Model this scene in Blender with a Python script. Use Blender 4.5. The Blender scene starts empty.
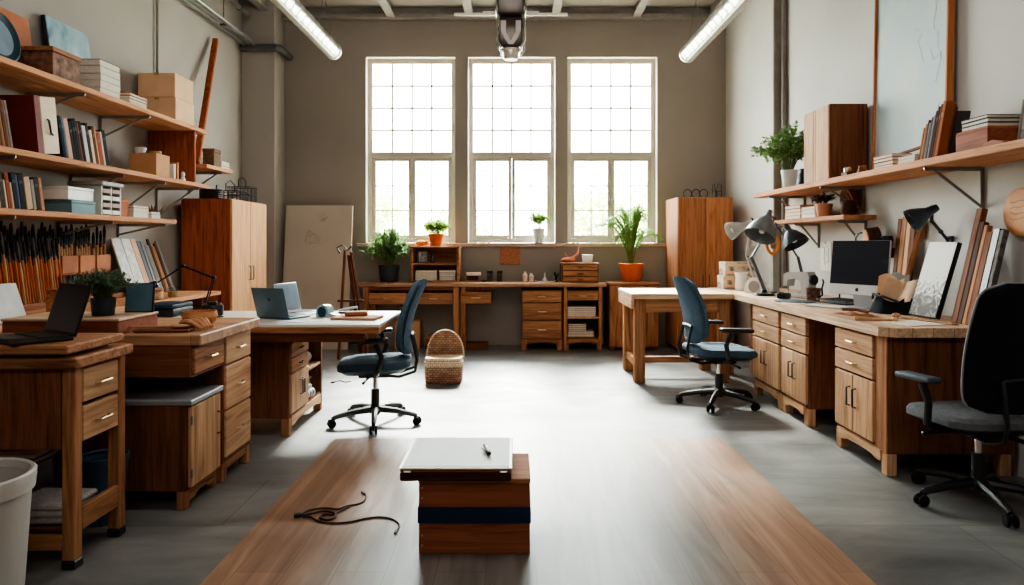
import bpy, bmesh, math, random
from mathutils import Vector, Matrix, Euler
random.seed(7)
SC = bpy.context.scene
COL = SC.collection
PI = math.pi
CAMH = 1.25
def R(d): return math.radians(d)

# ------------------------------------------------------------------ materials
def _new(name):
    m = bpy.data.materials.new(name); m.use_nodes = True
    nt = m.node_tree; b = nt.nodes['Principled BSDF']
    return m, nt, b
def lin(c):
    def f(v):
        v /= 255.0
        return v/12.92 if v <= 0.04045 else ((v+0.055)/1.055)**2.4
    return (f(c[0]), f(c[1]), f(c[2]), 1)
def N(nt, t, **kw):
    n = nt.nodes.new(t)
    for k, v in kw.items():
        if k in n.inputs: n.inputs[k].default_value = v
        else: setattr(n, k, v)
    return n
def ramp(nt, stops):
    r = nt.nodes.new('ShaderNodeValToRGB'); e = r.color_ramp.elements
    e[0].position, e[0].color = stops[0]; e[1].position, e[1].color = stops[-1]
    for p, c in stops[1:-1]:
        x = e.new(p); x.color = c
    return r
def mix(nt, a, b, fac=0.5, mode='MIX'):
    n = nt.nodes.new('ShaderNodeMix'); n.data_type = 'RGBA'; n.blend_type = mode
    for sock, v in ((n.inputs[0], fac), (n.inputs[6], a), (n.inputs[7], b)):
        if hasattr(v, 'links') or hasattr(v, 'is_linked'): nt.links.new(v, sock)
        else: sock.default_value = v
    return n.outputs[2]
_P = {}
def plain(name, rgb, rough=0.5, metal=0.0, noise=0.12, nscale=9, bump=0.0, spec=None):
    """a single colour broken up by a soft procedural noise"""
    if name in _P: return _P[name]
    m, nt, b = _new(name)
    tc = N(nt, 'ShaderNodeTexCoord'); nz = N(nt, 'ShaderNodeTexNoise', Scale=nscale, Detail=5.0)
    nt.links.new(tc.outputs['Object'], nz.inputs['Vector'])
    c = lin(rgb); k1, k2 = 1-noise*1.3, 1+noise
    rp = ramp(nt, [(0.3, (c[0]*k1, c[1]*k1, c[2]*k1, 1)), (0.7, (min(1,c[0]*k2), min(1,c[1]*k2), min(1,c[2]*k2), 1))])
    nt.links.new(nz.outputs['Fac'], rp.inputs[0]); nt.links.new(rp.outputs[0], b.inputs['Base Color'])
    b.inputs['Roughness'].default_value = rough; b.inputs['Metallic'].default_value = metal
    if spec is None and rough >= 0.5 and metal == 0: spec = 0.22
    if spec is not None: b.inputs['Specular IOR Level'].default_value = spec
    if bump:
        bp = N(nt, 'ShaderNodeBump', Strength=bump, Distance=0.01); n2 = N(nt, 'ShaderNodeTexNoise', Scale=nscale*12, Detail=3.0)
        nt.links.new(tc.outputs['Object'], n2.inputs['Vector'])
        nt.links.new(n2.outputs['Fac'], bp.inputs['Height']); nt.links.new(bp.outputs[0], b.inputs['Normal'])
    _P[name] = m
    return m
def wood(name, dark, light, rough=0.42, planks=0.0, contrast=1.0):
    """three materials, grain along X, Y or Z; build() picks by the longest side"""
    out = []
    for ax in range(3):
        m, nt, b = _new(name + '_' + 'xyz'[ax])
        tc = N(nt, 'ShaderNodeTexCoord'); oi = N(nt, 'ShaderNodeObjectInfo')
        off = N(nt, 'ShaderNodeVectorMath', operation='SCALE'); off.inputs[0].default_value = (7.1, 3.3, 5.7)
        nt.links.new(oi.outputs['Random'], off.inputs['Scale'])
        add = N(nt, 'ShaderNodeVectorMath', operation='ADD')
        nt.links.new(tc.outputs['Object'], add.inputs[0]); nt.links.new(off.outputs[0], add.inputs[1])
        mp = N(nt, 'ShaderNodeMapping'); s = [14.0, 14.0, 14.0]; s[ax] = 0.9
        mp.inputs['Scale'].default_value = s
        nt.links.new(add.outputs[0], mp.inputs['Vector'])
        n1 = N(nt, 'ShaderNodeTexNoise', Scale=1.3, Detail=7.0, Distortion=1.6)
        n1.inputs['Roughness'].default_value = 0.62
        nt.links.new(mp.outputs[0], n1.inputs['Vector'])
        n2 = N(nt, 'ShaderNodeTexNoise', Scale=7.0, Detail=3.0); nt.links.new(mp.outputs[0], n2.inputs['Vector'])
        cm = N(nt, 'ShaderNodeMath', operation='MULTIPLY_ADD'); cm.inputs[1].default_value = 0.25
        nt.links.new(n2.outputs['Fac'], cm.inputs[0]); nt.links.new(n1.outputs['Fac'], cm.inputs[2])
        d, l = lin(dark), lin(light)
        mid = tuple((d[i]*0.45+l[i]*0.55) for i in range(3)) + (1,)
        rp = ramp(nt, [(0.42, d), (0.6, mid), (0.82, l)])
        nt.links.new(cm.outputs[0], rp.inputs[0])
        col = rp.outputs[0]
        # board to board variation
        hv = N(nt, 'ShaderNodeHueSaturation'); hv.inputs['Saturation'].default_value = 0.96; mr = N(nt, 'ShaderNodeMapRange'); mr.inputs[3].default_value = 0.86; mr.inputs[4].default_value = 1.12
        nt.links.new(oi.outputs['Random'], mr.inputs[0]); nt.links.new(mr.outputs[0], hv.inputs['Value']); nt.links.new(col, hv.inputs['Color'])
        col = hv.outputs[0]
        if planks:
            br = N(nt, 'ShaderNodeTexBrick', Scale=1.0); br.offset = 0.5
            br.inputs['Mortar Size'].default_value = 0.0015; br.inputs['Brick Width'].default_value = 1.4; br.inputs['Row Height'].default_value = planks
            br.inputs['Color1'].default_value = (0.78,0.78,0.78,1); br.inputs['Color2'].default_value = (1.1,1.08,1.05,1); br.inputs['Mortar'].default_value = (0.35,0.3,0.28,1)
            mp2 = N(nt, 'ShaderNodeMapping')
            if ax == 1: mp2.inputs['Rotation'].default_value = (0, 0, PI/2)
            if ax == 2: mp2.inputs['Rotation'].default_value = (0, PI/2, 0)
            nt.links.new(tc.outputs['Object'], mp2.inputs['Vector']); nt.links.new(mp2.outputs[0], br.inputs['Vector'])
            col = mix(nt, col, br.outputs['Color'], 1.0, 'MULTIPLY')
        nt.links.new(col, b.inputs['Base Color'])
        b.inputs['Roughness'].default_value = min(1, rough+(0.12 if planks else 0.26)); b.inputs['Specular IOR Level'].default_value = 0.3 if planks else 0.12
        bp = N(nt, 'ShaderNodeBump', Strength=0.12, Distance=0.004); nt.links.new(n1.outputs['Fac'], bp.inputs['Height']); nt.links.new(bp.outputs[0], b.inputs['Normal'])
        out.append(m)
    return tuple(out)
def glassy(name, rgb=(230,240,240), gloss=0.08, alpha=0.0):
    m = bpy.data.materials.new(name); m.use_nodes = True; nt = m.node_tree
    for n in list(nt.nodes): nt.nodes.remove(n)
    o = N(nt, 'ShaderNodeOutputMaterial'); t = N(nt, 'ShaderNodeBsdfTransparent'); t.inputs[0].default_value = lin(rgb)
    g = N(nt, 'ShaderNodeBsdfGlossy'); g.inputs['Roughness'].default_value = 0.05
    mx = N(nt, 'ShaderNodeMixShader'); mx.inputs[0].default_value = gloss
    nt.links.new(t.outputs[0], mx.inputs[1]); nt.links.new(g.outputs[0], mx.inputs[2])
    nt.links.new(mx.outputs[0], o.inputs[0])
    return m

OAK   = wood('oak_orange', (108,62,36), (186,130,88))
OAKD  = wood('oak_dark', (76,42,26), (136,84,54))
OAKL  = wood('oak_light', (152,106,72), (216,172,130))
TOPL  = wood('worktop_pale', (176,132,98), (232,198,164), 0.36, planks=0.11)
TOPM  = wood('worktop_brown', (134,90,60), (206,156,116), 0.38, planks=0.12)
SHELF = wood('shelf_wood', (142,88,54), (212,152,106), 0.4)
CAB   = wood('cabinet_wood', (134,82,50), (184,122,82), 0.42)
CABL  = wood('cabinet_pale', (180,124,80), (222,170,122), 0.42)
RED   = wood('reddish_wood', (104,46,24), (176,92,54))
DKW   = wood('dark_walnut', (40,24,18), (86,54,38))
GREYW = wood('grey_wood', (92,84,78), (150,142,134), 0.6)
CRATE = wood('crate_mahogany', (112,56,36), (164,94,64), 0.4)
ALLW = {}
WHITE = plain('white_paint', (226,226,220), 0.45, noise=0.04)
CREAM = plain('cream_paper', (226,206,180), 0.7, noise=0.05)
PAPER = plain('paper_white', (228,224,214), 0.8, noise=0.05)
PAGES = plain('page_edges', (214,206,190), 0.85, noise=0.1, nscale=60)
BLACK = plain('black_plastic', (22,23,26), 0.4, noise=0.1)
BLKM  = plain('black_metal', (30,31,34), 0.35, 0.6, noise=0.1)
DKGREY= plain('dark_grey_metal', (66,68,70), 0.42, 0.7)
GREYM = plain('grey_metal', (128,128,126), 0.4, 0.8)
STEEL = plain('brushed_steel', (196,192,184), 0.28, 1.0, noise=0.06)
CHROME= plain('chrome', (220,220,218), 0.12, 1.0, noise=0.03)
BRASS = plain('pale_brass', (206,182,146), 0.3, 1.0, noise=0.05)
TEAL  = plain('teal_dark', (34,58,70), 0.5)
NAVY  = plain('navy', (28,34,52), 0.55)
FABRIC= plain('chair_fabric', (78,102,122), 0.85, noise=0.15, nscale=40, bump=0.4)
SEATF = plain('seat_fabric', (60,80,96), 0.88, noise=0.15, nscale=40, bump=0.4)
GFAB  = plain('grey_fabric', (104,106,110), 0.9, noise=0.15, nscale=40, bump=0.4)
BFAB  = plain('black_fabric', (20,22,28), 0.85, noise=0.15, nscale=40, bump=0.3)
TERRA = plain('terracotta', (200,96,52), 0.7, noise=0.14)
POTD  = plain('pot_dark', (54,58,64), 0.5)
POTT  = plain('pot_teal', (30,44,52), 0.45)
POTW  = plain('pot_white', (206,212,210), 0.4, noise=0.04)
SOIL  = plain('soil', (48,36,28), 0.95, noise=0.3, nscale=60)
LEAFA = plain('leaf_deep', (118,150,92), 0.55, noise=0.35, nscale=14)
LEAFB = plain('leaf_bright', (132,164,70), 0.5, noise=0.3, nscale=14)
LEAFC = plain('leaf_dark', (92,114,90), 0.6, noise=0.35, nscale=14)
STEM  = plain('stem_green', (92,104,54), 0.6)
BROWNL= plain('leather_brown', (150,92,62), 0.6, noise=0.2)
CARD  = plain('cardboard', (190,142,100), 0.8, noise=0.08)
CARDL = plain('cardboard_pale', (222,182,144), 0.8, noise=0.06)
CORK  = plain('cork', (160,110,82), 0.9, noise=0.35, nscale=40, bump=0.4)
ORANGE= plain('orange_cloth', (226,140,74), 0.8)
RUBBER= plain('rubber', (18,18,19), 0.7)
SCREEN= plain('screen_black', (24,31,44), 0.28, noise=0.05)
SCREENB= plain('screen_blue', (88,116,134), 0.2, noise=0.1)
LIDM  = plain('laptop_lid', (84,104,120), 0.4, 0.2, noise=0.05)
SILVER= plain('silver_case', (196,200,204), 0.35, 0.6, noise=0.04)
BLUEBAND = plain('band_navy', (26,44,72), 0.6)
GLASS = glassy('window_glass')
def leaf_translucent(m, amt=0.35):
    nt = m.node_tree; b = nt.nodes['Principled BSDF']; out = [n for n in nt.nodes if n.type == 'OUTPUT_MATERIAL'][0]
    t = N(nt, 'ShaderNodeBsdfTranslucent'); src = b.inputs['Base Color'].links[0].from_socket
    nt.links.new(src, t.inputs[0]); mx = N(nt, 'ShaderNodeMixShader'); mx.inputs[0].default_value = amt
    nt.links.new(b.outputs[0], mx.inputs[1]); nt.links.new(t.outputs[0], mx.inputs[2]); nt.links.new(mx.outputs[0], out.inputs[0])
for _m in (LEAFA, LEAFB, LEAFC): leaf_translucent(_m)

# ------------------------------------------------------------------ mesh builder
class MB:
    def __init__(s): s.b = bmesh.new()
    def _mi(s, fs, mi):
        for f in fs: f.material_index = mi
    def obox(s, c, size, rot=None, bev=0.0, mi=0, seg=1, taper=None):
        M = Matrix.Translation(c)
        if rot is not None: M = M @ (rot if isinstance(rot, Matrix) else Euler(rot).to_matrix().to_4x4())
        t = bmesh.new()
        bmesh.ops.create_cube(t, size=1.0)
        for v in t.verts:
            k = 1.0
            if taper and v.co.z > 0: k = taper
            v.co = Vector((v.co.x*size[0]*k, v.co.y*size[1]*k, v.co.z*size[2]))
        if bev > 0:
            bev = min(bev, min(size)*0.45)
            bmesh.ops.bevel(t, geom=list(t.edges), offset=bev, segments=seg, profile=0.5, affect='EDGES')
        vm = {v: s.b.verts.new(M @ v.co) for v in t.verts}
        for f in t.faces:
            nf = s.b.faces.new([vm[v] for v in f.verts]); nf.material_index = mi
        t.free(); return s
    def box(s, x0, x1, y0, y1, z0, z1, bev=0.003, mi=0, seg=1):
        return s.obox(((x0+x1)/2, (y0+y1)/2, (z0+z1)/2), (abs(x1-x0), abs(y1-y0), abs(z1-z0)), None, bev, mi, seg)
    def bar(s, p, q, w, h, bev=0.002, mi=0, up=(0,0,1)):
        p, q = Vector(p), Vector(q); d = q-p; L = d.length; z = d.normalized(); u = Vector(up)
        if abs(z.dot(u)) > 0.98: u = Vector((1,0,0))
        x = u.cross(z).normalized(); y = z.cross(x)
        M = Matrix(((x.x,y.x,z.x),(x.y,y.y,z.y),(x.z,y.z,z.z))).to_4x4()
        return s.obox((p+q)/2, (w, h, L), M, bev, mi)
    def tube(s, pts, r, seg=8, closed=False, mi=0, cap=True):
        pts = [Vector(p) for p in pts]; n = len(pts); rs = r if isinstance(r, (list, tuple)) else [r]*n
        rings = []; prev = None
        for i, p in enumerate(pts):
            a = pts[i-1] if (i > 0 or closed) else p; c = pts[(i+1) % n] if (i < n-1 or closed) else p
            t = (c-a).normalized()
            if prev is None:
                u = Vector((0,0,1)) if abs(t.z) < 0.9 else Vector((1,0,0))
                x = t.cross(u).normalized()
            else:
                x = (prev - t*prev.dot(t)).normalized()
            prev = x; y = t.cross(x)
            rings.append([s.b.verts.new(p + (x*math.cos(2*PI*k/seg)+y*math.sin(2*PI*k/seg))*rs[i]) for k in range(seg)])
        for i in range(n-1 if not closed else n):
            A, B = rings[i], rings[(i+1) % n]
            for k in range(seg):
                f = s.b.faces.new((A[k], A[(k+1)%seg], B[(k+1)%seg], B[k])); f.material_index = mi
        if cap and not closed:
            for A in (rings[0][::-1], rings[-1]):
                f = s.b.faces.new(A); f.material_index = mi
        return s
    def lathe(s, prof, seg=24, M=None, mi=0, sx=1.0, sy=1.0):
        M = M or Matrix.Identity(4); rings = []
        for r, z in prof:
            if r < 1e-5: rings.append([s.b.verts.new(M @ Vector((0,0,z)))])
            else: rings.append([s.b.verts.new(M @ Vector((r*sx*math.cos(2*PI*k/seg), r*sy*math.sin(2*PI*k/seg), z))) for k in range(seg)])
        for A, B in zip(rings, rings[1:]):
            for k in range(seg):
                k2 = (k+1) % seg
                vs = [A[k % len(A)], A[k2 % len(A)], B[k2 % len(B)], B[k % len(B)]]
                u = []
                for v in vs:
                    if v not in u: u.append(v)
                if len(u) > 2:
                    f = s.b.faces.new(u); f.material_index = mi
        return s
    def prism(s, poly, M, h, mi=0):
        """poly in local xy, extruded along local z by h"""
        lo = [s.b.verts.new(M @ Vector((x, y, 0))) for x, y in poly]; hi = [s.b.verts.new(M @ Vector((x, y, h))) for x, y in poly]
        fs = [s.b.faces.new(lo[::-1]), s.b.faces.new(hi)]
        n = len(poly)
        for i in range(n): fs.append(s.b.faces.new((lo[i], lo[(i+1)%n], hi[(i+1)%n], hi[i])))
        s._mi(fs, mi); return s
    def ball(s, c, r, seg=16, rings=8, mi=0, M=None):
        rr = r if isinstance(r, (tuple, list)) else (r, r, r)
        prof = [(math.sin(PI*i/rings), -math.cos(PI*i/rings)) for i in range(rings+1)]
        T = Matrix.Translation(c) @ (M or Matrix.Identity(4)) @ Matrix.Diagonal((rr[0], rr[1], rr[2], 1))
        return s.lathe(prof, seg, T, mi)
    def quad(s, a, b, c, d, mi=0):
        f = s.b.faces.new([s.b.verts.new(Vector(v)) for v in (a, b, c, d)]); f.material_index = mi; return s
    def grid(s, fn, nu, nv, mi=0, closed_u=False):
        V = [[s.b.verts.new(fn(i/nu, j/nv)) for i in range(nu+(0 if closed_u else 1))] for j in range(nv+1)]
        for j in range(nv):
            for i in range(nu):
                k = (i+1) % len(V[0])
                f = s.b.faces.new((V[j][i], V[j][k], V[j+1][k], V[j+1][i])); f.material_index = mi
        return s
    def build(s, name, mat, parent=None, smooth=True, loc=None, rot=None, fix=True):
        b = s.b
        if fix: bmesh.ops.recalc_face_normals(b, faces=b.faces)
        me = bpy.data.meshes.new(name)
        if isinstance(mat, tuple):
            co = [v.co for v in b.verts]
            ext = [max(c[i] for c in co)-min(c[i] for c in co) for i in range(3)]
            mats = [mat[ext.index(max(ext))]]
        elif isinstance(mat, list): mats = [x[2] if isinstance(x, tuple) else x for x in mat]
        else: mats = [mat]
        b.to_mesh(me); b.free()
        for m in mats: me.materials.append(m)
        if smooth:
            me.polygons.foreach_set('use_smooth', [True]*len(me.polygons)); me.set_sharp_from_angle(angle=R(34))
        o = bpy.data.objects.new(name, me); COL.objects.link(o)
        if parent: o.parent = parent
        if loc is not None: o.location = loc
        if rot is not None: o.rotation_euler = rot
        return o

def tag(o, label=None, cat=None, group=None, kind=None):
    if label: o['label'] = label
    if cat: o['category'] = cat
    if group: o['group'] = group
    if kind: o['kind'] = kind
    return o
def thing(name, label, cat, loc=(0,0,0), rz=0.0, group=None, rot=None):
    o = bpy.data.objects.new(name, None); COL.objects.link(o); o.empty_display_size = 0.1
    o.location = loc; o.rotation_euler = rot or (0, 0, rz)
    return tag(o, label, cat, group)
def dup(root, loc=None, rz=None, label=None, group=None, parent=None, rot=None):
    c = root.copy(); COL.objects.link(c)
    if parent: c.parent = parent
    if loc is not None: c.location = loc
    if rot is not None: c.rotation_euler = rot
    elif rz is not None: c.rotation_euler = (0, 0, rz)
    if label: c['label'] = label
    if group: c['group'] = group
    for ch in root.children: dup(ch, parent=c)
    return c
def struct(o): o['kind'] = 'structure'; return o
def XY(px, Y): return (px-515.0)*Y/700.0
def YX(px, X): return X*700.0/(px-515.0)
def ZY(py, Y): return CAMH-(py-243.0)*Y/700.0
WORLD = 26.0; SUN = 58.0; SUN2 = 6.0; FILL = 52.0; FILL2 = 34.0; EXPO = 0.34; LOOK = 'AgX - Medium High Contrast'
# ================================================================== SETTING
WB = 8.6; XL = -3.22; XR1 = 2.59; XR2 = 2.70; YST = 7.03; YB = -1.9; H = 4.12
def plaster(name, c1, c2):
    m, nt, b = _new(name)
    tc = N(nt, 'ShaderNodeTexCoord'); n1 = N(nt, 'ShaderNodeTexNoise', Scale=0.9, Detail=6.0); n2 = N(nt, 'ShaderNodeTexNoise', Scale=45.0, Detail=3.0)
    nt.links.new(tc.outputs['Object'], n1.inputs['Vector']); nt.links.new(tc.outputs['Object'], n2.inputs['Vector'])
    rp = ramp(nt, [(0.3, lin(c1)), (0.7, lin(c2))]); nt.links.new(n1.outputs['Fac'], rp.inputs[0]); nt.links.new(rp.outputs[0], b.inputs['Base Color'])
    b.inputs['Roughness'].default_value = 0.88
    bp = N(nt, 'ShaderNodeBump', Strength=0.08, Distance=0.004); nt.links.new(n2.outputs['Fac'], bp.inputs['Height']); nt.links.new(bp.outputs[0], b.inputs['Normal'])
    return m
WALLM = plaster('plaster_taupe', (152,145,139), (166,159,152))
WALLB = plaster('plaster_back', (138,129,121), (150,141,133))
WALLS = plaster('plaster_pale', (190,188,183), (204,202,197))
CEILM = plaster('ceiling_paint', (150,142,134), (160,152,144))
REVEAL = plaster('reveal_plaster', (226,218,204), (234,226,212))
# floor : grey concrete slabs
def concrete():
    m, nt, b = _new('concrete_slabs')
    tc = N(nt, 'ShaderNodeTexCoord'); n1 = N(nt, 'ShaderNodeTexNoise', Scale=1.1, Detail=9.0, Distortion=0.6); n1.inputs['Roughness'].default_value = 0.65
    mp = N(nt, 'ShaderNodeMapping'); mp.inputs['Scale'].default_value = (1.0, 2.6, 1.0)
    nt.links.new(tc.outputs['Object'], mp.inputs['Vector']); nt.links.new(mp.outputs[0], n1.inputs['Vector'])
    rp = ramp(nt, [(0.3, lin((84,85,84))), (0.5, lin((112,112,110))), (0.72, lin((140,139,136)))]); nt.links.new(n1.outputs['Fac'], rp.inputs[0])
    br = N(nt, 'ShaderNodeTexBrick', Scale=1.0); br.offset = 0.5
    br.inputs['Mortar Size'].default_value = 0.004; br.inputs['Brick Width'].default_value = 1.3; br.inputs['Row Height'].default_value = 0.62
    br.inputs['Color1'].default_value = (0.92,0.92,0.92,1); br.inputs['Color2'].default_value = (1.05,1.05,1.04,1); br.inputs['Mortar'].default_value = (0.62,0.61,0.6,1)
    nt.links.new(tc.outputs['Object'], br.inputs['Vector'])
    c = mix(nt, rp.outputs[0], br.outputs['Color'], 1.0, 'MULTIPLY'); nt.links.new(c, b.inputs['Base Color'])
    n2 = N(nt, 'ShaderNodeTexNoise', Scale=3.0, Detail=6.0); nt.links.new(mp.outputs[0], n2.inputs['Vector'])
    rr = N(nt, 'ShaderNodeMapRange'); rr.inputs[3].default_value = 0.24; rr.inputs[4].default_value = 0.5
    nt.links.new(n2.outputs['Fac'], rr.inputs[0]); nt.links.new(rr.outputs[0], b.inputs['Roughness'])
    bp = N(nt, 'ShaderNodeBump', Strength=0.15, Distance=0.01); nt.links.new(n1.outputs['Fac'], bp.inputs['Height']); nt.links.new(bp.outputs[0], b.inputs['Normal'])
    return m
def inlay():
    """plank inlay: warm boards at the long sides, window glare painted grey down the middle"""
    m, nt, b = _new('glare_planks')
    tc = N(nt, 'ShaderNodeTexCoord'); mp = N(nt, 'ShaderNodeMapping'); mp.inputs['Scale'].default_value = (9, 0.8, 9)
    nt.links.new(tc.outputs['Object'], mp.inputs['Vector'])
    n1 = N(nt, 'ShaderNodeTexNoise', Scale=1.4, Detail=8.0, Distortion=1.4); nt.links.new(mp.outputs[0], n1.inputs['Vector'])
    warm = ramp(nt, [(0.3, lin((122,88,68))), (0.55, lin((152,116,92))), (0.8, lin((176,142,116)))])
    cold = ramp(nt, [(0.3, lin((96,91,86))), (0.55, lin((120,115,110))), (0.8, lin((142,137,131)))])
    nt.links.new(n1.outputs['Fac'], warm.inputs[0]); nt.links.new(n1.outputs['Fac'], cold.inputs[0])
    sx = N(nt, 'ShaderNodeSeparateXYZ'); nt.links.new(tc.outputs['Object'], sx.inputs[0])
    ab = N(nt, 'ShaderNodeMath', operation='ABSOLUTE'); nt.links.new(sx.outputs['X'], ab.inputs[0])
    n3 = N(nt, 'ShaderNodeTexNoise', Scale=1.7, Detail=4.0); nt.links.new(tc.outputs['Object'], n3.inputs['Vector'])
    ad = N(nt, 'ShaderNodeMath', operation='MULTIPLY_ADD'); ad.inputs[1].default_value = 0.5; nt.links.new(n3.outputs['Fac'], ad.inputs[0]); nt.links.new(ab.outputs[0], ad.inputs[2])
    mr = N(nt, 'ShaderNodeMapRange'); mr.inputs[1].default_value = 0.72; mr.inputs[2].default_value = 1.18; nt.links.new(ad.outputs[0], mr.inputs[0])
    c = mix(nt, cold.outputs[0], warm.outputs[0], mr.outputs[0])  # grey of the middle boards is window glare painted into the colour
    br = N(nt, 'ShaderNodeTexBrick', Scale=1.0); br.offset = 0.43; br.inputs['Mortar Size'].default_value = 0.0016
    br.inputs['Brick Width'].default_value = 1.7; br.inputs['Row Height'].default_value = 0.19
    br.inputs['Color1'].default_value = (0.84,0.84,0.84,1); br.inputs['Color2'].default_value = (1.08,1.06,1.04,1); br.inputs['Mortar'].default_value = (0.55,0.5,0.48,1)
    m2 = N(nt, 'ShaderNodeMapping'); m2.inputs['Rotation'].default_value = (0,0,PI/2)
    nt.links.new(tc.outputs['Object'], m2.inputs['Vector']); nt.links.new(m2.outputs[0], br.inputs['Vector'])
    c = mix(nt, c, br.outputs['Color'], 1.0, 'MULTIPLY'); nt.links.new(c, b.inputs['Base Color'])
    b.inputs['Roughness'].default_value = 0.36
    bp = N(nt, 'ShaderNodeBump', Strength=0.1, Distance=0.005); nt.links.new(n1.outputs['Fac'], bp.inputs['Height']); nt.links.new(bp.outputs[0], b.inputs['Normal'])
    return m
b = MB(); b.box(XL-0.2, XR2+0.2, YB-0.1, WB+0.3, -0.12, 0.0, 0)
struct(b.build('floor', concrete(), smooth=False))
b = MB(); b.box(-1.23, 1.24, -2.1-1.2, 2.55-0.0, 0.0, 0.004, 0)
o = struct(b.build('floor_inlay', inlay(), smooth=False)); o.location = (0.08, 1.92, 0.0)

# back wall with three tall openings
PXM = WB/700.0
WX = [(-1.83, -0.735), (-0.577, 0.495), (0.645, 1.745)]; WZ0, WZ1 = 1.252, 3.535
def wall_holes(name, x0, x1, z0, z1, holes, yf, yb, mat):
    b = MB(); xs = sorted({x0, x1} | {h[i] for h in holes for i in (0, 1)}); zs = sorted({z0, z1} | {h[i] for h in holes for i in (2, 3)})
    V = {}
    def v(x, y, z):
        k = (x, y, z)
        if k not in V: V[k] = b.b.verts.new(k)
        return V[k]
    def isin(xa, za): return any(h[0] < xa < h[1] and h[2] < za < h[3] for h in holes)
    for i in range(len(xs)-1):
        for j in range(len(zs)-1):
            a, c, e, g = xs[i], xs[i+1], zs[j], zs[j+1]
            if isin((a+c)/2, (e+g)/2): continue
            for y in (yf, yb): b.b.faces.new((v(a,y,e), v(c,y,e), v(c,y,g), v(a,y,g)))
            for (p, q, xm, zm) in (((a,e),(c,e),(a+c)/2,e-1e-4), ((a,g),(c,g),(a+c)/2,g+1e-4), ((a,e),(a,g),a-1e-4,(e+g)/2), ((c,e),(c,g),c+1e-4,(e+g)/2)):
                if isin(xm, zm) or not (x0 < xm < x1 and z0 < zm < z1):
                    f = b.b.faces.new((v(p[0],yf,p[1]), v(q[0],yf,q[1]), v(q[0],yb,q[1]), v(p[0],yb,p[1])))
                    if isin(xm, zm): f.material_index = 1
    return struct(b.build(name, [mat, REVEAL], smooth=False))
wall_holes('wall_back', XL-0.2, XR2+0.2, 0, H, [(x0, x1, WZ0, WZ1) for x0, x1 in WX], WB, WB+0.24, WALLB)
b = MB(); b.box(XL-0.2, XL, YB, WB, 0, H, 0); struct(b.build('wall_left', WALLM, smooth=False))
b = MB(); b.prism([(XR1, WB), (XR2+0.2, WB), (XR2+0.2, YB), (XR2, YB), (XR2, YST), (XR1, YST)], Matrix.Identity(4), H); struct(b.build('wall_right', WALLS, smooth=False))
b = MB(); b.box(XL-0.2, XR2+0.2, YB-0.2, YB, 0, H, 0); struct(b.build('wall_front', WALLM, smooth=False))
b = MB(); b.box(XL-0.2, XR2+0.2, YB-0.2, WB+0.24, H, H+0.15, 0); struct(b.build('ceiling', CEILM, smooth=False))
b = MB(); b.box(XL+0.001, -2.83, 8.24, WB-0.001, 0, H-0.001, 0.006); struct(b.build('column', WALLM))
# chase strip on the stepped wall
b = MB(); b.box(XR1+0.004, XR2-0.002, YST-0.02, YST-0.002, 0.0, H-0.002, 0.002); struct(b.build('trim_1', plain('chase_grey', (136,128,120), 0.8)))
# window ledge
b = MB(); b.box(-1.93, 1.84, WB-0.07, WB-0.001, 1.205, 1.248, 0.006); struct(b.build('trim_2', plain('ledge_paint', (176,160,144), 0.6)))
# beams
BEAM = plain('beam_paint', (138,132,126), 0.6)
b = MB(); b.box(XL+0.4, XR1, WB-0.12, WB-0.005, 3.98, 4.03, 0.002).box(XL+0.4, XR1, WB-0.075, WB-0.05, 4.03, H-0.003, 0.002)
struct(b.build('ceiling_beam', BEAM))
for i, x in enumerate((-2.95, -1.5, -0.55, 0.49, 1.47, 2.38)):
    b = MB(); b.box(x-0.05, x+0.05, YB, WB-0.13, 3.985, 4.0, 0.002).box(x-0.012, x+0.012, YB, WB-0.13, 4.0, H-0.002, 0)
    struct(b.build('ceiling_rafter', BEAM))
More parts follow.
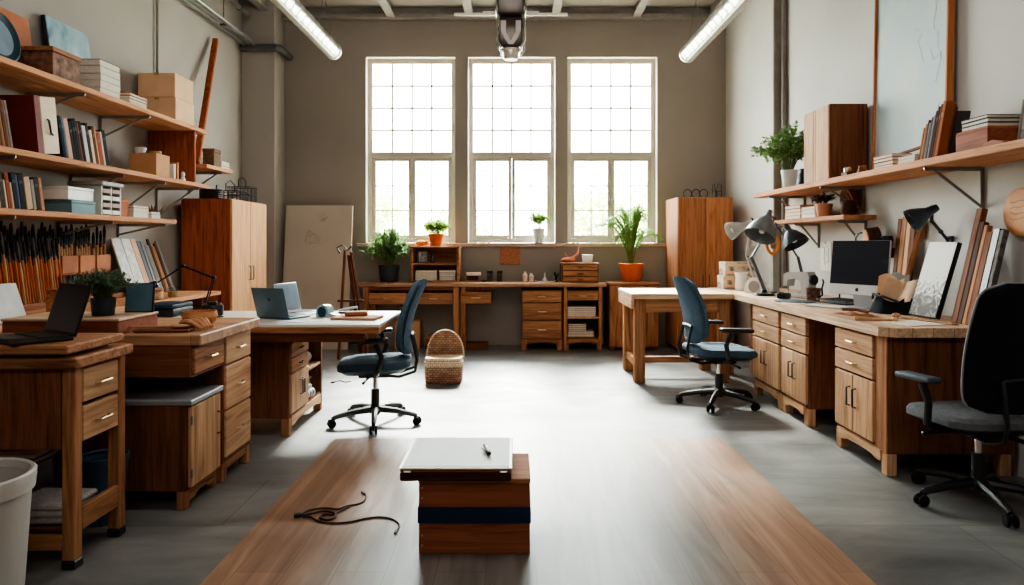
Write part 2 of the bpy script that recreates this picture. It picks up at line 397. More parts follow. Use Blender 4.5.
# windows
FR = plain('window_paint', (176,168,154), 0.5, noise=0.04); MUN = plain('muntin_paint', (150,144,132), 0.5, noise=0.04)
def window(n, x0, x1):
    e = bpy.data.objects.new('window_%d' % n, None); COL.objects.link(e); e.location = (0, 0, 0); e['kind'] = 'structure'
    yf, yk = WB+0.10, WB+0.15; zt = 2.345
    def fr(name, a, c, z0, z1, w, mat, y0=yf, y1=yk):
        b = MB(); b.box(a, a+w, y0, y1, z0, z1, 0.004).box(c-w, c, y0, y1, z0, z1, 0.004).box(a+w, c-w, y0, y1, z0, z0+w, 0.004).box(a+w, c-w, y0, y1, z1-w, z1, 0.004)
        return b.build(name, mat, e)
    a, c = x0+0.004, x1-0.004
    fr('window_frame', a, c, WZ0+0.002, WZ1-0.002, 0.052, FR)
    b = MB(); b.box(a+0.052, c-0.052, yf-0.005, yk, zt-0.035, zt+0.035, 0.004); b.build('transom', FR, e)
    ua, uc = a+0.052, c-0.052; uz0, uz1 = zt+0.035, WZ1-0.054
    b = MB()
    for k in (1, 2, 3):
        x = ua+(uc-ua)*k/4; b.box(x-0.010, x+0.010, yf+0.015, yk-0.01, uz0, uz1, 0.001)
        z = uz0+(uz1-uz0)*k/4; b.box(ua, uc, yf+0.016, yk-0.011, z-0.010, z+0.010, 0.001)
    b.build('muntin_lattice', MUN, e)
    b = MB(); b.quad((ua, yk-0.02, uz0), (uc, yk-0.02, uz0), (uc, yk-0.02, uz1), (ua, yk-0.02, uz1)); b.build('glass', GLASS, e)
    lz0, lz1 = WZ0+0.054, zt-0.035; mid = (ua+uc)/2
    for s, (p, q) in enumerate(((ua, mid), (mid, uc))):
        f = fr('casement_frame', p+0.001, q-0.001, lz0, lz1, 0.042, FR, yf+0.008, yk-0.004)
        b = MB(); xm = (p+q)/2; b.box(xm-0.007, xm+0.007, yf+0.016, yk-0.012, lz0+0.042, lz1-0.042, 0.001)
        for k in (1, 2):
            z = lz0+0.042+(lz1-lz0-0.084)*k/3; b.box(p+0.043, q-0.043, yf+0.017, yk-0.013, z-0.007, z+0.007, 0.001)
        b.build('muntin_lattice', MUN, f)
        b = MB(); b.quad((p+0.04, yk-0.02, lz0+0.04), (q-0.04, yk-0.02, lz0+0.04), (q-0.04, yk-0.02, lz1-0.04), (p+0.04, yk-0.02, lz1-0.04)); b.build('glass', GLASS, f)
        b = MB(); hx = mid+(0.018 if s else -0.018); b.box(hx-0.007, hx+0.007, yf-0.012, yf+0.008, 1.78, 1.86, 0.002); b.build('latch', STEEL, f)
for i, (x0, x1) in enumerate(WX): window(i+1, x0, x1)

# outside: bright yard and pale trees beyond the glass
b = MB(); b.box(-14, 14, WB+0.3, 40, -0.6, -0.5, 0); struct(b.build('ground_outside', plain('yard', (190,186,170), 0.9), smooth=False))
OUTL = plain('outside_leaf', (176,190,128), 0.7, noise=0.3, nscale=3); leaf_translucent(OUTL, 0.5)
OUTT = plain('outside_bark', (170,160,146), 0.9)
def out_tree(x, y, h, r, label, seed):
    rnd = random.Random(seed); t = thing('garden_tree', label, 'tree', (x, y, -0.5), 0, 'trees outside the windows')
    b = MB(); b.tube([(0,0,0), (0.05,0.02,h*0.4), (0,0.05,h*0.75)], [0.09, 0.07, 0.03], 8)
    for k in range(7):
        a = rnd.uniform(0, 2*PI); b.tube([(0.03,0.02,h*rnd.uniform(.35,.6)), (math.cos(a)*r*.7, math.sin(a)*r*.7, h*rnd.uniform(.65,.95))], [0.035, 0.01], 6)
    b.build('trunk', OUTT, t)
    b = MB()
    for k in range(900):
        d = Vector((rnd.gauss(0,1), rnd.gauss(0,1), rnd.gauss(0,1))).normalized()*r*rnd.uniform(.35, 1)
        p = Vector((d.x, d.y, h*0.72+d.z*0.8)); u = Vector((rnd.gauss(0,1), rnd.gauss(0,1), rnd.gauss(0,1))).normalized(); w = u.orthogonal().normalized()
        s = rnd.uniform(.05, .1); b.quad(p-u*s, p+w*s*.5, p+u*s, p-w*s*.5)
    b.build('foliage', OUTL, t, smooth=False, fix=False)
out_tree(-2.9, 13.2, 3.0, 1.0, 'pale sunlit garden tree outside behind the window above the bushy dark-potted plant', 1)
out_tree(-1.3, 15.5, 2.7, 0.8, 'washed-out tree outside behind the middle of the window with the orange pot', 2)
out_tree(1.7, 13.5, 3.0, 0.95, 'washed-out garden tree outside behind the window next to the palm', 3)
out_tree(3.4, 16.0, 3.4, 1.1, 'far pale tree outside seen behind the palm fronds', 4)

# pipes and ducts
def pipe(name, pts, r, mat, label, cat='pipe', seg=12):
    b = MB(); b.tube(pts, r, seg); return tag(b.build(name, mat), label, cat)
pipe('conduit_pipe', [(XL+0.022, 6.26, 2.3), (XL+0.022, 6.26, H-0.002)], 0.011, plain('conduit_grey', (128,122,114), 0.5), 'thin vertical conduit pipe on the wall rising above the cardboard boxes')
pipe('wall_pipe', [(XR2-0.03, YST-0.09, 0.002), (XR2-0.03, YST-0.09, H-0.002)], 0.026, plain('wall_pipe_grey', (122,115,108), 0.5), 'dark vertical pipe running floor to ceiling beside the shelf plant')
b = MB(); b.tube([(-3.2, 8.17, 3.53), (-2.78, 8.17, 3.53), (-2.76, 8.2, 3.53), (-2.76, 8.58, 3.53)], 0.045, 12)
tag(b.build('column_pipe', plain('pipe_paint', (84,84,84), 0.5)), 'dark grey horizontal pipe wrapped round the column', 'pipe')
t = thing('cable_tray', 'long grey cable tray of two rails hung along the shelf wall', 'cable tray', (-3.08, 0, 3.56), 0)
for dx, nm in ((-0.06, 'tray_rail'), (0.06, 'tray_rail')):
    b = MB(); b.tube([(dx, -1.5, 0), (dx, 8.1, 0)], 0.026, 10); b.build(nm, plain('tray_metal', (150,148,144), 0.35, 0.8), t)
for k in range(5):
    y = 0.6+k*1.7
    b = MB(); b.tube([(-0.06, y, 0.0), (0.06, y, 0.0)], 0.012, 8).tube([(0, y, 0.0), (0, y, H-3.562)], 0.006, 6); b.build('hanger_rod', DKGREY, t)
t = thing('ceiling_pipe', 'short bright steel pipe under the ceiling beside the column', 'pipe', (-3.07, 0, 3.88), 0)
b = MB(); b.tube([(0, -1.5, 0), (0, 8.05, 0)], 0.03, 12); b.build('pipe_body', STEEL, t)
for y in (2.5, 5.2, 7.8):
    b = MB(); b.tube([(0, y, 0.02), (0, y, H-3.882)], 0.006, 6).tube([(0.034*math.cos(a*PI/6), y, 0.034*math.sin(a*PI/6)) for a in range(12)], 0.004, 6, closed=True); b.build('hanger_clip', DKGREY, t)
# tube lights / spiral ducts
TUBEW = plain('lamp_tube', (190,186,174), 0.35, 0.3, noise=0.03)
def tube_light(x, y0, y1, z, label):
    t = thing('ceiling_light', label, 'light', (x, 0, z), 0)
    b = MB(); M = Matrix.Translation((0, y1, 0)) @ Matrix.Rotation(PI/2, 4, 'X')
    prof = [(0.0001, 0), (0.072, 0.0), (0.082, 0.012)]
    L = y1-y0; n = 26
    for k in range(n):
        z0 = 0.012+(L-0.03)*k/n; z1 = 0.012+(L-0.03)*(k+1)/n
        prof += [(0.082, z0), (0.082, z1-0.012), (0.0845, z1-0.006), (0.082, z1)]
    prof += [(0.0001, L)]
    b.lathe(prof, 28, M); b.build('light_housing', STEEL, t)
    b = MB(); b.obox((0, (y0+y1)/2, -0.079), (0.055, L-0.12, 0.018), None, 0.008, seg=2); b.build('light_lens', TUBEW, t)
    b = MB(); b.lathe([(0.075,0),(0.087,0),(0.087,0.05),(0.075,0.05)], 28, Matrix.Translation((0, y1-0.001, 0)) @ Matrix.Rotation(PI/2, 4, 'X')); b.build('end_collar', TUBEW, t)
    for y in (y0+0.5, y1-0.35):
        b = MB(); b.tube([(-0.077, y, 0.04), (0, y, 0.45), (0, y, H-z-0.002)], 0.004, 6).tube([(0.077, y, 0.04), (0, y, 0.45)], 0.004, 6); b.build('hanger_wire', GREYM, t)
tube_light(-1.83, 3.2, 7.05, 3.18, 'silver tubular ceiling light hung near the shelf wall and column')
tube_light(1.74, 3.2, 7.05, 3.15, 'silver tubular ceiling light hung towards the wall with the large painting')
# centre unit with cross bar
t = thing('ceiling_projector', 'chrome and glass projector unit hanging from the ceiling before the middle window', 'projector', (-0.035, 6.0, 2.82), 0)
SMOKE = plain('smoked_metal', (66,58,52), 0.25, 0.5)
b = MB(); b.box(-0.115, 0.115, -0.16, 0.2, 0.34, 0.72, 0.02, seg=2); b.build('upper_housing', SMOKE, t)
b = MB(); b.box(-0.1, 0.1, -0.11, 0.11, 0.085, 0.34, 0.015, seg=2); b.build('body', SMOKE, t)
b = MB()
for sx in (-1, 1):
    for y in (-0.135, 0.135):
        b.tube([(sx*0.125, y, 0.72), (sx*0.125, y, 0.42), (sx*0.108, y, 0.34), (sx*0.115, y, 0.27), (sx*0.115, y, 0.12), (sx*0.08, y, 0.07)], 0.011, 8)
    b.tube([(sx*0.08, -0.135, 0.07), (sx*0.08, 0.135, 0.07)], 0.011, 8).tube([(sx*0.12, -0.135, 0.38), (sx*0.12, 0.135, 0.38)], 0.01, 8)
b.build('chrome_frame', CHROME, t)
b = MB(); b.prism([(-0.085,0.3),(-0.04,0.3),(-0.04,0.2),(0,0.13),(0.04,0.2),(0.04,0.3),(0.085,0.3),(0.085,0.22),(0.06,0.16),(0.02,0.1),(-0.02,0.1),(-0.06,0.16),(-0.085,0.22)], Matrix.Translation((0,-0.112,0)) @ Matrix.Rotation(PI/2,4,'X'), 0.012); b.build('front_bracket', plain('bracket_steel', (96,90,84), 0.3, 0.8), t)
b = MB(); b.lathe([(0.0001,0.0),(0.055,0.0),(0.066,0.02),(0.068,0.07),(0.085,0.085)], 20); b.build('lens_barrel', plain('lens_grey', (198,192,180), 0.3, 0.5), t)
b = MB(); b.tube([(0, 0.02, 0.72), (0, 0.02, H-2.822)], 0.05, 12); b.build('drop_pole', SMOKE, t)
b = MB(); b.box(-0.485, 0.485, -0.012, 0.012, 0.378, 0.4, 0.002).box(-0.24, 0.24, -0.02, 0.02, 0.4, 0.412, 0.002); b.build('cross_bar', plain('bar_white', (220,208,190), 0.4), t)
# ================================================================== FURNITURE
def handle_bar(parent, x, z, L=0.075, vert=False, mat=BRASS, y=-0.012, name='handle'):
    b = MB(); h = L/2; q = 0.022
    P = [(-h,0,0), (-h*0.92,-q,0), (h*0.92,-q,0), (h,0,0)]
    if vert: P = [(0, p[1], p[0]) for p in P]
    b.tube([(x+p[0], y+p[1]+0.002, z+p[2]) for p in P], 0.0055, 8)
    return b.build(name, mat, parent)
def drawer(parent, x0, x1, z0, z1, wd, y=0.0, L=0.075, mat=BRASS, depth=0.02, gap=0.003, hz=None):
    b = MB(); b.box(x0+gap, x1-gap, y-0.012, y+depth, z0+gap, z1-gap, 0.004)
    o = b.build('drawer', wd, parent); handle_bar(o, (x0+x1)/2, hz if hz else (z0+z1)/2, L, False, mat, y-0.012); return o
def door(parent, x0, x1, z0, z1, wd, hx, hz, y=0.0, L=0.09, mat=DKGREY, gap=0.003):
    b = MB(); b.box(x0+gap, x1-gap, y-0.012, y+0.01, z0+gap, z1-gap, 0.004)
    o = b.build('door', wd, parent); handle_bar(o, hx, hz, L, True, mat, y-0.012); return o
def carcass(t, w, d, z0, z1, wd, name='carcass', th=0.022, back=True):
    """open box shell, front at y=0.01, with closed back"""
    b = MB(); b.box(0, th, 0.01, d, z0, z1, 0.003).box(w-th, w, 0.01, d, z0, z1, 0.003).box(th, w-th, 0.01, d, z0, z0+th, 0.002).box(th, w-th, 0.01, d, z1-th, z1, 0.002)
    if back: b.box(th, w-th, d-0.012, d-0.002, z0+th, z1-th, 0)
    return b.build(name, wd[2] if isinstance(wd, tuple) else wd, t)
def leg(t, x, y, z0, z1, wx=0.045, wy=0.045, wd=OAK, taper=None):
    b = MB(); b.obox((x, y, (z0+z1)/2), (wx, wy, z1-z0), None, 0.004, taper=taper); return b.build('leg', wd, t)
def rail(t, w, wd, z0, z1, y=0.006, x0=0.0, name='plinth_rail'):
    """front rail with a shallow arch"""
    b = MB(); n = 8; L = w-2*x0; P = [(x0, z0), (x0, z1), (w-x0, z1), (w-x0, z0)]
    for k in range(n+1):
        a = w-x0-0.05-(L-0.1)*k/n; P.append((a, z0+(z1-z0)*0.3*math.sin(PI*k/n)**0.25 if 0 < k < n else z0))
    b.prism(P, Matrix.Translation((0, y+0.022, 0)) @ Matrix.Rotation(PI/2, 4, 'X'), 0.022)
    return b.build(name, wd, t)

# ---- side desk at the camera end (left): two-tier desk with open base
t = thing('side_desk', 'dark wooden desk holding the open black laptop, open base with a towel shelf', 'desk', (-1.68, 2.67, 0), PI/2)
W_, D_ = 0.35, 0.91
b = MB(); b.box(-0.03, 0.37, -0.025, D_, 0.772, 0.815, 0.006); b.build('desk_top', OAK, t)
b = MB(); b.box(-0.06, 0.325, -0.01, D_, 0.832, 0.866, 0.006); r_ = b.build('raised_top', OAK, t)
b = MB(); b.box(-0.02, 0.29, 0.04, D_-0.02, 0.816, 0.831, 0.001); b.build('spacer', DKW, t)
for x in (0.025, 0.325):
    for y in (0.025, D_-0.03):
        l_ = leg(t, x, y, 0.035, 0.77, 0.05, 0.05, OAK)
        b = MB(); b.box(x-0.027, x+0.027, y-0.027, y+0.027, 0.001, 0.035, 0.004); b.build('foot_cap', BLACK, l_)
b = MB(); b.box(0.002, 0.018, 0.055, D_-0.06, 0.46, 0.77, 0.002).box(0.332, 0.348, 0.055, D_-0.06, 0.46, 0.77, 0.002).box(0.02, 0.33, D_-0.075, D_-0.06, 0.46, 0.77, 0.002).box(0.02, 0.33, 0.055, D_-0.06, 0.46, 0.475, 0.001); b.build('drawer_case', OAKD[2], t)
drawer(t, 0.052, 0.298, 0.625, 0.762, OAKL, 0.012, 0.085)
drawer(t, 0.052, 0.298, 0.475, 0.615, OAKL, 0.012, 0.085)
b = MB(); b.box(0.05, 0.30, 0.0, 0.025, 0.135, 0.225, 0.004); b.build('rail', OAK, t)
b = MB(); b.box(0.052, 0.298, 0.03, D_-0.06, 0.12, 0.14, 0.002); b.build('lower_shelf', OAKD, t)
b = MB(); b.box(-0.001, 0.02, 0.05, D_-0.055, 0.075, 0.135, 0.004); b.build('rail', OAK, t)

# ---- desk with pedestal and riser (left middle)
t = thing('pedestal_desk', 'wooden desk with bowl on top and a three-drawer pedestal', 'desk', (-1.51, 3.27, 0), PI/2)
b = MB(); b.box(-0.01, 0.75, -0.045, 0.93, 0.77, 0.822, 0.006); b.build('desk_top', TOPM, t)
w = 0.75
b = MB(); b.box(0.005, 0.027, 0.01, 0.9, 0.62, 0.769, 0.003).box(0.027, 0.37, 0.01, 0.9, 0.615, 0.63, 0.002).box(0.027, 0.37, 0.88, 0.9, 0.63, 0.769, 0.002); b.build('apron_case', OAKD, t)
drawer(t, 0.027, 0.365, 0.628, 0.765, OAK, 0.01, 0.08)
b = MB(); b.box(0.372, 0.394, 0.01, 0.9, 0.1, 0.769, 0.003).box(0.716, 0.738, 0.01, 0.9, 0.1, 0.769, 0.003).box(0.394, 0.716, 0.01, 0.9, 0.1, 0.12, 0.002).box(0.394, 0.716, 0.885, 0.9, 0.12, 0.769, 0.002); b.build('pedestal_case', OAKD[2], t)
for z0, z1 in ((0.612, 0.766), (0.375, 0.607), (0.125, 0.370)): drawer(t, 0.385, 0.728, z0, z1, OAKL, 0.01, 0.075)
for x in (0.395, 0.715):
    for y in (0.03, 0.87): leg(t, x, y, 0.001, 0.1, 0.045, 0.045, OAK)
b = MB(); b.box(0.42, 0.69, 0.012, 0.034, 0.06, 0.099, 0.003); b.build('plinth_rail', OAK, t)
leg(t, 0.03, 0.87, 0.001, 0.615, 0.045, 0.045, OAKD)

# ---- low cabinet under that desk
t = thing('low_cabinet', 'small low wooden cabinet with a pale grey top tucked under the desk', 'cabinet', (-1.525, 3.265, 0), PI/2)
w, d, h = 0.345, 0.62, 0.49
b = MB(); b.box(0, 0.02, 0.01, d, 0.09, h, 0.003).box(w-0.02, w, 0.01, d, 0.09, h, 0.003).box(0.02, w-0.02, 0.01, d, 0.09, 0.11, 0.002).box(0.02, w-0.02, d-0.015, d, 0.11, h, 0.002); b.build('carcass', OAKD[2], t)
b = MB(); b.box(-0.008, w+0.008, -0.02, d+0.01, h+0.001, h+0.026, 0.004); b.build('cabinet_top', plain('grey_top', (134,134,136), 0.4), t)
dr = door(t, 0.012, w-0.008, 0.1, h-0.004, OAKL, w-0.05, 0.34, 0.0, 0.11, OAKD[2])
for z in (0.17, 0.42):
    b = MB(); b.tube([(0.008, -0.014, z-0.02), (0.008, -0.014, z+0.02)], 0.005, 8); b.build('hinge', GREYM, dr)
for x in (0.025, w-0.025):
    for y in (0.035, d-0.03): leg(t, x, y, 0.001, 0.089, 0.045, 0.045, OAK)
rail(t, w, OAK, 0.035, 0.092, 0.012, 0.045)

# ---- drawing table with white top and pedestal of drawers + open shelves
t = thing('drawing_table', 'long table with a white top beside the blue office chair', 'table', (0, 0, 0), 0)
TOPW = plain('table_white', (222,216,206), 0.35, noise=0.04)
b = MB(); b.box(-2.56, -0.84, 4.33, 5.2, 0.728, 0.745, 0.002); b.build('table_top', TOPW, t)
b = MB(); b.box(-2.56, -0.84, 4.325, 5.205, 0.69, 0.727, 0.004); b.build('top_board', OAK, t)
b = MB(); b.box(-2.5, -0.94, 4.36, 4.385, 0.632, 0.689, 0.003); b.build('apron', OAKD, t)
b = MB(); b.box(-2.5, -1.46, 5.15, 5.175, 0.615, 0.689, 0.003); b.build('apron', OAKD, t)
for y in (4.38, 5.15): leg(t, -2.52, y, 0.001, 0.689, 0.05, 0.05, OAK)
# its pedestal: its own thing
t = thing('shelf_pedestal', 'wooden pedestal under the white table, drawers and doors beside open shelves', 'cabinet', (-1.45, 4.5, 0), PI/2)
w, d, z0, z1 = 0.78, 0.6, 0.12, 0.612
b = MB(); b.box(0, 0.024, 0.008, d, z0, z1, 0.003).box(w-0.03, w, 0.004, d, z0, z1, 0.003).box(0.024, w-0.03, 0.01, d, z0, z0+0.02, 0.002).box(0.024, w-0.03, d-0.015, d, z0+0.02, z1, 0.002).box(0.024, w-0.03, 0.01, d-0.015, z1-0.014, z1, 0.002).box(0.39, 0.408, 0.01, d-0.015, z0+0.02, z1-0.014, 0.002)
b.build('carcass', OAKD[2], t)
drawer(t, 0.02, 0.395, 0.505, 0.6, OAK, 0.004, 0.06, DKGREY); drawer(t, 0.02, 0.395, 0.405, 0.5, OAK, 0.004, 0.06, DKGREY)
door(t, 0.02, 0.215, 0.14, 0.4, OAKL, 0.195, 0.29, 0.004, 0.1); door(t, 0.216, 0.395, 0.14, 0.4, OAKL, 0.237, 0.29, 0.004, 0.1)
b = MB(); b.box(0.41, w-0.031, 0.008, d-0.02, 0.345, 0.365, 0.003); b.build('shelf', OAKL, t)
for x in (0.03, w-0.03):
    for y in (0.03, d-0.03): leg(t, x, y, 0.001, 0.119, 0.055, 0.055, OAK)
rail(t, w, OAKL, 0.06, 0.125, 0.0, 0.055)

# ---- wall counter along the shelf wall
t = thing('long_counter', 'long wooden counter against the wall below the three shelves', 'counter', (0, 0, 0), 0)
b = MB(); b.box(XL+0.004, -2.62, 1.6, 6.24, 0.79, 0.825, 0.005); b.build('counter_top', SHELF, t)
for y in (1.8, 3.4, 5.0, 6.1):
    b = MB(); b.box(XL+0.006, -2.72, y-0.02, y+0.02, 0.002, 0.789, 0.004); b.build('support_panel', OAKD, t)

# ---- tall cabinet, shelf side
t = thing('tall_cabinet', 'tall reddish wooden cabinet standing past the end of the wall shelves', 'cabinet', (-2.68, 6.6, 0), PI/2)
w, d, h = 0.92, 0.47, 1.67
b = MB(); b.box(0, 0.025, 0.01, d, 0.06, h, 0.004).box(w-0.025, w, 0.01, d, 0.06, h, 0.004).box(0.025, w-0.025, 0.01, d, h-0.025, h, 0.002).box(0.025, w-0.025, 0.01, d, 0.06, 0.085, 0.002).box(0.025, w-0.025, d-0.012, d, 0.085, h-0.025, 0); b.build('carcass', RED[2], t)
door(t, 0.003, w/2, 0.07, h-0.004, CABL, w/2-0.04, 0.95, 0, 0.14); door(t, w/2, w-0.003, 0.07, h-0.004, CABL, w/2+0.04, 0.95, 0, 0.14)
for x in (0.04, w-0.04):
    for y in (0.05, d-0.05): leg(t, x, y, 0.001, 0.06, 0.05, 0.05, OAKD)

# ---- tall cabinet, window wall
t = thing('wardrobe_cabinet', 'tall two-door wooden cabinet in the corner beside the palm', 'cabinet', (1.84, 7.92, 0), 0)
w, d, h = 0.63, 0.62, 1.77
b = MB(); b.box(0, 0.022, 0.01, d, 0.05, h, 0.004).box(w-0.022, w, 0.01, d, 0.05, h, 0.004).box(0.022, w-0.022, 0.01, d, h-0.022, h, 0.002).box(0.022, w-0.022, 0.01, d, 0.05, 0.075, 0.002).box(0.022, w-0.022, d-0.012, d, 0.075, h-0.022, 0); b.build('carcass', CAB[2], t)
door(t, 0.003, w/2, 0.06, h-0.004, CAB, w/2-0.035, 0.82, 0, 0.14); door(t, w/2, w-0.003, 0.06, h-0.004, CAB, w/2+0.035, 0.82, 0, 0.14)
for x in (0.04, w-0.04):
    for y in (0.05, d-0.05): leg(t, x, y, 0.001, 0.05, 0.05, 0.05, OAKD)

# ================= window wall desks, front plane Y = 8.12
YF = 8.12
b = MB(); b.box(-1.84, 1.06, YF-0.02, WB-0.003, 0.742, 0.786, 0.006); tag(b.build('worktop', TOPM), 'long wooden worktop running under the windows', 'worktop')
t = thing('drawer_table', 'two-drawer wooden desk frame under the worktop below the bushy dark-potted plant', 'desk', (-1.77, YF, 0), 0)
w, d = 1.12, 0.45
for x in (0.035, w-0.035):
    for y in (0.03, d-0.03): leg(t, x, y, 0.001, 0.74, 0.065, 0.05, OAK)
b = MB(); b.box(0.068, w-0.068, 0.015, 0.03, 0.7, 0.739, 0.002).box(0.068, w-0.068, d-0.04, d-0.02, 0.53, 0.739, 0.002).box(0.068, w-0.068, 0.035, d-0.04, 0.53, 0.545, 0.002).box(0.54, 0.575, 0.012, 0.035, 0.53, 0.7, 0.002); b.build('apron_case', OAKD, t)
drawer(t, 0.07, 0.52, 0.535, 0.672, OAK, 0.01, 0.09); drawer(t, 0.595, 1.05, 0.535, 0.672, OAK, 0.01, 0.09)
t = thing('single_drawer_stand', 'narrow wooden desk frame with one drawer and one open side', 'desk', (-0.635, YF, 0), 0)
leg(t, 0.035, 0.03, 0.001, 0.74, 0.05, 0.05, OAK); leg(t, 0.035, 0.42, 0.001, 0.74, 0.05, 0.05, OAK)
b = MB(); b.box(0.062, 0.36, 0.02, 0.42, 0.535, 0.55, 0.002).box(0.34, 0.36, 0.02, 0.42, 0.55, 0.69, 0.002).box(0.062, 0.36, 0.40, 0.42, 0.55, 0.69, 0.002).box(0.01, 0.36, 0.03, 0.05, 0.70, 0.739, 0.002); b.build('drawer_case', OAKD[2], t)
drawer(t, 0.0, 0.365, 0.545, 0.685, OAK, 0.005, 0.1)
def pedestal(name, label, x, w, h=0.70, d=0.44):
    t = thing(name, label, 'cabinet', (x, YF, 0), 0)
    carcass(t, w, d, 0.13, h, OAKD)
    for xx in (0.03, w-0.03):
        for y in (0.04, d-0.03): leg(t, xx, y, 0.001, 0.129, 0.06, 0.05, OAK)
    rail(t, w, OAK, 0.085, 0.135, 0.0, 0.06)
    return t
w = 0.475; t = pedestal('drawer_pedestal', 'three-drawer wooden pedestal under the worktop, next to the open-shelf one', 0.075, w)
for z0, z1 in ((0.56, 0.695), (0.355, 0.555), (0.14, 0.35)): drawer(t, 0.012, w-0.012, z0, z1, OAK, 0.004, 0.09)
w = 0.445; t = pedestal('open_pedestal', 'wooden pedestal with one drawer over two open shelves of papers', 0.565, w)
for xx in (0.0, w-0.04):
    b = MB(); b.box(xx, xx+0.04, -0.002, 0.009, 0.13, 0.739, 0.003); b.build('stile', OAK, t)
drawer(t, 0.042, w-0.042, 0.58, 0.695, OAK, 0.004, 0.09)
for z in (0.37,):
    b = MB(); b.box(0.024, w-0.024, 0.012, 0.42, z, z+0.018, 0.002); b.build('shelf', OAKL, t)
t = thing('side_cupboard', 'plain wooden cupboard below the potted palm', 'cabinet', (1.09, YF-0.02, 0), 0)
w, d = 0.58, 0.47
b = MB(); b.box(0, w, 0.012, d, 0.03, 0.76, 0.004); b.build('carcass', OAKD[2], t)
b = MB(); b.box(-0.01, w+0.01, -0.01, d, 0.761, 0.79, 0.005); b.build('cupboard_top', OAK, t)
b = MB(); b.box(0.01, w-0.01, -0.004, 0.011, 0.05, 0.755, 0.004); b.build('door', OAK, t)
for xx in (0.04, w-0.04):
    for y in (0.06, d-0.05): leg(t, xx, y, 0.001, 0.029, 0.06, 0.06, OAKD)
# hutch on the worktop
t = thing('desk_hutch', 'small two-tier wooden shelf unit standing on the worktop below the orange pot', 'shelf', (-1.23, 8.24, 0.787), 0)
w, d, h = 0.575, 0.3, 0.425
b = MB(); b.box(0, 0.03, 0, d, 0, h-0.02, 0.003).box(w-0.03, w, 0, d, 0, h-0.02, 0.003).box(0.03, w-0.03, d-0.012, d, 0.02, h-0.02, 0).box(0.03, w-0.03, 0.0, d-0.012, 0.0, 0.02, 0.002); b.build('carcass', OAK, t)
b = MB(); b.box(-0.008, w+0.008, -0.01, d, h-0.019, h, 0.004); b.build('hutch_top', OAK, t)
b = MB(); b.box(0.031, w-0.031, 0.005, d-0.013, 0.205, 0.222, 0.002); b.build('shelf', OAK, t)
# small chest of flat drawers on the worktop
t = thing('desk_drawer_chest', 'small three-drawer wooden chest on the worktop with a white box on top', 'chest', (0.55, 8.2, 0.787), 0)
w, d = 0.43, 0.3
carcass(t, w, d, 0.0, 0.21, OAKD, th=0.012)
b = MB(); b.box(-0.01, w+0.01, -0.01, d, 0.211, 0.23, 0.003); b.build('chest_top', OAK, t)
for z0 in (0.005, 0.073, 0.141): drawer(t, 0.01, w-0.01, z0, z0+0.066, OAK, 0.0, 0.07, DKGREY)

# ================= long workbench along the right wall
YN, YE = 3.68, 7.02; XF = 1.94
b = MB(); b.prism([(XF, YE), (XF, YN+0.06), (XF+0.07, YN), (XR2-0.006, YN), (XR2-0.006, YE)], Matrix.Translation((0,0,0.752)), 0.05)
tag(b.build('workbench_top', TOPL), 'long pale plank worktop along the wall carrying the computer and lamps', 'worktop')
def bench_unit(label, y0, y1, stile=0.0, xf=1.985):
    w = y1-y0; d = 0.69
    t = thing('bench_cabinet', label, 'cabinet', (xf, y1, 0), -PI/2, 'drawer and door cabinets under the long workbench')
    b = MB(); b.box(0, 0.022, 0.012, d, 0.12, 0.75, 0.003).box(w-0.022, w, 0.012, d, 0.12, 0.75, 0.003).box(0.022, w-0.022, 0.012, d, 0.12, 0.14, 0.002).box(0.022, w-0.022, d-0.012, d, 0.14, 0.75, 0).box(0.022, w-0.022, 0.012, 0.03, 0.735, 0.75, 0); b.build('carcass', OAKD[2], t)
    e = w-stile
    drawer(t, 0.008, e-0.004, 0.615, 0.735, OAKL, 0.0, 0.085); drawer(t, 0.008, e-0.004, 0.49, 0.61, OAKL, 0.0, 0.085)
    m = (0.008+e)/2
    door(t, 0.008, m, 0.145, 0.484, OAKL, m-0.035, 0.35, 0, 0.11); door(t, m, e-0.004, 0.145, 0.484, OAKL, m+0.035, 0.35, 0, 0.11)
    if stile:
        b = MB(); b.box(e, w, 0.0, 0.011, 0.12, 0.75, 0.003); b.build('stile', OAK, t)
    for x in (0.03, w-0.03):
        for y in (0.03, d-0.05): leg(t, x, y, 0.001, 0.119, 0.06, 0.055, OAKL)
    rail(t, w, OAKL, 0.07, 0.128, -0.006, 0.055)
    return t
bench_unit('wooden bench cabinet at the near end of the workbench, behind the black swivel chair', 3.74, 4.33, 0.12)
bench_unit('wooden bench cabinet, the middle one of three under the workbench', 4.75, 5.2)
bench_unit('wooden bench cabinet beside the blue swivel chair, farthest along the workbench', 5.24, 5.82)
# bench rear legs at the far end
# ---- table meeting the workbench
t = thing('work_table', 'heavy wooden table with thick legs joining the far end of the workbench', 'table', (0, 0, 0), 0)
b = MB(); b.box(1.03, XF-0.004, 6.2, 6.98, 0.752, 0.80, 0.006); b.build('table_top', TOPL, t)
b = MB(); b.box(1.03, 1.06, 6.21, 6.97, 0.665, 0.751, 0.004); b.build('end_board', OAKL, t)
for x in (1.115, 1.87):
    for y in (6.29, 6.9): leg(t, x, y, 0.001, 0.751, 0.095, 0.09, OAK)
b = MB(); b.box(1.165, 1.82, 6.255, 6.28, 0.63, 0.75, 0.003); b.build('apron', OAK, t)
b = MB(); b.box(1.165, 1.82, 6.91, 6.935, 0.63, 0.75, 0.003); b.build('apron', OAK, t)
b = MB(); b.box(1.09, 1.135, 6.336, 6.854, 0.12, 0.19, 0.004); b.build('stretcher', OAK, t)
b = MB(); b.box(1.84, 1.89, 6.336, 6.854, 0.12, 0.19, 0.004); b.build('stretcher', OAK, t)
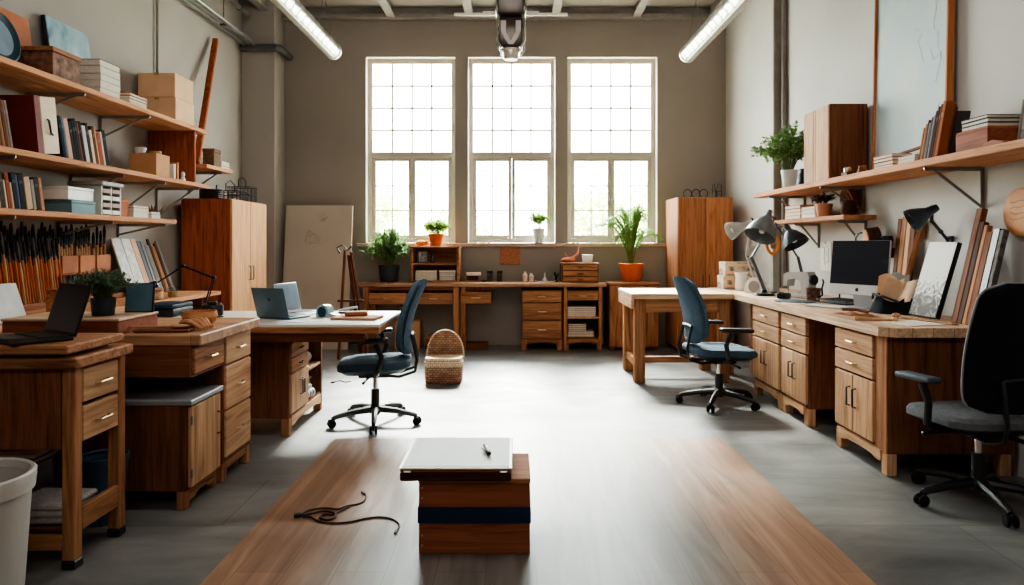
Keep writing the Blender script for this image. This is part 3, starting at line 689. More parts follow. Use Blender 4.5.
b = MB(); b.box(1.136, 1.839, 6.56, 6.61, 0.13, 0.185, 0.004); b.build('stretcher', OAK, t)
t = thing('bench_trestle', 'wooden leg frame holding up the far end of the workbench', 'trestle', (2.3, 6.7, 0), 0)
for x in (-0.25, 0.0, 0.3):
    leg(t, x, 0, 0.001, 0.751, 0.07, 0.08, OAK)
b = MB(); b.box(-0.214, -0.036, -0.02, 0.02, 0.2, 0.26, 0.003).box(0.036, 0.264, -0.02, 0.02, 0.2, 0.26, 0.003); b.build('stretcher', OAK, t)

# ================= wall shelves
BRKT = plain('bracket_grey', (146,143,138), 0.6, 0.0)
def bracket(t, y, dirx, xw, xt, z, drop=0.26):
    """dirx: +1 shelf reaches toward +X from the wall at xw"""
    b = MB(); s = dirx
    b.bar((xw+s*0.008, y, z-0.002), (xw+s*0.008, y, z-drop-0.02), 0.008, 0.026)
    b.bar((xw+s*0.012, y, z-0.008), (xt, y, z-0.008), 0.008, 0.03)
    b.bar((xw+s*0.014, y, z-drop), (xt-s*0.05, y, z-0.016), 0.01, 0.016)
    o = b.build('bracket', BRKT, t)
    b = MB(); b.box(min(xt, xt+s*0.006), max(xt, xt+s*0.006), y-0.006, y+0.006, z-0.017, z-0.001, 0.002); b.build('bracket_tip', GREYM, o)
def shelf(name, label, y0, y1, x0, x1, z, ys, dirx, xw, th=0.036, drops=None):
    t = thing(name, label, 'shelf', (0, 0, 0), 0)
    b = MB(); b.box(x0, x1, y0, y1, z-th, z, 0.004); b.build('board', SHELF, t)
    for i, y in enumerate(ys): bracket(t, y, dirx, xw, (x1-0.03) if dirx > 0 else (x0+0.03), z-th, drops[i] if drops else 0.2)
    return t
XS = -2.80
shelf('long_shelf', 'topmost long wooden wall shelf carrying boxes, books and the blue painting', 1.5, 6.38, XL+0.003, XS, 2.272, (2.6, 3.4, 4.6, 5.42), 1, XL, drops=(.2,.12,.14,.17))
s2 = shelf('long_shelf', 'middle long wooden wall shelf packed with portfolios and a side panel at its end', 1.5, 6.42, XL+0.003, XS, 1.782, (3.0, 3.96, 5.06, 5.66, 6.27), 1, XL, drops=(.1,.075,.25,.26,.26))
b = MB(); b.box(XL+0.006, XS-0.01, 6.14, 6.165, 1.783, 2.235, 0.003); b.build('end_panel', RED, s2)
shelf('long_shelf', 'lowest long wooden wall shelf with dark books and stacked boxes', 1.5, 5.80, XL+0.003, XS, 1.442, (3.0, 3.96, 4.92, 5.66), 1, XL, drops=(.1,.08,.1,.09))
shelf('short_shelf', 'short wooden wall shelf with a wire grid above the tall reddish cabinet', 6.5, 7.1, XL+0.003, -2.86, 1.985, (6.9,), 1, XL)
shelf('long_shelf', 'long wooden wall shelf under the large pale painting', 2.4, 6.86, 2.33, XR2-0.003, 1.73, (4.03, 5.4, 6.5), -1, XR2, th=0.042, drops=(.23,.185,.185))
shelf('short_shelf', 'short wooden wall shelf hanging beneath the long one beside the desk lamps', 5.22, 6.75, 2.45, XR2-0.003, 1.462, (5.37, 6.2), -1, XR2, drops=(.22,.2))

# ================= office chairs (local: sitter faces +X)
def chair(name, label, loc, rz, fab, seatm, shell, wide=False, arms=(-1, 1), bh=0.52, group=None):
    t = thing(name, label, 'chair', loc, rz)
    base = MB(); base.lathe([(0.0001,0.075),(0.05,0.078),(0.052,0.1),(0.035,0.125),(0.03,0.13)], 16)
    for k in range(5):
        a = 2*PI*k/5+0.35; c, s = math.cos(a), math.sin(a)
        base.tube([(0.03*c,0.03*s,0.1), (0.16*c,0.16*s,0.092), (0.285*c,0.285*s,0.068), (0.3*c,0.3*s,0.062)], [0.026,0.021,0.016,0.012], 8)
    base.build('base', BLACK, t)
    for k in range(5):
        a = 2*PI*k/5+0.35; c, s = math.cos(a), math.sin(a); px, py = 0.3*c, 0.3*s
        b = MB(); ax = (-s, c)
        for q in (-0.012, 0.012):
            M = Matrix.Translation((px+ax[0]*q*1.4, py+ax[1]*q*1.4, 0.029)) @ Matrix.Rotation(a, 4, 'Z') @ Matrix.Rotation(PI/2, 4, 'X')
            b.lathe([(0.0001,-0.008),(0.024,-0.008),(0.028,-0.004),(0.028,0.004),(0.024,0.008),(0.0001,0.008)], 14, M)
        b.obox((px, py, 0.045), (0.05, 0.012, 0.03), Euler((0,0,a)).to_matrix().to_4x4(), 0.004)
        b.build('caster', RUBBER, t)
    b = MB(); b.lathe([(0.0001,0.06),(0.03,0.06),(0.03,0.235),(0.026,0.24),(0.0001,0.24)], 16); b.build('column_sleeve', BLACK, t)
    b = MB(); b.lathe([(0.0001,0.24),(0.016,0.24),(0.016,0.335),(0.0001,0.335)], 14); b.build('gas_lift', CHROME, t)
    b = MB(); b.box(-0.1, 0.11, -0.08, 0.08, 0.325, 0.365, 0.012, seg=2).box(-0.05, 0.02, -0.15, 0.15, 0.345, 0.362, 0.006); b.build('mechanism', BLACK, t)
    for s in (-1, 1):
        b = MB(); b.tube([(0.03, s*0.08, 0.34), (0.05, s*0.2, 0.33), (0.06, s*0.245, 0.325)], [0.007,0.007,0.01], 8); b.build('lever', BLACK, t)
    # cushion seat: loft of superellipse rings
    def ring(z, sx, sy, cx=0.0):
        out = []
        for k in range(36):
            a = 2*PI*k/36; c, s = math.cos(a), math.sin(a); e = 0.45
            x = cx+sx*abs(c)**e*(1 if c >= 0 else -1); y = sy*abs(s)**e*(1 if s >= 0 else -1)
            zz = z+0.012*(x/0.24)**2*(1 if x < 0 else -1.2)
            out.append((x, y, zz))
        return out
    def loft(rings):
        b = MB(); V = [[b.b.verts.new(p) for p in r] for r in rings]
        for A, B in zip(V, V[1:]):
            for k in range(len(A)):
                b.b.faces.new((A[k], A[(k+1)%len(A)], B[(k+1)%len(A)], B[k]))
        b.b.faces.new(V[0][::-1]); b.b.faces.new(V[-1]); return b
    sw = 0.255 if wide else 0.235
    loft([ring(0.366,0.15,0.15), ring(0.368,0.2,0.19), ring(0.39,0.225,sw-0.02)]).build('seat_pan', BLACK, t)
    loft([ring(0.391,0.225,sw-0.02), ring(0.402,0.245,sw), ring(0.43,0.25,sw), ring(0.448,0.238,sw-0.012), ring(0.456,0.2,sw-0.05), ring(0.458,0.1,0.1)]).build('seat', seatm, t)
    # backrest
    z0, z1 = 0.49, 0.49+bh
    hw = 0.235 if wide else 0.215
    def bx(v, tilt=0.13): return -0.235-0.03*math.sin(PI*v)*(-1)+0.0-tilt*max(0, v-0.15)**1.2
    def wv(v):
        e = 1.0
        edge = min(v, 1-v)
        rad = 0.12 if wide else 0.2
        k = 1.0 if edge > rad else math.sqrt(max(0.0, 1-(1-edge/rad)**2))
        base = hw*(1.0 if wide else (0.82+0.18*math.sin(PI*min(1, v*1.1))))
        return base*(0.55+0.45*k)
    def sheet(off, th, shrink=1.0, front=True):
        b = MB(); nu, nv = 14, 18; F, G = [], []
        for j in range(nv+1):
            v = j/nv; fr, gr = [], []
            for i in range(nu+1):
                u = i/nu*2-1; y = u*wv(v)*shrink; z = z0+(z1-z0)*(0.5+(v-0.5)*shrink); curve = 0.04*u*u
                edge = min(1-abs(u), min(v, 1-v)*1.6); tk = th*min(1.0, math.sqrt(max(0, edge)*7))
                fr.append(b.b.verts.new((bx(v)+off+curve+tk, y, z))); gr.append(b.b.verts.new((bx(v)+off+curve-tk*0.25, y, z)))
            F.append(fr); G.append(gr)
        for j in range(nv):
            for i in range(nu):
                b.b.faces.new((F[j][i], F[j][i+1], F[j+1][i+1], F[j+1][i])); b.b.faces.new((G[j][i], G[j+1][i], G[j+1][i+1], G[j][i+1]))
        for j in range(nv):
            b.b.faces.new((F[j][0], F[j+1][0], G[j+1][0], G[j][0])); b.b.faces.new((F[j][nu], G[j][nu], G[j+1][nu], F[j+1][nu]))
        for i in range(nu):
            b.b.faces.new((F[0][i], G[0][i], G[0][i+1], F[0][i+1])); b.b.faces.new((F[nv][i], F[nv][i+1], G[nv][i+1], G[nv][i]))
        bmesh.ops.remove_doubles(b.b, verts=b.b.verts, dist=1e-5)
        return b
    bk = sheet(0.0, 0.045); back = bk.build('backrest', fab, t)
    sheet(-0.022, 0.014, 1.015).build('back_shell', shell, back)
    if wide:
        Q = [(u, 0.0) for u in [-1+i/7 for i in range(14)]]+[(1.0, v/24) for v in range(24)]+[(1-i/7, 1.0) for i in range(14)]+[(-1.0, 1-v/24) for v in range(24)]
        pp = []
        for u, v in Q:
            p = Vector((bx(v)-0.012+0.04*u*u, u*wv(v)*1.012, z0+(z1-z0)*(0.5+(v-0.5)*1.012)))
            if not pp or (p-pp[-1]).length > 0.004: pp.append(p)
        b = MB(); b.tube(pp, 0.006, 6, closed=True); b.build('piping', plain('piping_grey', (150,150,150), 0.8), back)  # grey tube stands in for the window-lit rim of the backrest
    b = MB()
    for s in (-1, 1):
        b.tube([(-0.02, s*0.06, 0.345), (-0.17, s*0.09, 0.335), (-0.275, s*0.1, 0.37), (-0.29, s*0.1, 0.45), (bx(0.25)-0.03, s*0.09, z0+bh*0.25)], 0.011, 8)
    b.tube([(bx(0.25)-0.03, -0.09, z0+bh*0.25), (bx(0.25)-0.036, 0, z0+bh*0.26), (bx(0.25)-0.03, 0.09, z0+bh*0.25)], 0.011, 8)
    b.build('back_support', BLACK, t)
    for s in arms:
        a = MB(); y = s*(sw+0.035)
        a.tube([(-0.02, s*0.14, 0.362), (-0.02, s*(sw-0.01), 0.372), (-0.035, y, 0.40), (-0.06, y+s*0.01, 0.5), (-0.02, y+s*0.012, 0.588)], [0.016,0.018,0.018,0.017,0.02], 10)
        ar = a.build('armrest', BLACK, t)
        b = MB(); b.obox((0.02, y+s*0.008, 0.607), (0.25, 0.075, 0.03), Euler((0, R(2), 0)).to_matrix().to_4x4(), 0.013, seg=3); b.build('arm_pad', BLACK if not wide else plain('arm_grey', (70,78,86), 0.6), ar)
    return t
SHELLB = plain('shell_fabric', (58,78,96), 0.8, noise=0.12, nscale=40, bump=0.3)
chair('office_chair', 'blue-grey office chair with its back to the wicker basket, pulled to the white table', (-0.97, 4.86, 0), R(187), FABRIC, SEATF, SHELLB, bh=0.5)
chair('office_chair', 'blue-grey office chair facing the long workbench', (1.58, 5.42, 0), R(6), FABRIC, SEATF, SHELLB, bh=0.5)
chair('swivel_chair', 'large black-backed swivel chair with grey seat at the workbench end', (2.23, 3.37, 0), R(96), BFAB, GFAB, BFAB, wide=True, bh=0.58)
# ================================================================== SHELF WALL OBJECTS
ORD = ['first','second','third','fourth','fifth','sixth','seventh','eighth','ninth','tenth','eleventh','twelfth','thirteenth','fourteenth','fifteenth','sixteenth','seventeenth','eighteenth']
CM = {}
def cmat(rgb, rough=0.85):
    k = 'cover_%d_%d_%d' % rgb
    return plain(k, rgb, rough, noise=0.1)
def book_mesh(t, h, d, rgb, pages=True):
    """spine toward -Y of local frame (local x thickness, y depth, z height); hard covers over a page block"""
    b = MB()
    if pages and t > 0.012:
        c = 0.003
        b.box(0, c, 0, d, 0, h, 0.0008).box(t-c, t, 0, d, 0, h, 0.0008).box(c, t-c, -0.001, c, 0, h, 0.0008)
        b.box(c+0.0003, t-c-0.0003, c+0.0003, d-0.006, 0.005, h-0.005, 0, mi=1)
        b.box(c, t-c, -0.0022, -0.0012, h*0.72, h*0.8, 0, mi=2)
    else:
        b.box(0, t, 0, d, 0, h, 0.0015)
        b.box(t*0.25, t*0.75, -0.0015, -0.0005, h*0.6, h*0.7, 0, mi=2)
    lite = tuple(min(255, int(v*0.7+50)) for v in rgb)
    return b, [cmat(rgb), PAGES, cmat(lite)]
def upright_row(y0, x, z, rz, specs, namef, labelf, group, lean=8, cat='book', name='book'):
    """a row of leaning volumes; row runs along +Y for rz=90deg. specs: (thickness, height, depth, rgb, word)"""
    y = y0; sgn = 1
    for i, sp in enumerate(specs):
        th, h, d, rgb, word = sp[:5]; le = sp[5] if len(sp) > 5 else lean
        b, mats = book_mesh(th, h, d, rgb)
        nm = sp[6] if len(sp) > 6 else name
        o = b.build(nm, mats)
        a = R(le)
        if rz > 0:     # shelf wall: spines face +X ; local x -> world +Y
            M = Matrix.Translation((x, y, z+0.0012)) @ Matrix.Rotation(a, 4, 'X') @ Matrix.Rotation(rz, 4, 'Z')
        else:          # other wall: spines face -X ; local x -> world -Y
            M = Matrix.Translation((x, y-th*math.cos(a)+th, z+0.0012+th*math.sin(a))) @ Matrix.Rotation(a, 4, 'X') @ Matrix.Rotation(rz, 4, 'Z')
        o.matrix_world = M
        tag(o, labelf(i, word), cat, group)
        step = th/math.cos(a)+0.0025
        y += step if rz > 0 else -step
    return y
def stack(x0, x1, y0, y1, z, specs, face, labelf, group, name='book', cat='book', jit=0.006, seed=3):
    """flat pile; specs: (thickness, rgb, word)"""
    rnd = random.Random(seed); n = len(specs)
    for i, sp in enumerate(specs):
        th, rgb, word = sp[:3]; k = sp[3] if len(sp) > 3 else 0.0
        a0, a1, c0, c1 = x0+rnd.uniform(0, jit)+k, x1-rnd.uniform(0, jit)-k, y0+rnd.uniform(0, jit)+k, y1-rnd.uniform(0, jit)-k
        b = MB()
        if th > 0.012:
            c = 0.003
            b.box(a0, a1, c0, c1, 0, c, 0.0006).box(a0, a1, c0, c1, th-c, th, 0.0006)
            b.box(a0+0.004, a1-0.004, c0+0.004, c1-0.004, c+0.0002, th-c-0.0002, 0, mi=1)
        else: b.box(a0, a1, c0, c1, 0, th, 0.0008)
        o = b.build(name, [cmat(rgb), PAGES]); o.location.z = z+0.0008
        tag(o, labelf(i, n, word), cat, group); z += th+0.0008
    return z
def pile_pos(i, n):
    if n == 1: return 'only one'
    if i == 0: return 'bottom one'
    if i == n-1: return 'topmost one'
    return ORD[i]+' from the bottom'

# ---------------- top shelf, z = 2.272
Z1 = 2.273
RW = plain('panel_orange', (176,108,74), 0.6, noise=0.28, nscale=3)
b = MB(); b.box(0, 0.02, 3.3, 4.54, 0, 0.43, 0.003)
o = b.build('wood_board', RW); o.location = (-3.11, 0, Z1); o.rotation_euler = (0, R(-9), 0); tag(o, 'big orange-brown grained panel leaning on the wall at the near end of the top shelf', 'panel')
t = thing('round_tray', 'round dark teal tray with a pale blue centre leaning on the top shelf', 'tray', (-2.935, 3.98, Z1+0.148), 0)
M = Matrix.Rotation(R(80), 4, 'Y')
b = MB(); b.lathe([(0.105,0.0),(0.125,0.0),(0.145,0.012),(0.147,0.02),(0.14,0.022),(0.124,0.012),(0.105,0.008)], 32, M); b.build('tray_rim', TEAL, t)
b = MB(); b.lathe([(0.0001,0.0),(0.106,0.0),(0.106,0.007),(0.0001,0.007)], 32, M); b.build('tray_centre', plain('tray_blue', (112,128,146), 0.5), t)
b = MB(); b.prism([(0,0),(0.12,0),(0.05,0.19),(0.02,0.19)], Matrix.Translation((0,0,0)) @ Matrix.Rotation(PI/2,4,'X'), 0.03)
o = b.build('wedge_block', DKW); o.location = (-3.02, 4.15, Z1); o.rotation_euler = (0,0,R(70)); tag(o, 'dark triangular wood offcut standing on the top shelf between tray and lidded box', 'wood block')
t = thing('lidded_box', 'brown wooden box with a lifted lid on the top shelf under the blue painting', 'box', (-3.06, 4.3, Z1), 0)
BXM = plain('printed_box', (120,84,66), 0.7, noise=0.5, nscale=22)
b = MB(); b.box(0, 0.22, 0, 0.27, 0, 0.155, 0.003); b.build('box_body', [BXM], t)
b = MB(); b.box(-0.008, 0.228, -0.008, 0.278, 0.157, 0.187, 0.004); b.build('lid', OAK, t)
def painting_mat(name, cols, sc=2.2):
    m, nt, b = _new(name); tc = N(nt, 'ShaderNodeTexCoord'); n1 = N(nt, 'ShaderNodeTexNoise', Scale=sc, Detail=4.0, Distortion=0.8)
    nt.links.new(tc.outputs['Object'], n1.inputs['Vector'])
    st = [(0.25+0.5*i/(len(cols)-1), lin(c)) for i, c in enumerate(cols)]
    rp = ramp(nt, st); nt.links.new(n1.outputs['Fac'], rp.inputs[0]); nt.links.new(rp.outputs[0], b.inputs['Base Color']); b.inputs['Roughness'].default_value = 0.7
    return m
t = thing('canvas_painting', 'cloudy blue-grey canvas painting leaning on the wall above the top shelf', 'painting', (-3.1, 4.72, Z1+0.005), 0, rot=(0, R(-8), 0))
b = MB(); b.box(-0.03, -0.002, 0, 0.47, 0, 0.52, 0.002); b.build('stretcher_frame', BLACK, t)
b = MB(); b.box(-0.0018, 0.004, 0.004, 0.466, 0.004, 0.518, 0.001); b.build('canvas', painting_mat('sky_paint', [(70,98,116),(122,154,168),(150,178,188),(186,200,202)], 4.0), t)
def stk_lab(where): return lambda i, n, w: '%s book, %s in the %s' % (w, pile_pos(i, n), where)
stack(-3.03, -2.84, 4.80, 5.05, Z1, [(0.048,(206,204,196),'thick pale grey'),(0.05,(196,196,190),'thick whitish'),(0.045,(180,184,180),'thick grey-edged'),(0.05,(210,206,196),'thick ivory'),(0.045,(92,92,90),'dark grey-covered')], 1, stk_lab('tall pale pile on the top shelf'), 'tall pile of pale books on the top shelf')
stack(-3.02, -2.83, 5.15, 5.4, Z1, [(0.022,(220,214,200),'white slim'),(0.02,(206,180,150),'tan slim'),(0.022,(150,84,58),'rust slim'),(0.018,(190,120,86),'orange slim')], 1, stk_lab('low pile beside the cardboard boxes'), 'low pile of slim books on the top shelf', seed=5)
for i, (y, lab, h) in enumerate(((5.22, 'small dark-edged reddish card leaning behind the tall pale book pile', 0.25), (5.52, 'small brown framed board leaning behind the low slim book pile', 0.2))):
    t = thing('framed_picture', lab, 'frame', (-3.12, y, Z1), 0, rot=(0, R(-10), 0))
    b = MB(); b.box(-0.012, 0, 0, 0.14, 0, h, 0.001); b.build('backing', DKW, t)
    b = MB(); b.box(0.0005, 0.006, 0.004, 0.136, 0.004, h-0.004, 0.001); b.build('face', BROWNL, t)
def carton(label, loc, w, d, h, mat=CARDL, grp=None):
    t = thing('cardboard_box', label, 'box', loc, 0, grp)
    b = MB(); b.box(0, w, 0, d, 0, h, 0.003); b.build('box_body', mat, t)
    b = MB(); b.box(w/2-0.02, w/2+0.02, -0.0006, d+0.0006, h-0.02, h+0.0012, 0); b.build('tape', CARD, t); return t
carton('lower of the two stacked cardboard boxes at the far end of the top shelf', (-3.18, 5.9, Z1), 0.32, 0.34, 0.205, CARDL, 'stacked cardboard boxes')
carton('upper of the two stacked cardboard boxes, nearest the leaning pole', (-3.18, 5.9, Z1+0.2075), 0.315, 0.335, 0.205, CARDL, 'stacked cardboard boxes')

# ---------------- middle shelf, z = 1.782
Z2 = 1.783
boards = [(0.018,0.27,0.26,(120,70,46),'rust brown'),(0.012,0.25,0.25,(178,140,110),'tan'),(0.022,0.3,0.26,(86,54,38),'dark brown'),(0.012,0.28,0.25,(196,158,124),'pale birch'),(0.016,0.3,0.26,(132,84,56),'mid brown'),(0.012,0.3,0.25,(104,64,44),'chestnut'),(0.014,0.29,0.25,(164,120,90),'light brown'),(0.018,0.28,0.25,(92,60,44),'umber'),(0.014,0.27,0.24,(142,98,72),'fawn'),(0.02,0.27,0.25,(120,118,118),'grey')]
boards = [(0.016,0.26,0.25,(110,60,40),'reddish'),(0.02,0.28,0.25,(70,46,36),'near-black brown'),(0.014,0.25,0.24,(186,150,118),'sand')]+boards
upright_row(3.75, -2.86, Z2, PI/2, boards, None, lambda i, w: '%s wooden panel, %s of the leaning row before the red portfolio box' % (w, ORD[i]), 'thin wooden panels on the middle shelf', 13, 'panel', 'thin_board')
# portfolio box with handle
t = thing('portfolio_box', 'cream-fronted dark red portfolio box with a black handle on the middle shelf', 'portfolio', (-2.86, 4.205, Z2+0.001), 0, rot=(R(8), 0, 0))
b = MB(); b.box(-0.28, 0, 0, 0.05, 0, 0.35, 0.003); b.build('red_cover', plain('cover_wine', (110,40,30), 0.6), t)
b = MB(); b.box(-0.28, 0.002, 0.0515, 0.195, 0, 0.345, 0.003); b.build('box_front', CREAM, t)
b = MB(); b.tube([(0.004,0.10,0.21),(0.014,0.10,0.2),(0.016,0.105,0.13),(0.014,0.125,0.115),(0.004,0.132,0.122)], 0.006, 8); b.build('handle', BLACK, t)
mags = [(0.025,0.27,0.25,(26,28,32),'black'),(0.02,0.27,0.24,(70,96,120),'steel blue'),(0.045,0.26,0.25,(196,160,140),'pinkish'),(0.03,0.25,0.25,(36,34,36),'charcoal'),(0.025,0.27,0.24,(22,26,34),'blue-black'),(0.02,0.28,0.25,(46,48,54),'dark slate'),(0.022,0.26,0.24,(112,62,42),'rust'),(0.025,0.27,0.25,(30,32,40),'ink'),(0.02,0.25,0.24,(206,202,196),'white'),(0.014,0.25,0.24,(216,214,210),'silver-white'),(0.03,0.27,0.25,(40,40,48),'dark navy'),(0.03,0.23,0.22,(218,190,160),'cream'),(0.03,0.26,0.25,(92,52,36),'brown'),(0.012,0.25,0.24,(206,170,130),'beige'),(0.045,0.22,0.22,(150,74,52),'brick red'),(0.014,0.24,0.24,(226,220,208),'ivory'),(0.04,0.25,0.25,(28,28,32),'thick black')]
upright_row(4.44, -2.86, Z2, PI/2, mags, None, lambda i, w: '%s folder, %s along from the red portfolio box on the middle shelf' % (w, ORD[i]), 'folders on the middle shelf', 15, 'folder', 'folder')
carton('small tan cardboard box on the middle shelf before the end panel', (-3.1, 5.62, Z2), 0.22, 0.22, 0.19, CARD)
b = MB(); b.lathe([(0.028,0.0),(0.045,0.0),(0.047,0.008),(0.047,0.025),(0.03,0.027),(0.028,0.02),(0.028,0.0)], 20); o = b.build('tape_roll', plain('tape_tan', (168,124,76), 0.5)); o.location = (-2.95, 5.74, Z2+0.1925); tag(o, 'brown tape roll lying on the small tan cardboard box', 'tape roll')
b = MB(); b.lathe([(0.0001,0),(0.036,0),(0.046,0.05),(0.043,0.05),(0.033,0.006),(0.0001,0.006)], 20); o = b.build('cup', WHITE); o.location = (-3.05, 5.70, Z2+0.1925); tag(o, 'white cup on top of the small tan cardboard box', 'cup')
b, ms = book_mesh(0.03, 0.13, 0.14, (226,220,210)); o = b.build('book', ms); o.location = (-2.86, 5.87, Z2+0.001); o.rotation_euler = (0,0,PI/2); tag(o, 'white upright book between the small tan box and the end panel', 'book')
b, ms = book_mesh(0.03, 0.15, 0.14, (176,120,84)); o = b.build('book', ms); o.location = (-2.86, 5.925, Z2+0.001); o.rotation_euler = (0,0,PI/2); tag(o, 'brown upright book next to the small white figurine', 'book')
b = MB(); b.lathe([(0.0001,0),(0.024,0),(0.02,0.02),(0.012,0.04),(0.018,0.055),(0.014,0.075),(0.0001,0.085)], 12); o = b.build('figurine', WHITE); o.location = (-2.87, 6.05, Z2+0.001); tag(o, 'tiny white figurine at the end of the middle shelf', 'figurine')

# ---------------- lowest shelf, z = 1.442
Z3 = 1.443
bk = [(0.03,0.2,0.18,(30,28,30),'black'),(0.016,0.19,0.18,(150,64,50),'red'),(0.03,0.21,0.18,(24,24,28),'thick black'),(0.014,0.2,0.18,(170,150,124),'sand'),(0.035,0.2,0.18,(62,52,50),'dark brown'),(0.012,0.16,0.17,(206,190,160),'cream'),(0.03,0.2,0.18,(140,64,40),'rust'),(0.014,0.15,0.17,(190,168,140),'beige'),(0.035,0.205,0.18,(24,30,44),'navy'),(0.012,0.2,0.18,(84,102,124),'blue'),(0.045,0.205,0.18,(30,22,24),'burgundy-black'),(0.05,0.19,0.18,(190,160,134),'wide tan'),(0.03,0.18,0.18,(132,126,124),'grey'),(0.035,0.195,0.18,(52,38,34),'umber'),(0.03,0.195,0.18,(168,118,92),'caramel')]
bk = [(0.03,0.2,0.18,(44,40,42),'charcoal'),(0.03,0.2,0.18,(80,54,44),'cocoa')]+bk
upright_row(3.72, -2.85, Z3, PI/2, bk, None, lambda i, w: '%s book, %s from the camera end of the lowest shelf' % (w, ORD[i]), 'books on the lowest shelf', 11)
def storage_box(label, x0, x1, y0, y1, z, h, mat, lid, grp=None):
    t = thing('storage_box', label, 'box', (0,0,z), 0, grp)
    b = MB(); b.box(x0, x1, y0, y1, 0, h*0.78, 0.003); b.build('box_body', mat, t)
    b = MB(); b.box(x0-0.003, x1+0.003, y0-0.003, y1+0.003, h*0.785, h, 0.003); b.build('lid', lid, t)
storage_box('muted teal flat box under the white one on the lowest shelf', -3.1, -2.85, 4.5, 4.76, Z3, 0.085, plain('box_teal', (98,134,140), 0.6), plain('box_teal', (98,134,140), 0.6), 'stacked flat boxes')
storage_box('white-fronted flat box lying on the teal box on the lowest shelf', -3.1, -2.86, 4.48, 4.75, Z3+0.0865, 0.085, WHITE, WHITE, 'stacked flat boxes')
t = thing('drawer_organizer', 'small white-framed desk organizer with stacked trays on the lowest shelf', 'organizer', (-3.05, 4.79, Z3), 0)
b = MB(); b.box(0, 0.22, 0, 0.014, 0, 0.2, 0.002).box(0, 0.22, 0.226, 0.24, 0, 0.2, 0.002).box(0, 0.01, 0.014, 0.226, 0, 0.2, 0.001).box(0, 0.22, 0.113, 0.125, 0, 0.2, 0.001); b.build('organizer_frame', plain('organizer_white', (196,194,188), 0.5), t)
b = MB(); b.box(-0.01, 0.235, -0.012, 0.252, 0.201, 0.232, 0.006); b.build('organizer_top', plain('organizer_grey', (150,150,146), 0.5), t)
for k in range(4):
    for q in (0.016, 0.128):
        b = MB(); b.box(0.012, 0.222, q, q+0.094, 0.006+k*0.049, 0.036+k*0.049, 0.003); b.build('tray', plain('tray_%d' % (k % 2), ((214,206,196),(150,120,104))[k % 2], 0.5), t)
storage_box('orange-brown box beside the white organizer on the lowest shelf', -3.03, -2.87, 5.085, 5.2, Z3, 0.13, plain('box_orange', (168,92,54), 0.7), plain('box_orange', (168,92,54), 0.7))
stack(-3.02, -2.84, 5.22, 5.44, Z3, [(0.04,(214,216,212),'white'),(0.03,(206,196,176),'cream'),(0.018,(190,120,80),'orange')], 1, stk_lab('flat pile beside the orange-brown box'), 'flat book pile on the lowest shelf', seed=9)
stack(-3.0, -2.83, 5.46, 5.6, Z3, [(0.03,(150,166,178),'pale blue'),(0.02,(176,186,190),'grey-blue')], 1, stk_lab('short blue pile by the dried pod'), 'blue books on the lowest shelf', seed=10)
t = thing('dried_pod', 'dried brown seed pod with curled leaves at the end of the lowest shelf', 'dried plant', (-2.93, 5.69, Z3), 0)
rnd = random.Random(4); b = MB()
for k in range(16):
    a = 2*PI*k/16+rnd.uniform(-.1,.1); r = rnd.uniform(.045,.075); h = rnd.uniform(.06,.12)
    c, s = math.cos(a), math.sin(a); w = 0.02
    for (p, q, r0, r1) in ((0.0, 0.5, 0.012, 0.7), (0.5, 1.0, 0.7, 1.0)):
        x0, z0_, x1, z1_ = r0*r, p*h+0.006, r1*r, q*h+0.006
        b.quad((c*x0-s*w*.7, s*x0+c*w*.7, z0_), (c*x0+s*w*.7, s*x0-c*w*.7, z0_), (c*x1+s*w*(1.01-q), s*x1-c*w*(1.01-q), z1_), (c*x1-s*w*(1.01-q), s*x1+c*w*(1.01-q), z1_))
b.build('petals_foliage', plain('dried_brown', (128,92,66), 0.9), t, smooth=False)
b = MB(); b.lathe([(0.0001,0),(0.03,0.0),(0.04,0.02),(0.02,0.05),(0.0001,0.06)], 12); b.build('pod_core', plain('dried_brown', (128,92,66), 0.9), t)

# ---------------- short shelf, wire grid, top of tall cabinet
ZS = 1.986
t = thing('wire_grid', 'pale wire grid panel leaning on the short shelf', 'wire grid', (-3.085, 6.62, ZS+0.003), 0, rot=(0, R(-8), 0))
b = MB()
for k in range(7): b.tube([(0, k*0.06, 0.0), (0, k*0.06, 0.5)], 0.004, 6)
for k in range(9): b.tube([(0.0, 0, k*0.0625+0.002), (0.0, 0.36, k*0.0625+0.002)], 0.004, 6)
b.build('grid_lattice', plain('wire_pale', (178,180,176), 0.4, 0.5), t)
storage_box('brown woven box on the short shelf before the wire grid', -2.99, -2.88, 6.70, 6.85, ZS, 0.17, plain('box_brown', (112,88,68), 0.8, noise=0.3, nscale=50), plain('box_brown', (112,88,68), 0.8))
stack(-3.02, -2.88, 6.88, 7.08, ZS, [(0.025,(206,184,150),'tan'),(0.022,(190,170,140),'sand'),(0.02,(222,206,180),'cream')], 1, lambda i, n, w: '%s folded cloth, %s on the short shelf' % (w, pile_pos(i, n)), 'folded cloths on the short shelf', 'folded_cloth', 'cloth', seed=12)
b = MB(); b.bar((-2.98, 6.55, ZS+0.016), (-3.165, 7.4, 3.4), 0.055, 0.05, 0.006)
tag(b.build('leaning_pole', wood('pole_wood', (120,50,22), (184,96,52))), 'long reddish wooden pole leaning above the tall cabinet', 'pole')
ZC = 1.671
WIRE = plain('wire_black', (40,40,42), 0.4, 0.5)
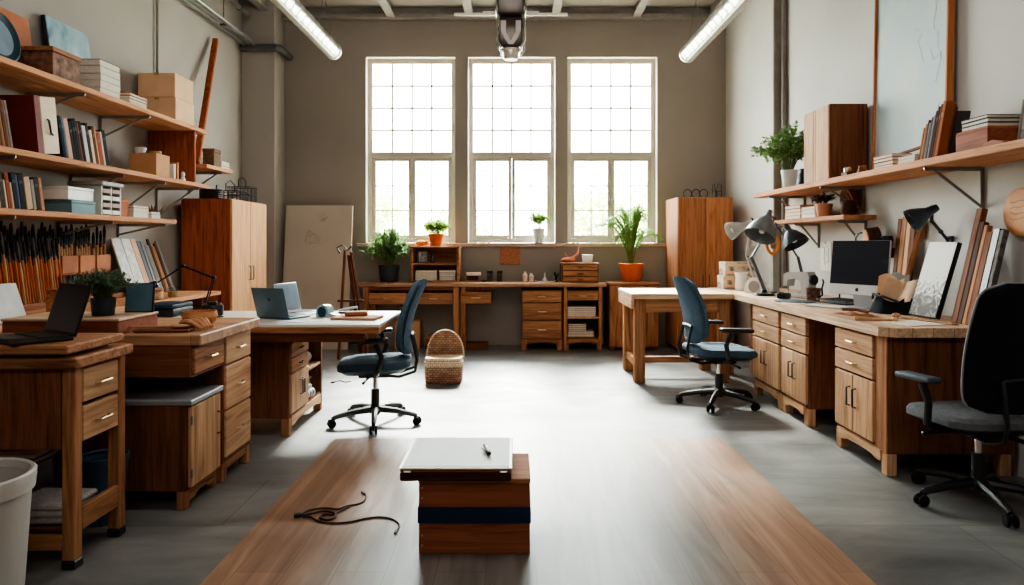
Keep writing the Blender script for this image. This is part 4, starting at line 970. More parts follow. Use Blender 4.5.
def wire_basket(label, x, y, w, d, h):
    t = thing('wire_basket', label, 'basket', (x, y, ZC), 0); b = MB(); n = 6
    for zz in (0.004, h*0.5, h): b.tube([(0,0,zz),(w,0,zz),(w,d,zz),(0,d,zz)], 0.004, 6, closed=True)
    for k in range(n):
        f = (k+0.5)/n
        for p in ((f*w,0),(f*w,d),(0,f*d),(w,f*d)): b.tube([(p[0],p[1],0.004),(p[0],p[1],h)], 0.003, 6)
    for k in range(n): b.tube([((k+0.5)/n*w,0,0.004),((k+0.5)/n*w,d,0.004)], 0.003, 6)
    b.build('wire_lattice', WIRE, t)
    b = MB(); b.tube([(w*0.5,0,h),(w*0.5,0,h+0.07),(w*0.5,d*0.5,h+0.11),(w*0.5,d,h+0.07),(w*0.5,d,h)], 0.005, 6); b.build('handle', WIRE, t)
wire_basket('black wire basket on the tall reddish cabinet, the wide one', -3.0, 6.95, 0.26, 0.22, 0.1)
wire_basket('black wire basket at the far end of the tall reddish cabinet', -2.98, 7.24, 0.24, 0.2, 0.16)
t = thing('wheel_coil', 'coil of dark cable on the near end of the tall reddish cabinet', 'cable coil', (-2.92, 6.73, ZC+0.012), 0); b = MB()
for k in range(5): b.tube([(0.1*math.cos(a*PI/10), 0.1*math.sin(a*PI/10), k*0.018) for a in range(20)], 0.01, 6, closed=True)
b.build('coil_rope', BLACK, t)
b = MB(); b.tube([(0.0,0.1,0.02),(0.02,0.13,0.06),(-0.02,0.16,0.1),(0.0,0.12,0.13)], 0.008, 6); b.build('cable_end', BLACK, t)

# ---------------- brush rack on the wall above the counter
ZK = 0.826
t = thing('brush_rack', 'brown wall rack with pockets full of paint brushes above the counter', 'tool rack', (XL+0.006, 3.6, ZK), 0)
LEA = plain('rack_leather', (140,86,58), 0.7, noise=0.22, nscale=4)
LEAP = plain('rack_pocket', (176,112,76), 0.7, noise=0.2, nscale=6)
b = MB(); b.box(0, 0.018, 0, 1.86, 0.02, 0.425, 0.003); b.build('back_board', LEA, t)
for k in range(9):
    y0 = 0.04+k*0.2
    b = MB(); b.box(0.075, 0.085, y0, y0+0.18, 0.21, 0.335, 0.003).box(0.0185, 0.075, y0, y0+0.006, 0.21, 0.335, 0).box(0.0185, 0.075, y0+0.174, y0+0.18, 0.21, 0.335, 0).box(0.0185, 0.075, y0+0.006, y0+0.174, 0.2, 0.208, 0); b.build('pocket', LEAP, t)
b = MB(); b.box(0.02, 0.165, 0.0, 1.86, 0.0, 0.012, 0.002).box(0.16, 0.168, 0.0, 1.86, 0.013, 0.04, 0.002); b.build('lower_ledge', LEA, t)
def make_brush(name, label, hl, bl, hm, bm, group):
    t = thing(name, label, 'brush', (0,0,0), 0, group)
    b = MB(); b.lathe([(0.0001,0),(0.005,0.002),(0.007,hl*0.3),(0.010,hl*0.75),(0.007,hl)], 8); b.build('handle', hm, t)
    b = MB(); b.lathe([(0.0075,hl-0.002),(0.009,hl+0.01),(0.010,hl+0.045),(0.0001,hl+0.046)], 8); b.build('ferrule', DKGREY, t)
    b = MB(); b.lathe([(0.009,hl+0.043),(0.0115,hl+0.043+bl*0.5),(0.007,hl+0.043+bl*0.9),(0.0001,hl+0.043+bl)], 8); b.build('bristles', bm, t)
    return t
HOR = plain('handle_orange', (176,90,44), 0.4); HTN = plain('handle_tan', (196,146,100), 0.45); BRS = plain('bristle_dark', (38,36,38), 0.8, noise=0.3, nscale=80); BRG = plain('bristle_grey', (92,90,90), 0.8)
L1 = 'long orange-handled brush in the leaning fan at the near end of the wall rack'
L2 = 'tan-handled brush with dark bristles standing in a wall rack pocket'
pa = make_brush('paint_brush', L1, 0.30, 0.11, HOR, BRS, 'orange-handled brushes leaning in the rack')
pa2 = make_brush('paint_brush', 'long tan-handled brush in the leaning fan at the near end of the wall rack', 0.32, 0.10, HTN, BRG, 'tan-handled brushes leaning in the rack')
pb = make_brush('paint_brush', L2, 0.20, 0.10, HTN, BRS, 'tan-handled brushes in the rack pockets')
rnd = random.Random(11); ia = ib = 0
for k in range(30):
    y = 4.0+(k//2)*0.046+(k % 2)*0.02; x = XL+0.108+0.034*(k % 2); lean = R(rnd.uniform(9.5,11.5))
    o = (pa if ia == 0 else pa2 if ia == 1 else dup(pa2 if ia % 3 == 1 else pa)); ia += 1; o.scale = (0.85, 0.85, (0.9+0.13*((ia*5) % 7)/7))
    o.location = (x, y+0.11, ZK+0.0135+(k*7 % 5)*0.008); o.rotation_euler = (lean, 0, 0)
for (pk, n) in ((2,5),(3,6),(4,5),(5,6),(6,6),(7,6),(8,4)):
    y0 = 3.6+0.04+pk*0.2
    for k in range(n):
        y = y0+0.02+(0.14)*k/max(1,n-1); o = pb if ib == 0 else dup(pb); ib += 1; o.scale = (1, 1, 0.86+0.22*((ib*3) % 5)/5)
        o.location = (XL+0.052, y, ZK+0.2125); o.rotation_euler = (0, 0, 0)
# tools hanging low beneath the pockets: chisels
L3 = 'dark-handled chisel standing on the lower ledge of the brush rack'
t = thing('chisel', L3, 'chisel', (0,0,0), 0, 'chisels on the rack ledge')
b = MB(); b.lathe([(0.0001,0.09),(0.009,0.092),(0.011,0.14),(0.009,0.175),(0.0001,0.18)], 8); b.build('handle', plain('handle_black', (44,46,54), 0.4), t)
b = MB(); b.box(-0.006,0.006,-0.0015,0.0015,0.0,0.092,0.0005); b.build('blade', STEEL, t)
for k in range(14):
    o = t if k == 0 else dup(t)
    o.location = (XL+0.045+0.01*(k % 2), 4.72+k*0.05, ZK+0.0135); o.rotation_euler = (R(rnd.uniform(-4,4)), 0, rnd.uniform(-.3,.3))
# ---------------- leaning panels on the counter beyond the rack
SPECK = plain('speckled_white', (206,206,198), 0.6, noise=0.25, nscale=16)
pan = [(0.15,0.5,SPECK,'speckled white panel, nearer of the two white ones'),(0.15,0.5,SPECK,'speckled white panel, farther of the two white ones'),(0.09,0.5,plain('panel_pink',(206,156,126),0.6),'pinkish tan panel beside the white ones'),(0.06,0.48,plain('panel_slate',(60,68,80),0.5),'slate blue panel'),(0.05,0.48,BLACK,'thin black panel'),(0.08,0.44,GREYW,'weathered grey board'),(0.035,0.5,DKW,'narrow black-brown board'),(0.06,0.43,OAK,'orange-brown board'),(0.035,0.46,DKW,'slim dark walnut board'),(0.06,0.48,GREYW,'grey board next to the tall cabinet')]
y = 5.47
for i, (w_, h_, m_, lab) in enumerate(pan):
    if y+w_ > 6.23: break
    b = MB(); b.box(0, 0.014, 0, w_*0.86, 0, h_*0.96, 0.002); o = b.build('art_board', m_); o.location = (-3.015, y, ZK+0.001)
    o.rotation_euler = (0, R(-19), 0); 
    tag(o, lab+(' leaning on the wall behind the counter' if len(lab) < 40 else ' leaning on the wall'), 'panel', 'panels leaning above the counter'); y += w_*0.86+0.006
# ================================================================== PLANTS, LAPTOPS, LAMPS : makers
def pot(t, prof, mat, soil_r, soil_z, name='pot'):
    b = MB(); b.lathe(prof, 28); b.build(name, mat, t)
    b = MB(); b.lathe([(0.0001, soil_z+0.004), (soil_r*0.7, soil_z+0.002), (soil_r, soil_z)], 20); b.build('soil', SOIL, t)
def leafblade(b, p, d, L, w, curl=0.25, mi=0, up=Vector((0,0,1))):
    d = d.normalized(); s = d.cross(up)
    if s.length < 1e-3: s = Vector((1,0,0))
    s.normalize(); n = s.cross(d)
    m = p+d*L*0.5+n*L*curl*0.3; e = p+d*L-n*L*curl*0.4
    a1 = m+s*w; a2 = m-s*w
    v = [b.b.verts.new(x) for x in (p, a1, e, a2, m-n*w*0.3)]
    for q in ((0,1,4),(1,2,4),(2,3,4),(3,0,4)):
        f = b.b.faces.new([v[i] for i in q]); f.material_index = mi
def bushy(name, label, loc, pots, leaf, n_stem, spread, height, leafL, leafW, base_z, per=9, seed=1, cat='plant', droop=0.5, squash=1.0, smr=0.004, outer=0.35, xmax=9, ymax=9):
    rnd = random.Random(seed); t = thing(name, label, cat, loc, 0)
    pots(t); sb = MB(); fb = MB()
    for k in range(n_stem):
        a = 2*PI*k/n_stem+rnd.uniform(-.3,.3); f = math.sqrt(rnd.uniform(0.02, 1)); rr = spread*f; h = height*(1.0-outer*f*f)*rnd.uniform(0.78, 1.0)
        tip = Vector((min(xmax, math.cos(a)*rr), min(ymax, math.sin(a)*rr*squash), base_z+h)); mid = Vector((tip.x*0.35, tip.y*0.35, base_z+h*0.6)); end = tip - Vector((0,0,h*0.15*f*droop))
        st = Vector((math.cos(a)*0.02, math.sin(a)*0.02, base_z))
        pts = [st, mid, (mid+end)/2+Vector((0,0,h*0.06)), end]; sb.tube(pts, [smr, smr*.8, smr*.6, smr*.4], 5)
        for q in range(per):
            u = 0.25+0.75*(q+rnd.random())/per; i = min(2, int(u*3)); p = pts[i].lerp(pts[i+1], u*3-i)
            d = Vector((rnd.gauss(0,1), rnd.gauss(0,1), rnd.gauss(0.25,0.7))) + (tip-mid).normalized()*0.6
            if p.x > xmax or p.y > ymax: continue
            leafblade(fb, p, d, leafL*rnd.uniform(.6,1.1), leafW*rnd.uniform(.7,1.1))
    sb.build('stem', STEM, t); fb.build('foliage', leaf, t, smooth=False, fix=False); return t
def laptop(name, label, loc, rz, w, d, tilt, lid, scr, logo=False, th=0.014):
    t = thing(name, label, 'laptop', loc, rz)
    b = MB(); b.box(-w/2, w/2, -d, 0, 0, th, 0.005, seg=2); ba = b.build('laptop_base', lid, t)
    b = MB(); b.box(-w/2+0.018, w/2-0.018, -d*0.52, -0.018, th+0.0002, th+0.0022, 0.0005)
    for i in range(12):
        for j in range(4):
            x = -w/2+0.022+(w-0.044)*i/12; y = -d*0.5+(d*0.44)*j/4; b.box(x+0.001, x+(w-0.044)/12-0.001, y+0.001, y+d*0.11-0.001, th+0.0023, th+0.0042, 0)
    b.build('keyboard_keys', BLACK, ba)
    b = MB(); b.box(-w*0.16, w*0.16, -d*0.93, -d*0.6, th+0.0002, th+0.001, 0); b.build('trackpad', plain('pad_grey', (70,74,80), 0.4), ba)
    M = Matrix.Translation((0, 0.001, th*0.9)) @ Matrix.Rotation(R(-tilt), 4, 'X')
    b = MB(); b.obox(M @ Vector((0, 0.004, d*0.5)), (w, 0.007, d), M.to_3x3().to_4x4(), 0.003, seg=2); li = b.build('lid', lid, t)
    b = MB(); b.obox(M @ Vector((0, -0.0003, d*0.515)), (w-0.012, 0.0012, d-0.02), M.to_3x3().to_4x4(), 0); b.build('screen', scr, li)
    b = MB(); b.tube([(-w*0.4, 0.002, th*0.95), (w*0.4, 0.002, th*0.95)], 0.006, 8); b.build('hinge', BLACK, t)
    if logo:
        b = MB(); b.lathe([(0.0001,0),(0.011,0.0),(0.011,0.0008),(0.0001,0.0008)], 16, M @ Matrix.Translation((0.0, 0.0076, d*0.62)) @ Matrix.Rotation(-PI/2, 4, 'X')); b.build('logo', BLACK, li)
    return t
def arm_lamp(name, label, base, j1, j2, head, hdir, mat, shade_len=0.15, shade_r=0.075, base_kind='disc', cat='lamp', r=0.006, bulbm=None, double=True, bmat=None, inner=None):
    base, j1, j2, head, hdir = [Vector(v) for v in (base, j1, j2, head, hdir)]
    t = thing(name, label, cat, base, 0); bm_ = bmat or mat
    b = MB()
    if base_kind == 'disc': b.lathe([(0.0001,0),(0.085,0),(0.088,0.006),(0.08,0.018),(0.03,0.026),(0.016,0.05),(0.0001,0.05)], 28)
    elif base_kind == 'clamp': b.box(-0.025,0.025,-0.02,0.02,0.0,0.045,0.004).box(-0.012,0.012,-0.012,0.012,0.045,0.07,0.003)
    else: b.box(-0.008,0.012,-0.03,0.03,-0.04,0.04,0.004)
    b.build('base', bm_, t)
    o0 = Vector((0,0,0.05 if base_kind == 'disc' else 0.06 if base_kind == 'clamp' else 0.0)); p1, p2, p3 = j1-base, j2-base, head-base
    def arm(a, c, nm):
        b = MB(); s = (c-a).cross(Vector((0,0,1)))
        s = s.normalized()*0.011 if s.length > 1e-4 else Vector((0.011,0,0))
        if double: b.tube([a+s, c+s], r, 8).tube([a-s, c-s], r, 8)
        else: b.tube([a, c], r, 8)
        ar = b.build(nm, mat, t)
        if double:
            b = MB(); L = (c-a).length; q = a.lerp(c, 0.08); q2 = a.lerp(c, 0.42); n = 26; dd = (q2-q); u = dd.cross(Vector((0.3,0.2,1))).normalized(); v = dd.cross(u).normalized()
            b.tube([q+dd*(k/n)+u*0.005*math.cos(k*1.7)+v*0.005*math.sin(k*1.7) for k in range(n+1)], 0.0018, 5); b.build('spring', GREYM, ar)
    arm(o0, p1, 'lower_arm'); arm(p1, p2, 'upper_arm')
    for p in (p1, p2):
        b = MB(); b.ball(p, 0.015, 10, 6); b.build('joint', bm_, t)
    z = hdir.normalized(); M = Matrix.Translation(p3) @ z.to_track_quat('Z', 'Y').to_matrix().to_4x4()
    b = MB(); b.tube([p2, p3+z*0.0], r*1.1, 8); b.build('neck', mat, t)
    R0 = shade_r; L = shade_len
    b = MB(); b.lathe([(0.0001,-0.035),(0.02,-0.032),(0.026,-0.01),(0.03,0.03),(R0*0.55,L*0.35),(R0*0.9,L*0.75),(R0,L),(R0-0.004,L),(R0*0.86,L*0.75),(R0*0.5,L*0.38),(0.022,0.035),(0.0001,0.03)], 28, M); sh = b.build('lamp_shade', mat, t)
    b = MB(); b.lathe([(0.0001,0.032),(0.014,0.035),(0.016,L*0.45),(0.028,L*0.65),(0.022,L*0.82),(0.0001,L*0.88)], 16, M); b.build('bulb', bulbm or WHITE, sh)
    return t

# ================================================================== LEFT DESKS
laptop('laptop', 'open black laptop on the two-tier desk by the white bin', (-1.86, 2.85, 0.8675), math.atan2(-0.6, 0.8), 0.31, 0.21, 17, BLACK, SCREEN)
# pale sheet / tablet on the counter behind
b = MB(); b.box(-0.012, 0, 0, 0.26, 0, 0.22, 0.002); o = b.build('drawing_board', plain('board_grey', (206,208,208), 0.5)); o.location = (-2.72, 3.58, 0.827); o.rotation_euler = (0, R(-22), R(-12)); tag(o, 'pale grey board propped on the counter beside the black laptop', 'board')
t = thing('tape_dispenser', 'orange-brown wooden tape holder on the counter in front of the rack', 'tape holder', (-2.76, 4.28, 0.827), 0)
b = MB(); b.box(-0.05, 0.05, -0.09, 0.09, 0, 0.02, 0.004).box(-0.05, 0.05, -0.09, -0.075, 0.02, 0.13, 0.003).box(-0.05, 0.05, 0.075, 0.09, 0.02, 0.13, 0.003).box(-0.05, 0.05, -0.09, 0.09, 0.131, 0.145, 0.003); b.build('holder_frame', OAK, t)
b = MB(); b.lathe([(0.025,-0.03),(0.045,-0.03),(0.045,0.03),(0.025,0.03),(0.025,-0.03)], 20, Matrix.Translation((0,0,0.068)) @ Matrix.Rotation(PI/2,4,'Y')); b.build('tape_roll', plain('tape_brown', (140,92,60), 0.5), t)
# riser block
t = thing('desk_riser', 'thick wooden block riser on the pedestal desk holding the dark-potted plant', 'riser', (-2.38, 3.245, 0.823), 0)
b = MB(); b.box(0, 0.54, 0, 0.36, 0.0, 0.062, 0.004); b.build('riser_block', CRATE, t)
b = MB(); b.box(-0.004, 0.544, -0.004, 0.364, 0.0625, 0.075, 0.003); b.build('riser_top', TOPL, t)
ZR = 0.823+0.076
def dpot(t): pot(t, [(0.0001,0),(0.046,0),(0.049,0.004),(0.056,0.085),(0.053,0.085),(0.046,0.012),(0.0001,0.01)], POTT, 0.05, 0.07)
bushy('potted_plant', 'small dark-leaved plant in a dark teal pot on the wooden riser', (-2.0, 3.40, ZR), dpot, LEAFC, 80, 0.18, 0.17, 0.036, 0.006, 0.068, 12, 3, droop=1.4, smr=0.0018, outer=0.45, ymax=0.1)
t = thing('tablet', 'dark teal tablet propped upright behind the plant on the riser', 'tablet', (-1.905, 3.545, ZR), R(6), rot=(R(-9), 0, R(6)))
b = MB(); b.box(-0.07, 0.07, 0, 0.009, 0, 0.15, 0.003); b.build('tablet_body', BLACK, t)
b = MB(); b.box(-0.066, 0.06, -0.0012, -0.0002, 0.006, 0.146, 0); b.build('screen', plain('screen_teal', (80,108,122), 0.25), t)
b = MB(); b.bar((0, 0.012, 0.1), (0, 0.05, 0.012), 0.05, 0.004); b.build('stand', BLACK, t)
t = thing('wooden_jar', 'round wooden lid jar standing on the counter behind the plant', 'jar', (-2.72, 5.24, 0.827), 0)
b = MB(); b.lathe([(0.0001,0),(0.07,0),(0.078,0.01),(0.078,0.06),(0.0001,0.06)], 24); b.build('jar_body', OAKL, t)
b = MB(); b.lathe([(0.0001,0.061),(0.08,0.061),(0.082,0.072),(0.07,0.085),(0.0001,0.088)], 24); b.build('lid', CORK, t)
t = thing('glass_jar', 'small glass jar with yellow paint on the counter near the leaning boards', 'jar', (-2.7, 5.52, 0.827), 0)
b = MB(); b.lathe([(0.0001,0.001),(0.03,0.001),(0.032,0.006),(0.032,0.04),(0.0001,0.04)], 18); b.build('paint_fill', plain('ochre_paint', (206,160,96), 0.5), t)
b = MB(); b.lathe([(0.033,0.0),(0.035,0.004),(0.035,0.075),(0.033,0.075)], 18); b.build('glass_wall', glassy('jar_glass', (214,224,224), 0.15), t)
# bowl, board, spatula, leather bundle
ZD = 0.8235
t = thing('wooden_bowl', 'round turned wooden bowl on the pedestal desk', 'bowl', (-1.63, 3.62, ZD), 0)
b = MB(); b.lathe([(0.0001,0),(0.05,0.0),(0.075,0.02),(0.088,0.05),(0.082,0.075),(0.076,0.075),(0.08,0.05),(0.066,0.022),(0.0001,0.012)], 32); b.build('bowl_body', wood('bowl_wood', (150,92,56), (206,146,100)), t)
b = MB(); b.box(-0.14, 0.12, -0.05, 0.05, 0, 0.014, 0.006); o = b.build('cutting_board', OAKD); o.location = (-1.68, 3.38, ZD); o.rotation_euler = (0,0,R(4)); tag(o, 'small dark wooden board lying before the bowl', 'board')
t = thing('wooden_spoon', 'long-handled wooden spoon lying across the dark board by the bowl', 'spoon', (-1.70, 3.372, ZD+0.0155), R(4))
b = MB(); b.tube([(-0.17,0,0.008),(0.05,0,0.008)], [0.007,0.006], 8); b.build('handle', OAKL, t)
b = MB(); b.ball((0.085,0,0.011), (0.045,0.028,0.009), 16, 8); b.build('spoon_head', OAKL, t)
t = thing('leather_bundle', 'bundle of curled tan leather straps draped beside the bowl', 'straps', (-1.57, 3.465, ZD), R(-25))
for k in range(4):
    b = MB(); P = []
    for i in range(9):
        u = i/8; P.append((-0.075+0.14*u, -0.045+0.028*k-0.012*math.sin(u*5+k), 0.0125+0.036*math.sin(PI*min(1,u*1.1))*(1-0.25*u)))
    b.tube([(p[0],p[1],max(p[2],0.0125)) for p in P], [0.010,0.012,0.0125,0.0125,0.0125,0.012,0.0115,0.011,0.009], 8)
    b.build('strap', plain('strap_tan', (196,142,104), 0.7, noise=0.15), t)
# ================================================================== ON THE WHITE TABLE
ZT = 0.7462
laptop('laptop', 'dark closed-back laptop on the white table, its lid towards the camera', (-1.60, 4.64, ZT), R(157), 0.27, 0.205, 16, LIDM, SCREENB, True)
laptop('laptop', 'silver laptop with a bluish screen behind the dark laptop on the white table', (-1.61, 5.04, ZT), R(74), 0.27, 0.21, 14, SILVER, SCREENB)
t = thing('tape_dispenser', 'curved pale teal tape dispenser on the white table', 'tape dispenser', (-1.27, 4.78, ZT), R(-25)); TD = plain('dispenser_teal', (146,176,180), 0.35)
b = MB(); P = [(-0.09,0.0),(-0.088,0.03)]+[(-0.05+0.055*math.cos(PI-PI*k/10)+0.015, 0.03+0.055*math.sin(PI*k/10)) for k in range(11)]+[(0.10,0.012),(0.10,0.0)]
b.prism(P, Matrix.Translation((0,0.03,0)) @ Matrix.Rotation(PI/2,4,'X'), 0.06); b.build('dispenser_body', TD, t)
b = MB(); b.lathe([(0.0001,-0.034),(0.036,-0.034),(0.036,0.034),(0.0001,0.034)], 20, Matrix.Translation((-0.035,0,0.034)) @ Matrix.Rotation(PI/2,4,'X')); b.build('tape_core', TEAL, t)
t = thing('stapler', 'small grey stapler lying behind the tape dispenser', 'stapler', (-1.2, 5.03, ZT), R(28))
b = MB(); b.box(-0.07,0.07,-0.016,0.016,0,0.012,0.004); b.build('stapler_base', DKGREY, t)
b = MB(); b.obox((0,0,0.032), (0.14,0.026,0.018), (0,R(-8),0), 0.006); b.build('stapler_arm', SILVER, t)
b = MB(); b.box(-0.15, 0.15, -0.1, 0.1, 0, 0.016, 0.003); o = b.build('sketchbook', [cmat((176,136,112))]); o.location = (-1.05, 4.66, ZT); o.rotation_euler = (0,0,R(-6)); tag(o, 'tan sketchbook lying near the end of the white table', 'book')
t = thing('pencil_pouch', 'small brown leather pencil pouch with pale papers on the sketchbook', 'pouch', (-1.06, 4.68, ZT+0.0168), R(14))
b = MB(); b.obox((0,0,0.014), (0.15,0.06,0.027), None, 0.011, seg=3); b.build('pouch_body', BROWNL, t)
b = MB(); b.obox((0.0,0.005,0.0295), (0.14,0.05,0.003), (0,0,R(6)), 0.0005); b.build('paper_slip', CREAM, t)
for i, (x, y, rz, lab) in enumerate(((-1.42, 4.5, 12, 'loose pale blue-white sheet beside the dark laptop'), (-2.02, 4.72, -20, 'white paper sheet at the shelf side of the white table'), (-2.2, 4.55, 8, 'second white sheet under the lamp on the white table'))):
    b = MB(); b.box(-0.1, 0.1, -0.07, 0.07, 0, 0.0015, 0); o = b.build('paper_sheet', plain('sheet_%d' % i, ((206,216,220),(226,224,220),(216,214,208))[i], 0.8)); o.location = (x, y, ZT+0.0002+0.0018*(i == 2)); o.rotation_euler = (0,0,R(rz)); tag(o, lab, 'paper')
t = thing('fountain_pen', 'dark pen lying on the white sheet near the bowl', 'pen', (-2.02, 4.70, ZT+0.0065), R(35))
b = MB(); b.tube([(-0.06,0,0),(0.05,0,0),(0.065,0,0)], [0.005,0.005,0.001], 8); b.build('pen_body', BLACK, t)
# black articulated lamp with camera at its foot
arm_lamp('desk_lamp', 'thin black articulated desk lamp reaching over towards the leaning boards', (-2.22, 5.02, ZT), (-2.15, 5.0, 1.0), (-2.38, 5.02, 1.085), (-2.58, 5.0, 0.95), (-0.85, -0.05, -0.35), BLKM, 0.10, 0.05, 'clamp', r=0.005)
t = thing('film_camera', 'black camera with lens sitting at the foot of the articulated lamp', 'camera', (-2.1, 4.86, ZT), R(15))
b = MB(); b.box(-0.07,0.07,-0.025,0.025,0,0.075,0.008,seg=2).box(-0.03,0.03,-0.022,0.022,0.0752,0.098,0.006); b.build('camera_body', BLACK, t)
b = MB(); M = Matrix.Translation((0.0,-0.025,0.036)) @ Matrix.Rotation(PI/2,4,'X'); b.lathe([(0.0001,0),(0.032,0),(0.032,0.03),(0.028,0.032),(0.028,0.05),(0.022,0.05),(0.02,0.042),(0.0001,0.04)], 24, M); b.build('lens', BLKM, t)
b = MB(); b.lathe([(0.0001,0),(0.011,0),(0.011,0.012),(0.0001,0.012)], 12, Matrix.Translation((0.05,0,0.0755))).lathe([(0.0001,0),(0.008,0),(0.008,0.01),(0.0001,0.01)], 12, Matrix.Translation((-0.05,0,0.0755))); b.build('dial', GREYM, t)
t = thing('black_case', 'flat black equipment case lying between lamp and the reddish cabinet', 'case', (-2.44, 4.9, ZT), R(0))
b = MB(); b.box(-0.11,0.12,-0.15,0.15,0,0.055,0.01,seg=2); b.build('case_body', BLACK, t)
b = MB(); b.box(-0.11,0.12,-0.15,0.15,0.0565,0.085,0.01,seg=2); b.build('case_lid', plain('case_blue', (44,56,72), 0.5), t)
b = MB(); b.tube([(-0.04,-0.151,0.045),(-0.035,-0.175,0.045),(0.045,-0.175,0.045),(0.05,-0.151,0.045)], 0.006, 8); b.build('handle', BLACK, t)

# ================================================================== UNDER THE LEFT DESKS
t = thing('waste_bin', 'tall white plastic bin at the camera end of the side desk', 'bin', (-1.835, 2.34, 0.001), 0)
b = MB(); b.lathe([(0.0001,0.0),(0.15,0.0),(0.158,0.01),(0.185,0.44),(0.18,0.44),(0.152,0.012),(0.0001,0.01)], 40); b.build('bin_body', plain('bin_white', (186,180,174), 0.5, noise=0.03), t)
b = MB(); b.lathe([(0.184,0.405),(0.193,0.41),(0.195,0.435),(0.197,0.445),(0.197,0.468),(0.19,0.474),(0.180,0.47),(0.178,0.442),(0.1845,0.441)], 40); b.build('bin_rim', plain('bin_rim_white', (200,194,188), 0.45, noise=0.03), t)
ZL = 0.142
for i, (rgb, w) in enumerate((((196,192,190),'bottom'),((208,204,202),'middle'),((200,196,194),'top'))):
    b = MB(); b.obox((0,0,0.0135), (0.24,0.20,0.026), None, 0.0125, seg=3); o = b.build('folded_towel', plain('towel_%d' % i, rgb, 0.95, noise=0.15, nscale=60, bump=0.3)); o.location = (-1.88+0.004*i, 2.845, ZL+0.0275*i); o.rotation_euler = (0,0,R(2-2*i)); tag(o, '%s folded grey towel on the lower shelf of the side desk' % w, 'towel', 'folded towels')
t = thing('waste_basket', 'dark blue-grey ribbed waste basket inside the open base of the side desk', 'basket', (-1.85, 3.148, 0.002), 0)
RIB = plain('basket_blue', (66,92,112), 0.5)
b = MB(); n = 48
b.grid(lambda u, v: ((0.072+0.026*v+0.0018*(1 if int(u*n+v*6) % 2 else -1))*math.cos(2*PI*u), (0.072+0.026*v+0.0018*(1 if int(u*n+v*6) % 2 else -1))*math.sin(2*PI*u), 0.28*v), n, 16, closed_u=True)
b.lathe([(0.0001,0.004),(0.072,0.001)], n); b.build('basket_wall', RIB, t)
b = MB(); b.lathe([(0.095,0.265),(0.102,0.268),(0.104,0.296),(0.098,0.298),(0.094,0.29)], 40); b.build('basket_rim', RIB, t)
t = thing('stool_crate', 'low dark crate under the stack of boards behind the white bin', 'crate', (-2.12, 2.72, 0.142), 0)
b = MB(); b.box(-0.12,0.05,-0.02,0.19,0,0.2,0.004); b.build('crate_body', CRATE, t)
b = MB(); b.box(-0.123,0.053,-0.023,0.193,0.201,0.215,0.002); b.build('crate_lid', DKW, t)
z = 0.142+0.216
for i, (rgb, w) in enumerate((((96,66,48),'bottom brown'),((132,126,120),'second, grey'),((86,62,48),'third, umber'),((150,140,130),'fourth, pale grey'),((186,116,68),'topmost orange-brown'))):
    b = MB(); b.box(-0.17, 0.15, -0.1, 0.1, 0, 0.016, 0.002); o = b.build('scrap_board', [cmat(rgb)]); o.location = (-2.07+0.012*i, 2.82, z); o.rotation_euler = (0,0,R(-4+3*i)); tag(o, '%s board of the stack on the dark crate behind the white bin' % w, 'board', 'scrap boards behind the white bin'); z += 0.0168
# ================================================================== WINDOW WALL OBJECTS
ZW = 0.7875
def bigpot(t): pot(t, [(0.0001,0),(0.10,0),(0.106,0.006),(0.125,0.17),(0.128,0.2),(0.12,0.2),(0.116,0.17),(0.098,0.012),(0.0001,0.01)], POTD, 0.116, 0.17)
bushy('potted_plant', 'big bushy green plant in a dark grey pot on the worktop before the first window', (-1.50, 8.345, ZW), bigpot, LEAFA, 85, 0.33, 0.52, 0.085, 0.016, 0.165, 14, 21, droop=1.5, squash=0.55, smr=0.003, outer=0.5, xmax=0.2)
ZH = 0.787+0.426
def tpot(t):
    pot(t, [(0.0001,0),(0.062,0),(0.066,0.005),(0.086,0.125),(0.08,0.125),(0.06,0.012),(0.0001,0.01)], TERRA, 0.078, 0.11)
    b = MB(); b.lathe([(0.0865,0.115),(0.093,0.116),(0.095,0.145),(0.088,0.147),(0.082,0.14)], 28); b.build('pot_rim', TERRA, t)
bushy('potted_plant', 'light green plant in a terracotta pot on top of the desk hutch', (-0.945, 8.37, ZH), tpot, LEAFB, 60, 0.19, 0.19, 0.075, 0.014, 0.12, 11, 22, droop=1.2, squash=0.6, smr=0.002)
b = MB(); b.ball((0,0,0.035), (0.07,0.05,0.035), 18, 10); b.ball((0.055,0.0,0.042), (0.04,0.035,0.03), 14, 8); o = b.build('orange_gourd', ORANGE); o.location = (-1.12, 8.36, ZH); tag(o, 'small orange gourd beside the terracotta pot on the hutch', 'gourd')
def frame_small(name, label, loc, w, h, rz=0, rx=-10, face=PAPER, fr=BLACK):
    t = thing(name, label, 'frame', loc, 0, rot=(R(rx),0,rz)); b = MB(); e = 0.012
    b.box(-w/2,w/2,0,0.012,0,e,0.001).box(-w/2,w/2,0,0.012,h-e,h,0.001).box(-w/2,-w/2+e,0,0.012,e,h-e,0.001).box(w/2-e,w/2,0,0.012,e,h-e,0.001); b.build('border', fr, t)
    b = MB(); b.box(-w/2+e,w/2-e,0.004,0.01,e,h-e,0); b.build('print', face, t); return t
frame_small('photo_frame', 'small dark photo frame on the upper tier of the desk hutch', (-1.1, 8.36, 0.787+0.226), 0.12, 0.15, R(8), face=painting_mat('photo_grey',[(60,56,52),(150,146,140),(206,202,196)],16))
t = thing('glass_jar', 'little dark glass jar on the hutch upper tier', 'jar', (-0.98, 8.34, 0.787+0.2235), 0)
b = MB(); b.lathe([(0.0001,0),(0.025,0),(0.027,0.005),(0.027,0.07),(0.018,0.085),(0.018,0.095),(0.0001,0.095)], 16); b.build('jar_body', plain('jar_dark', (54,46,44), 0.3), t)
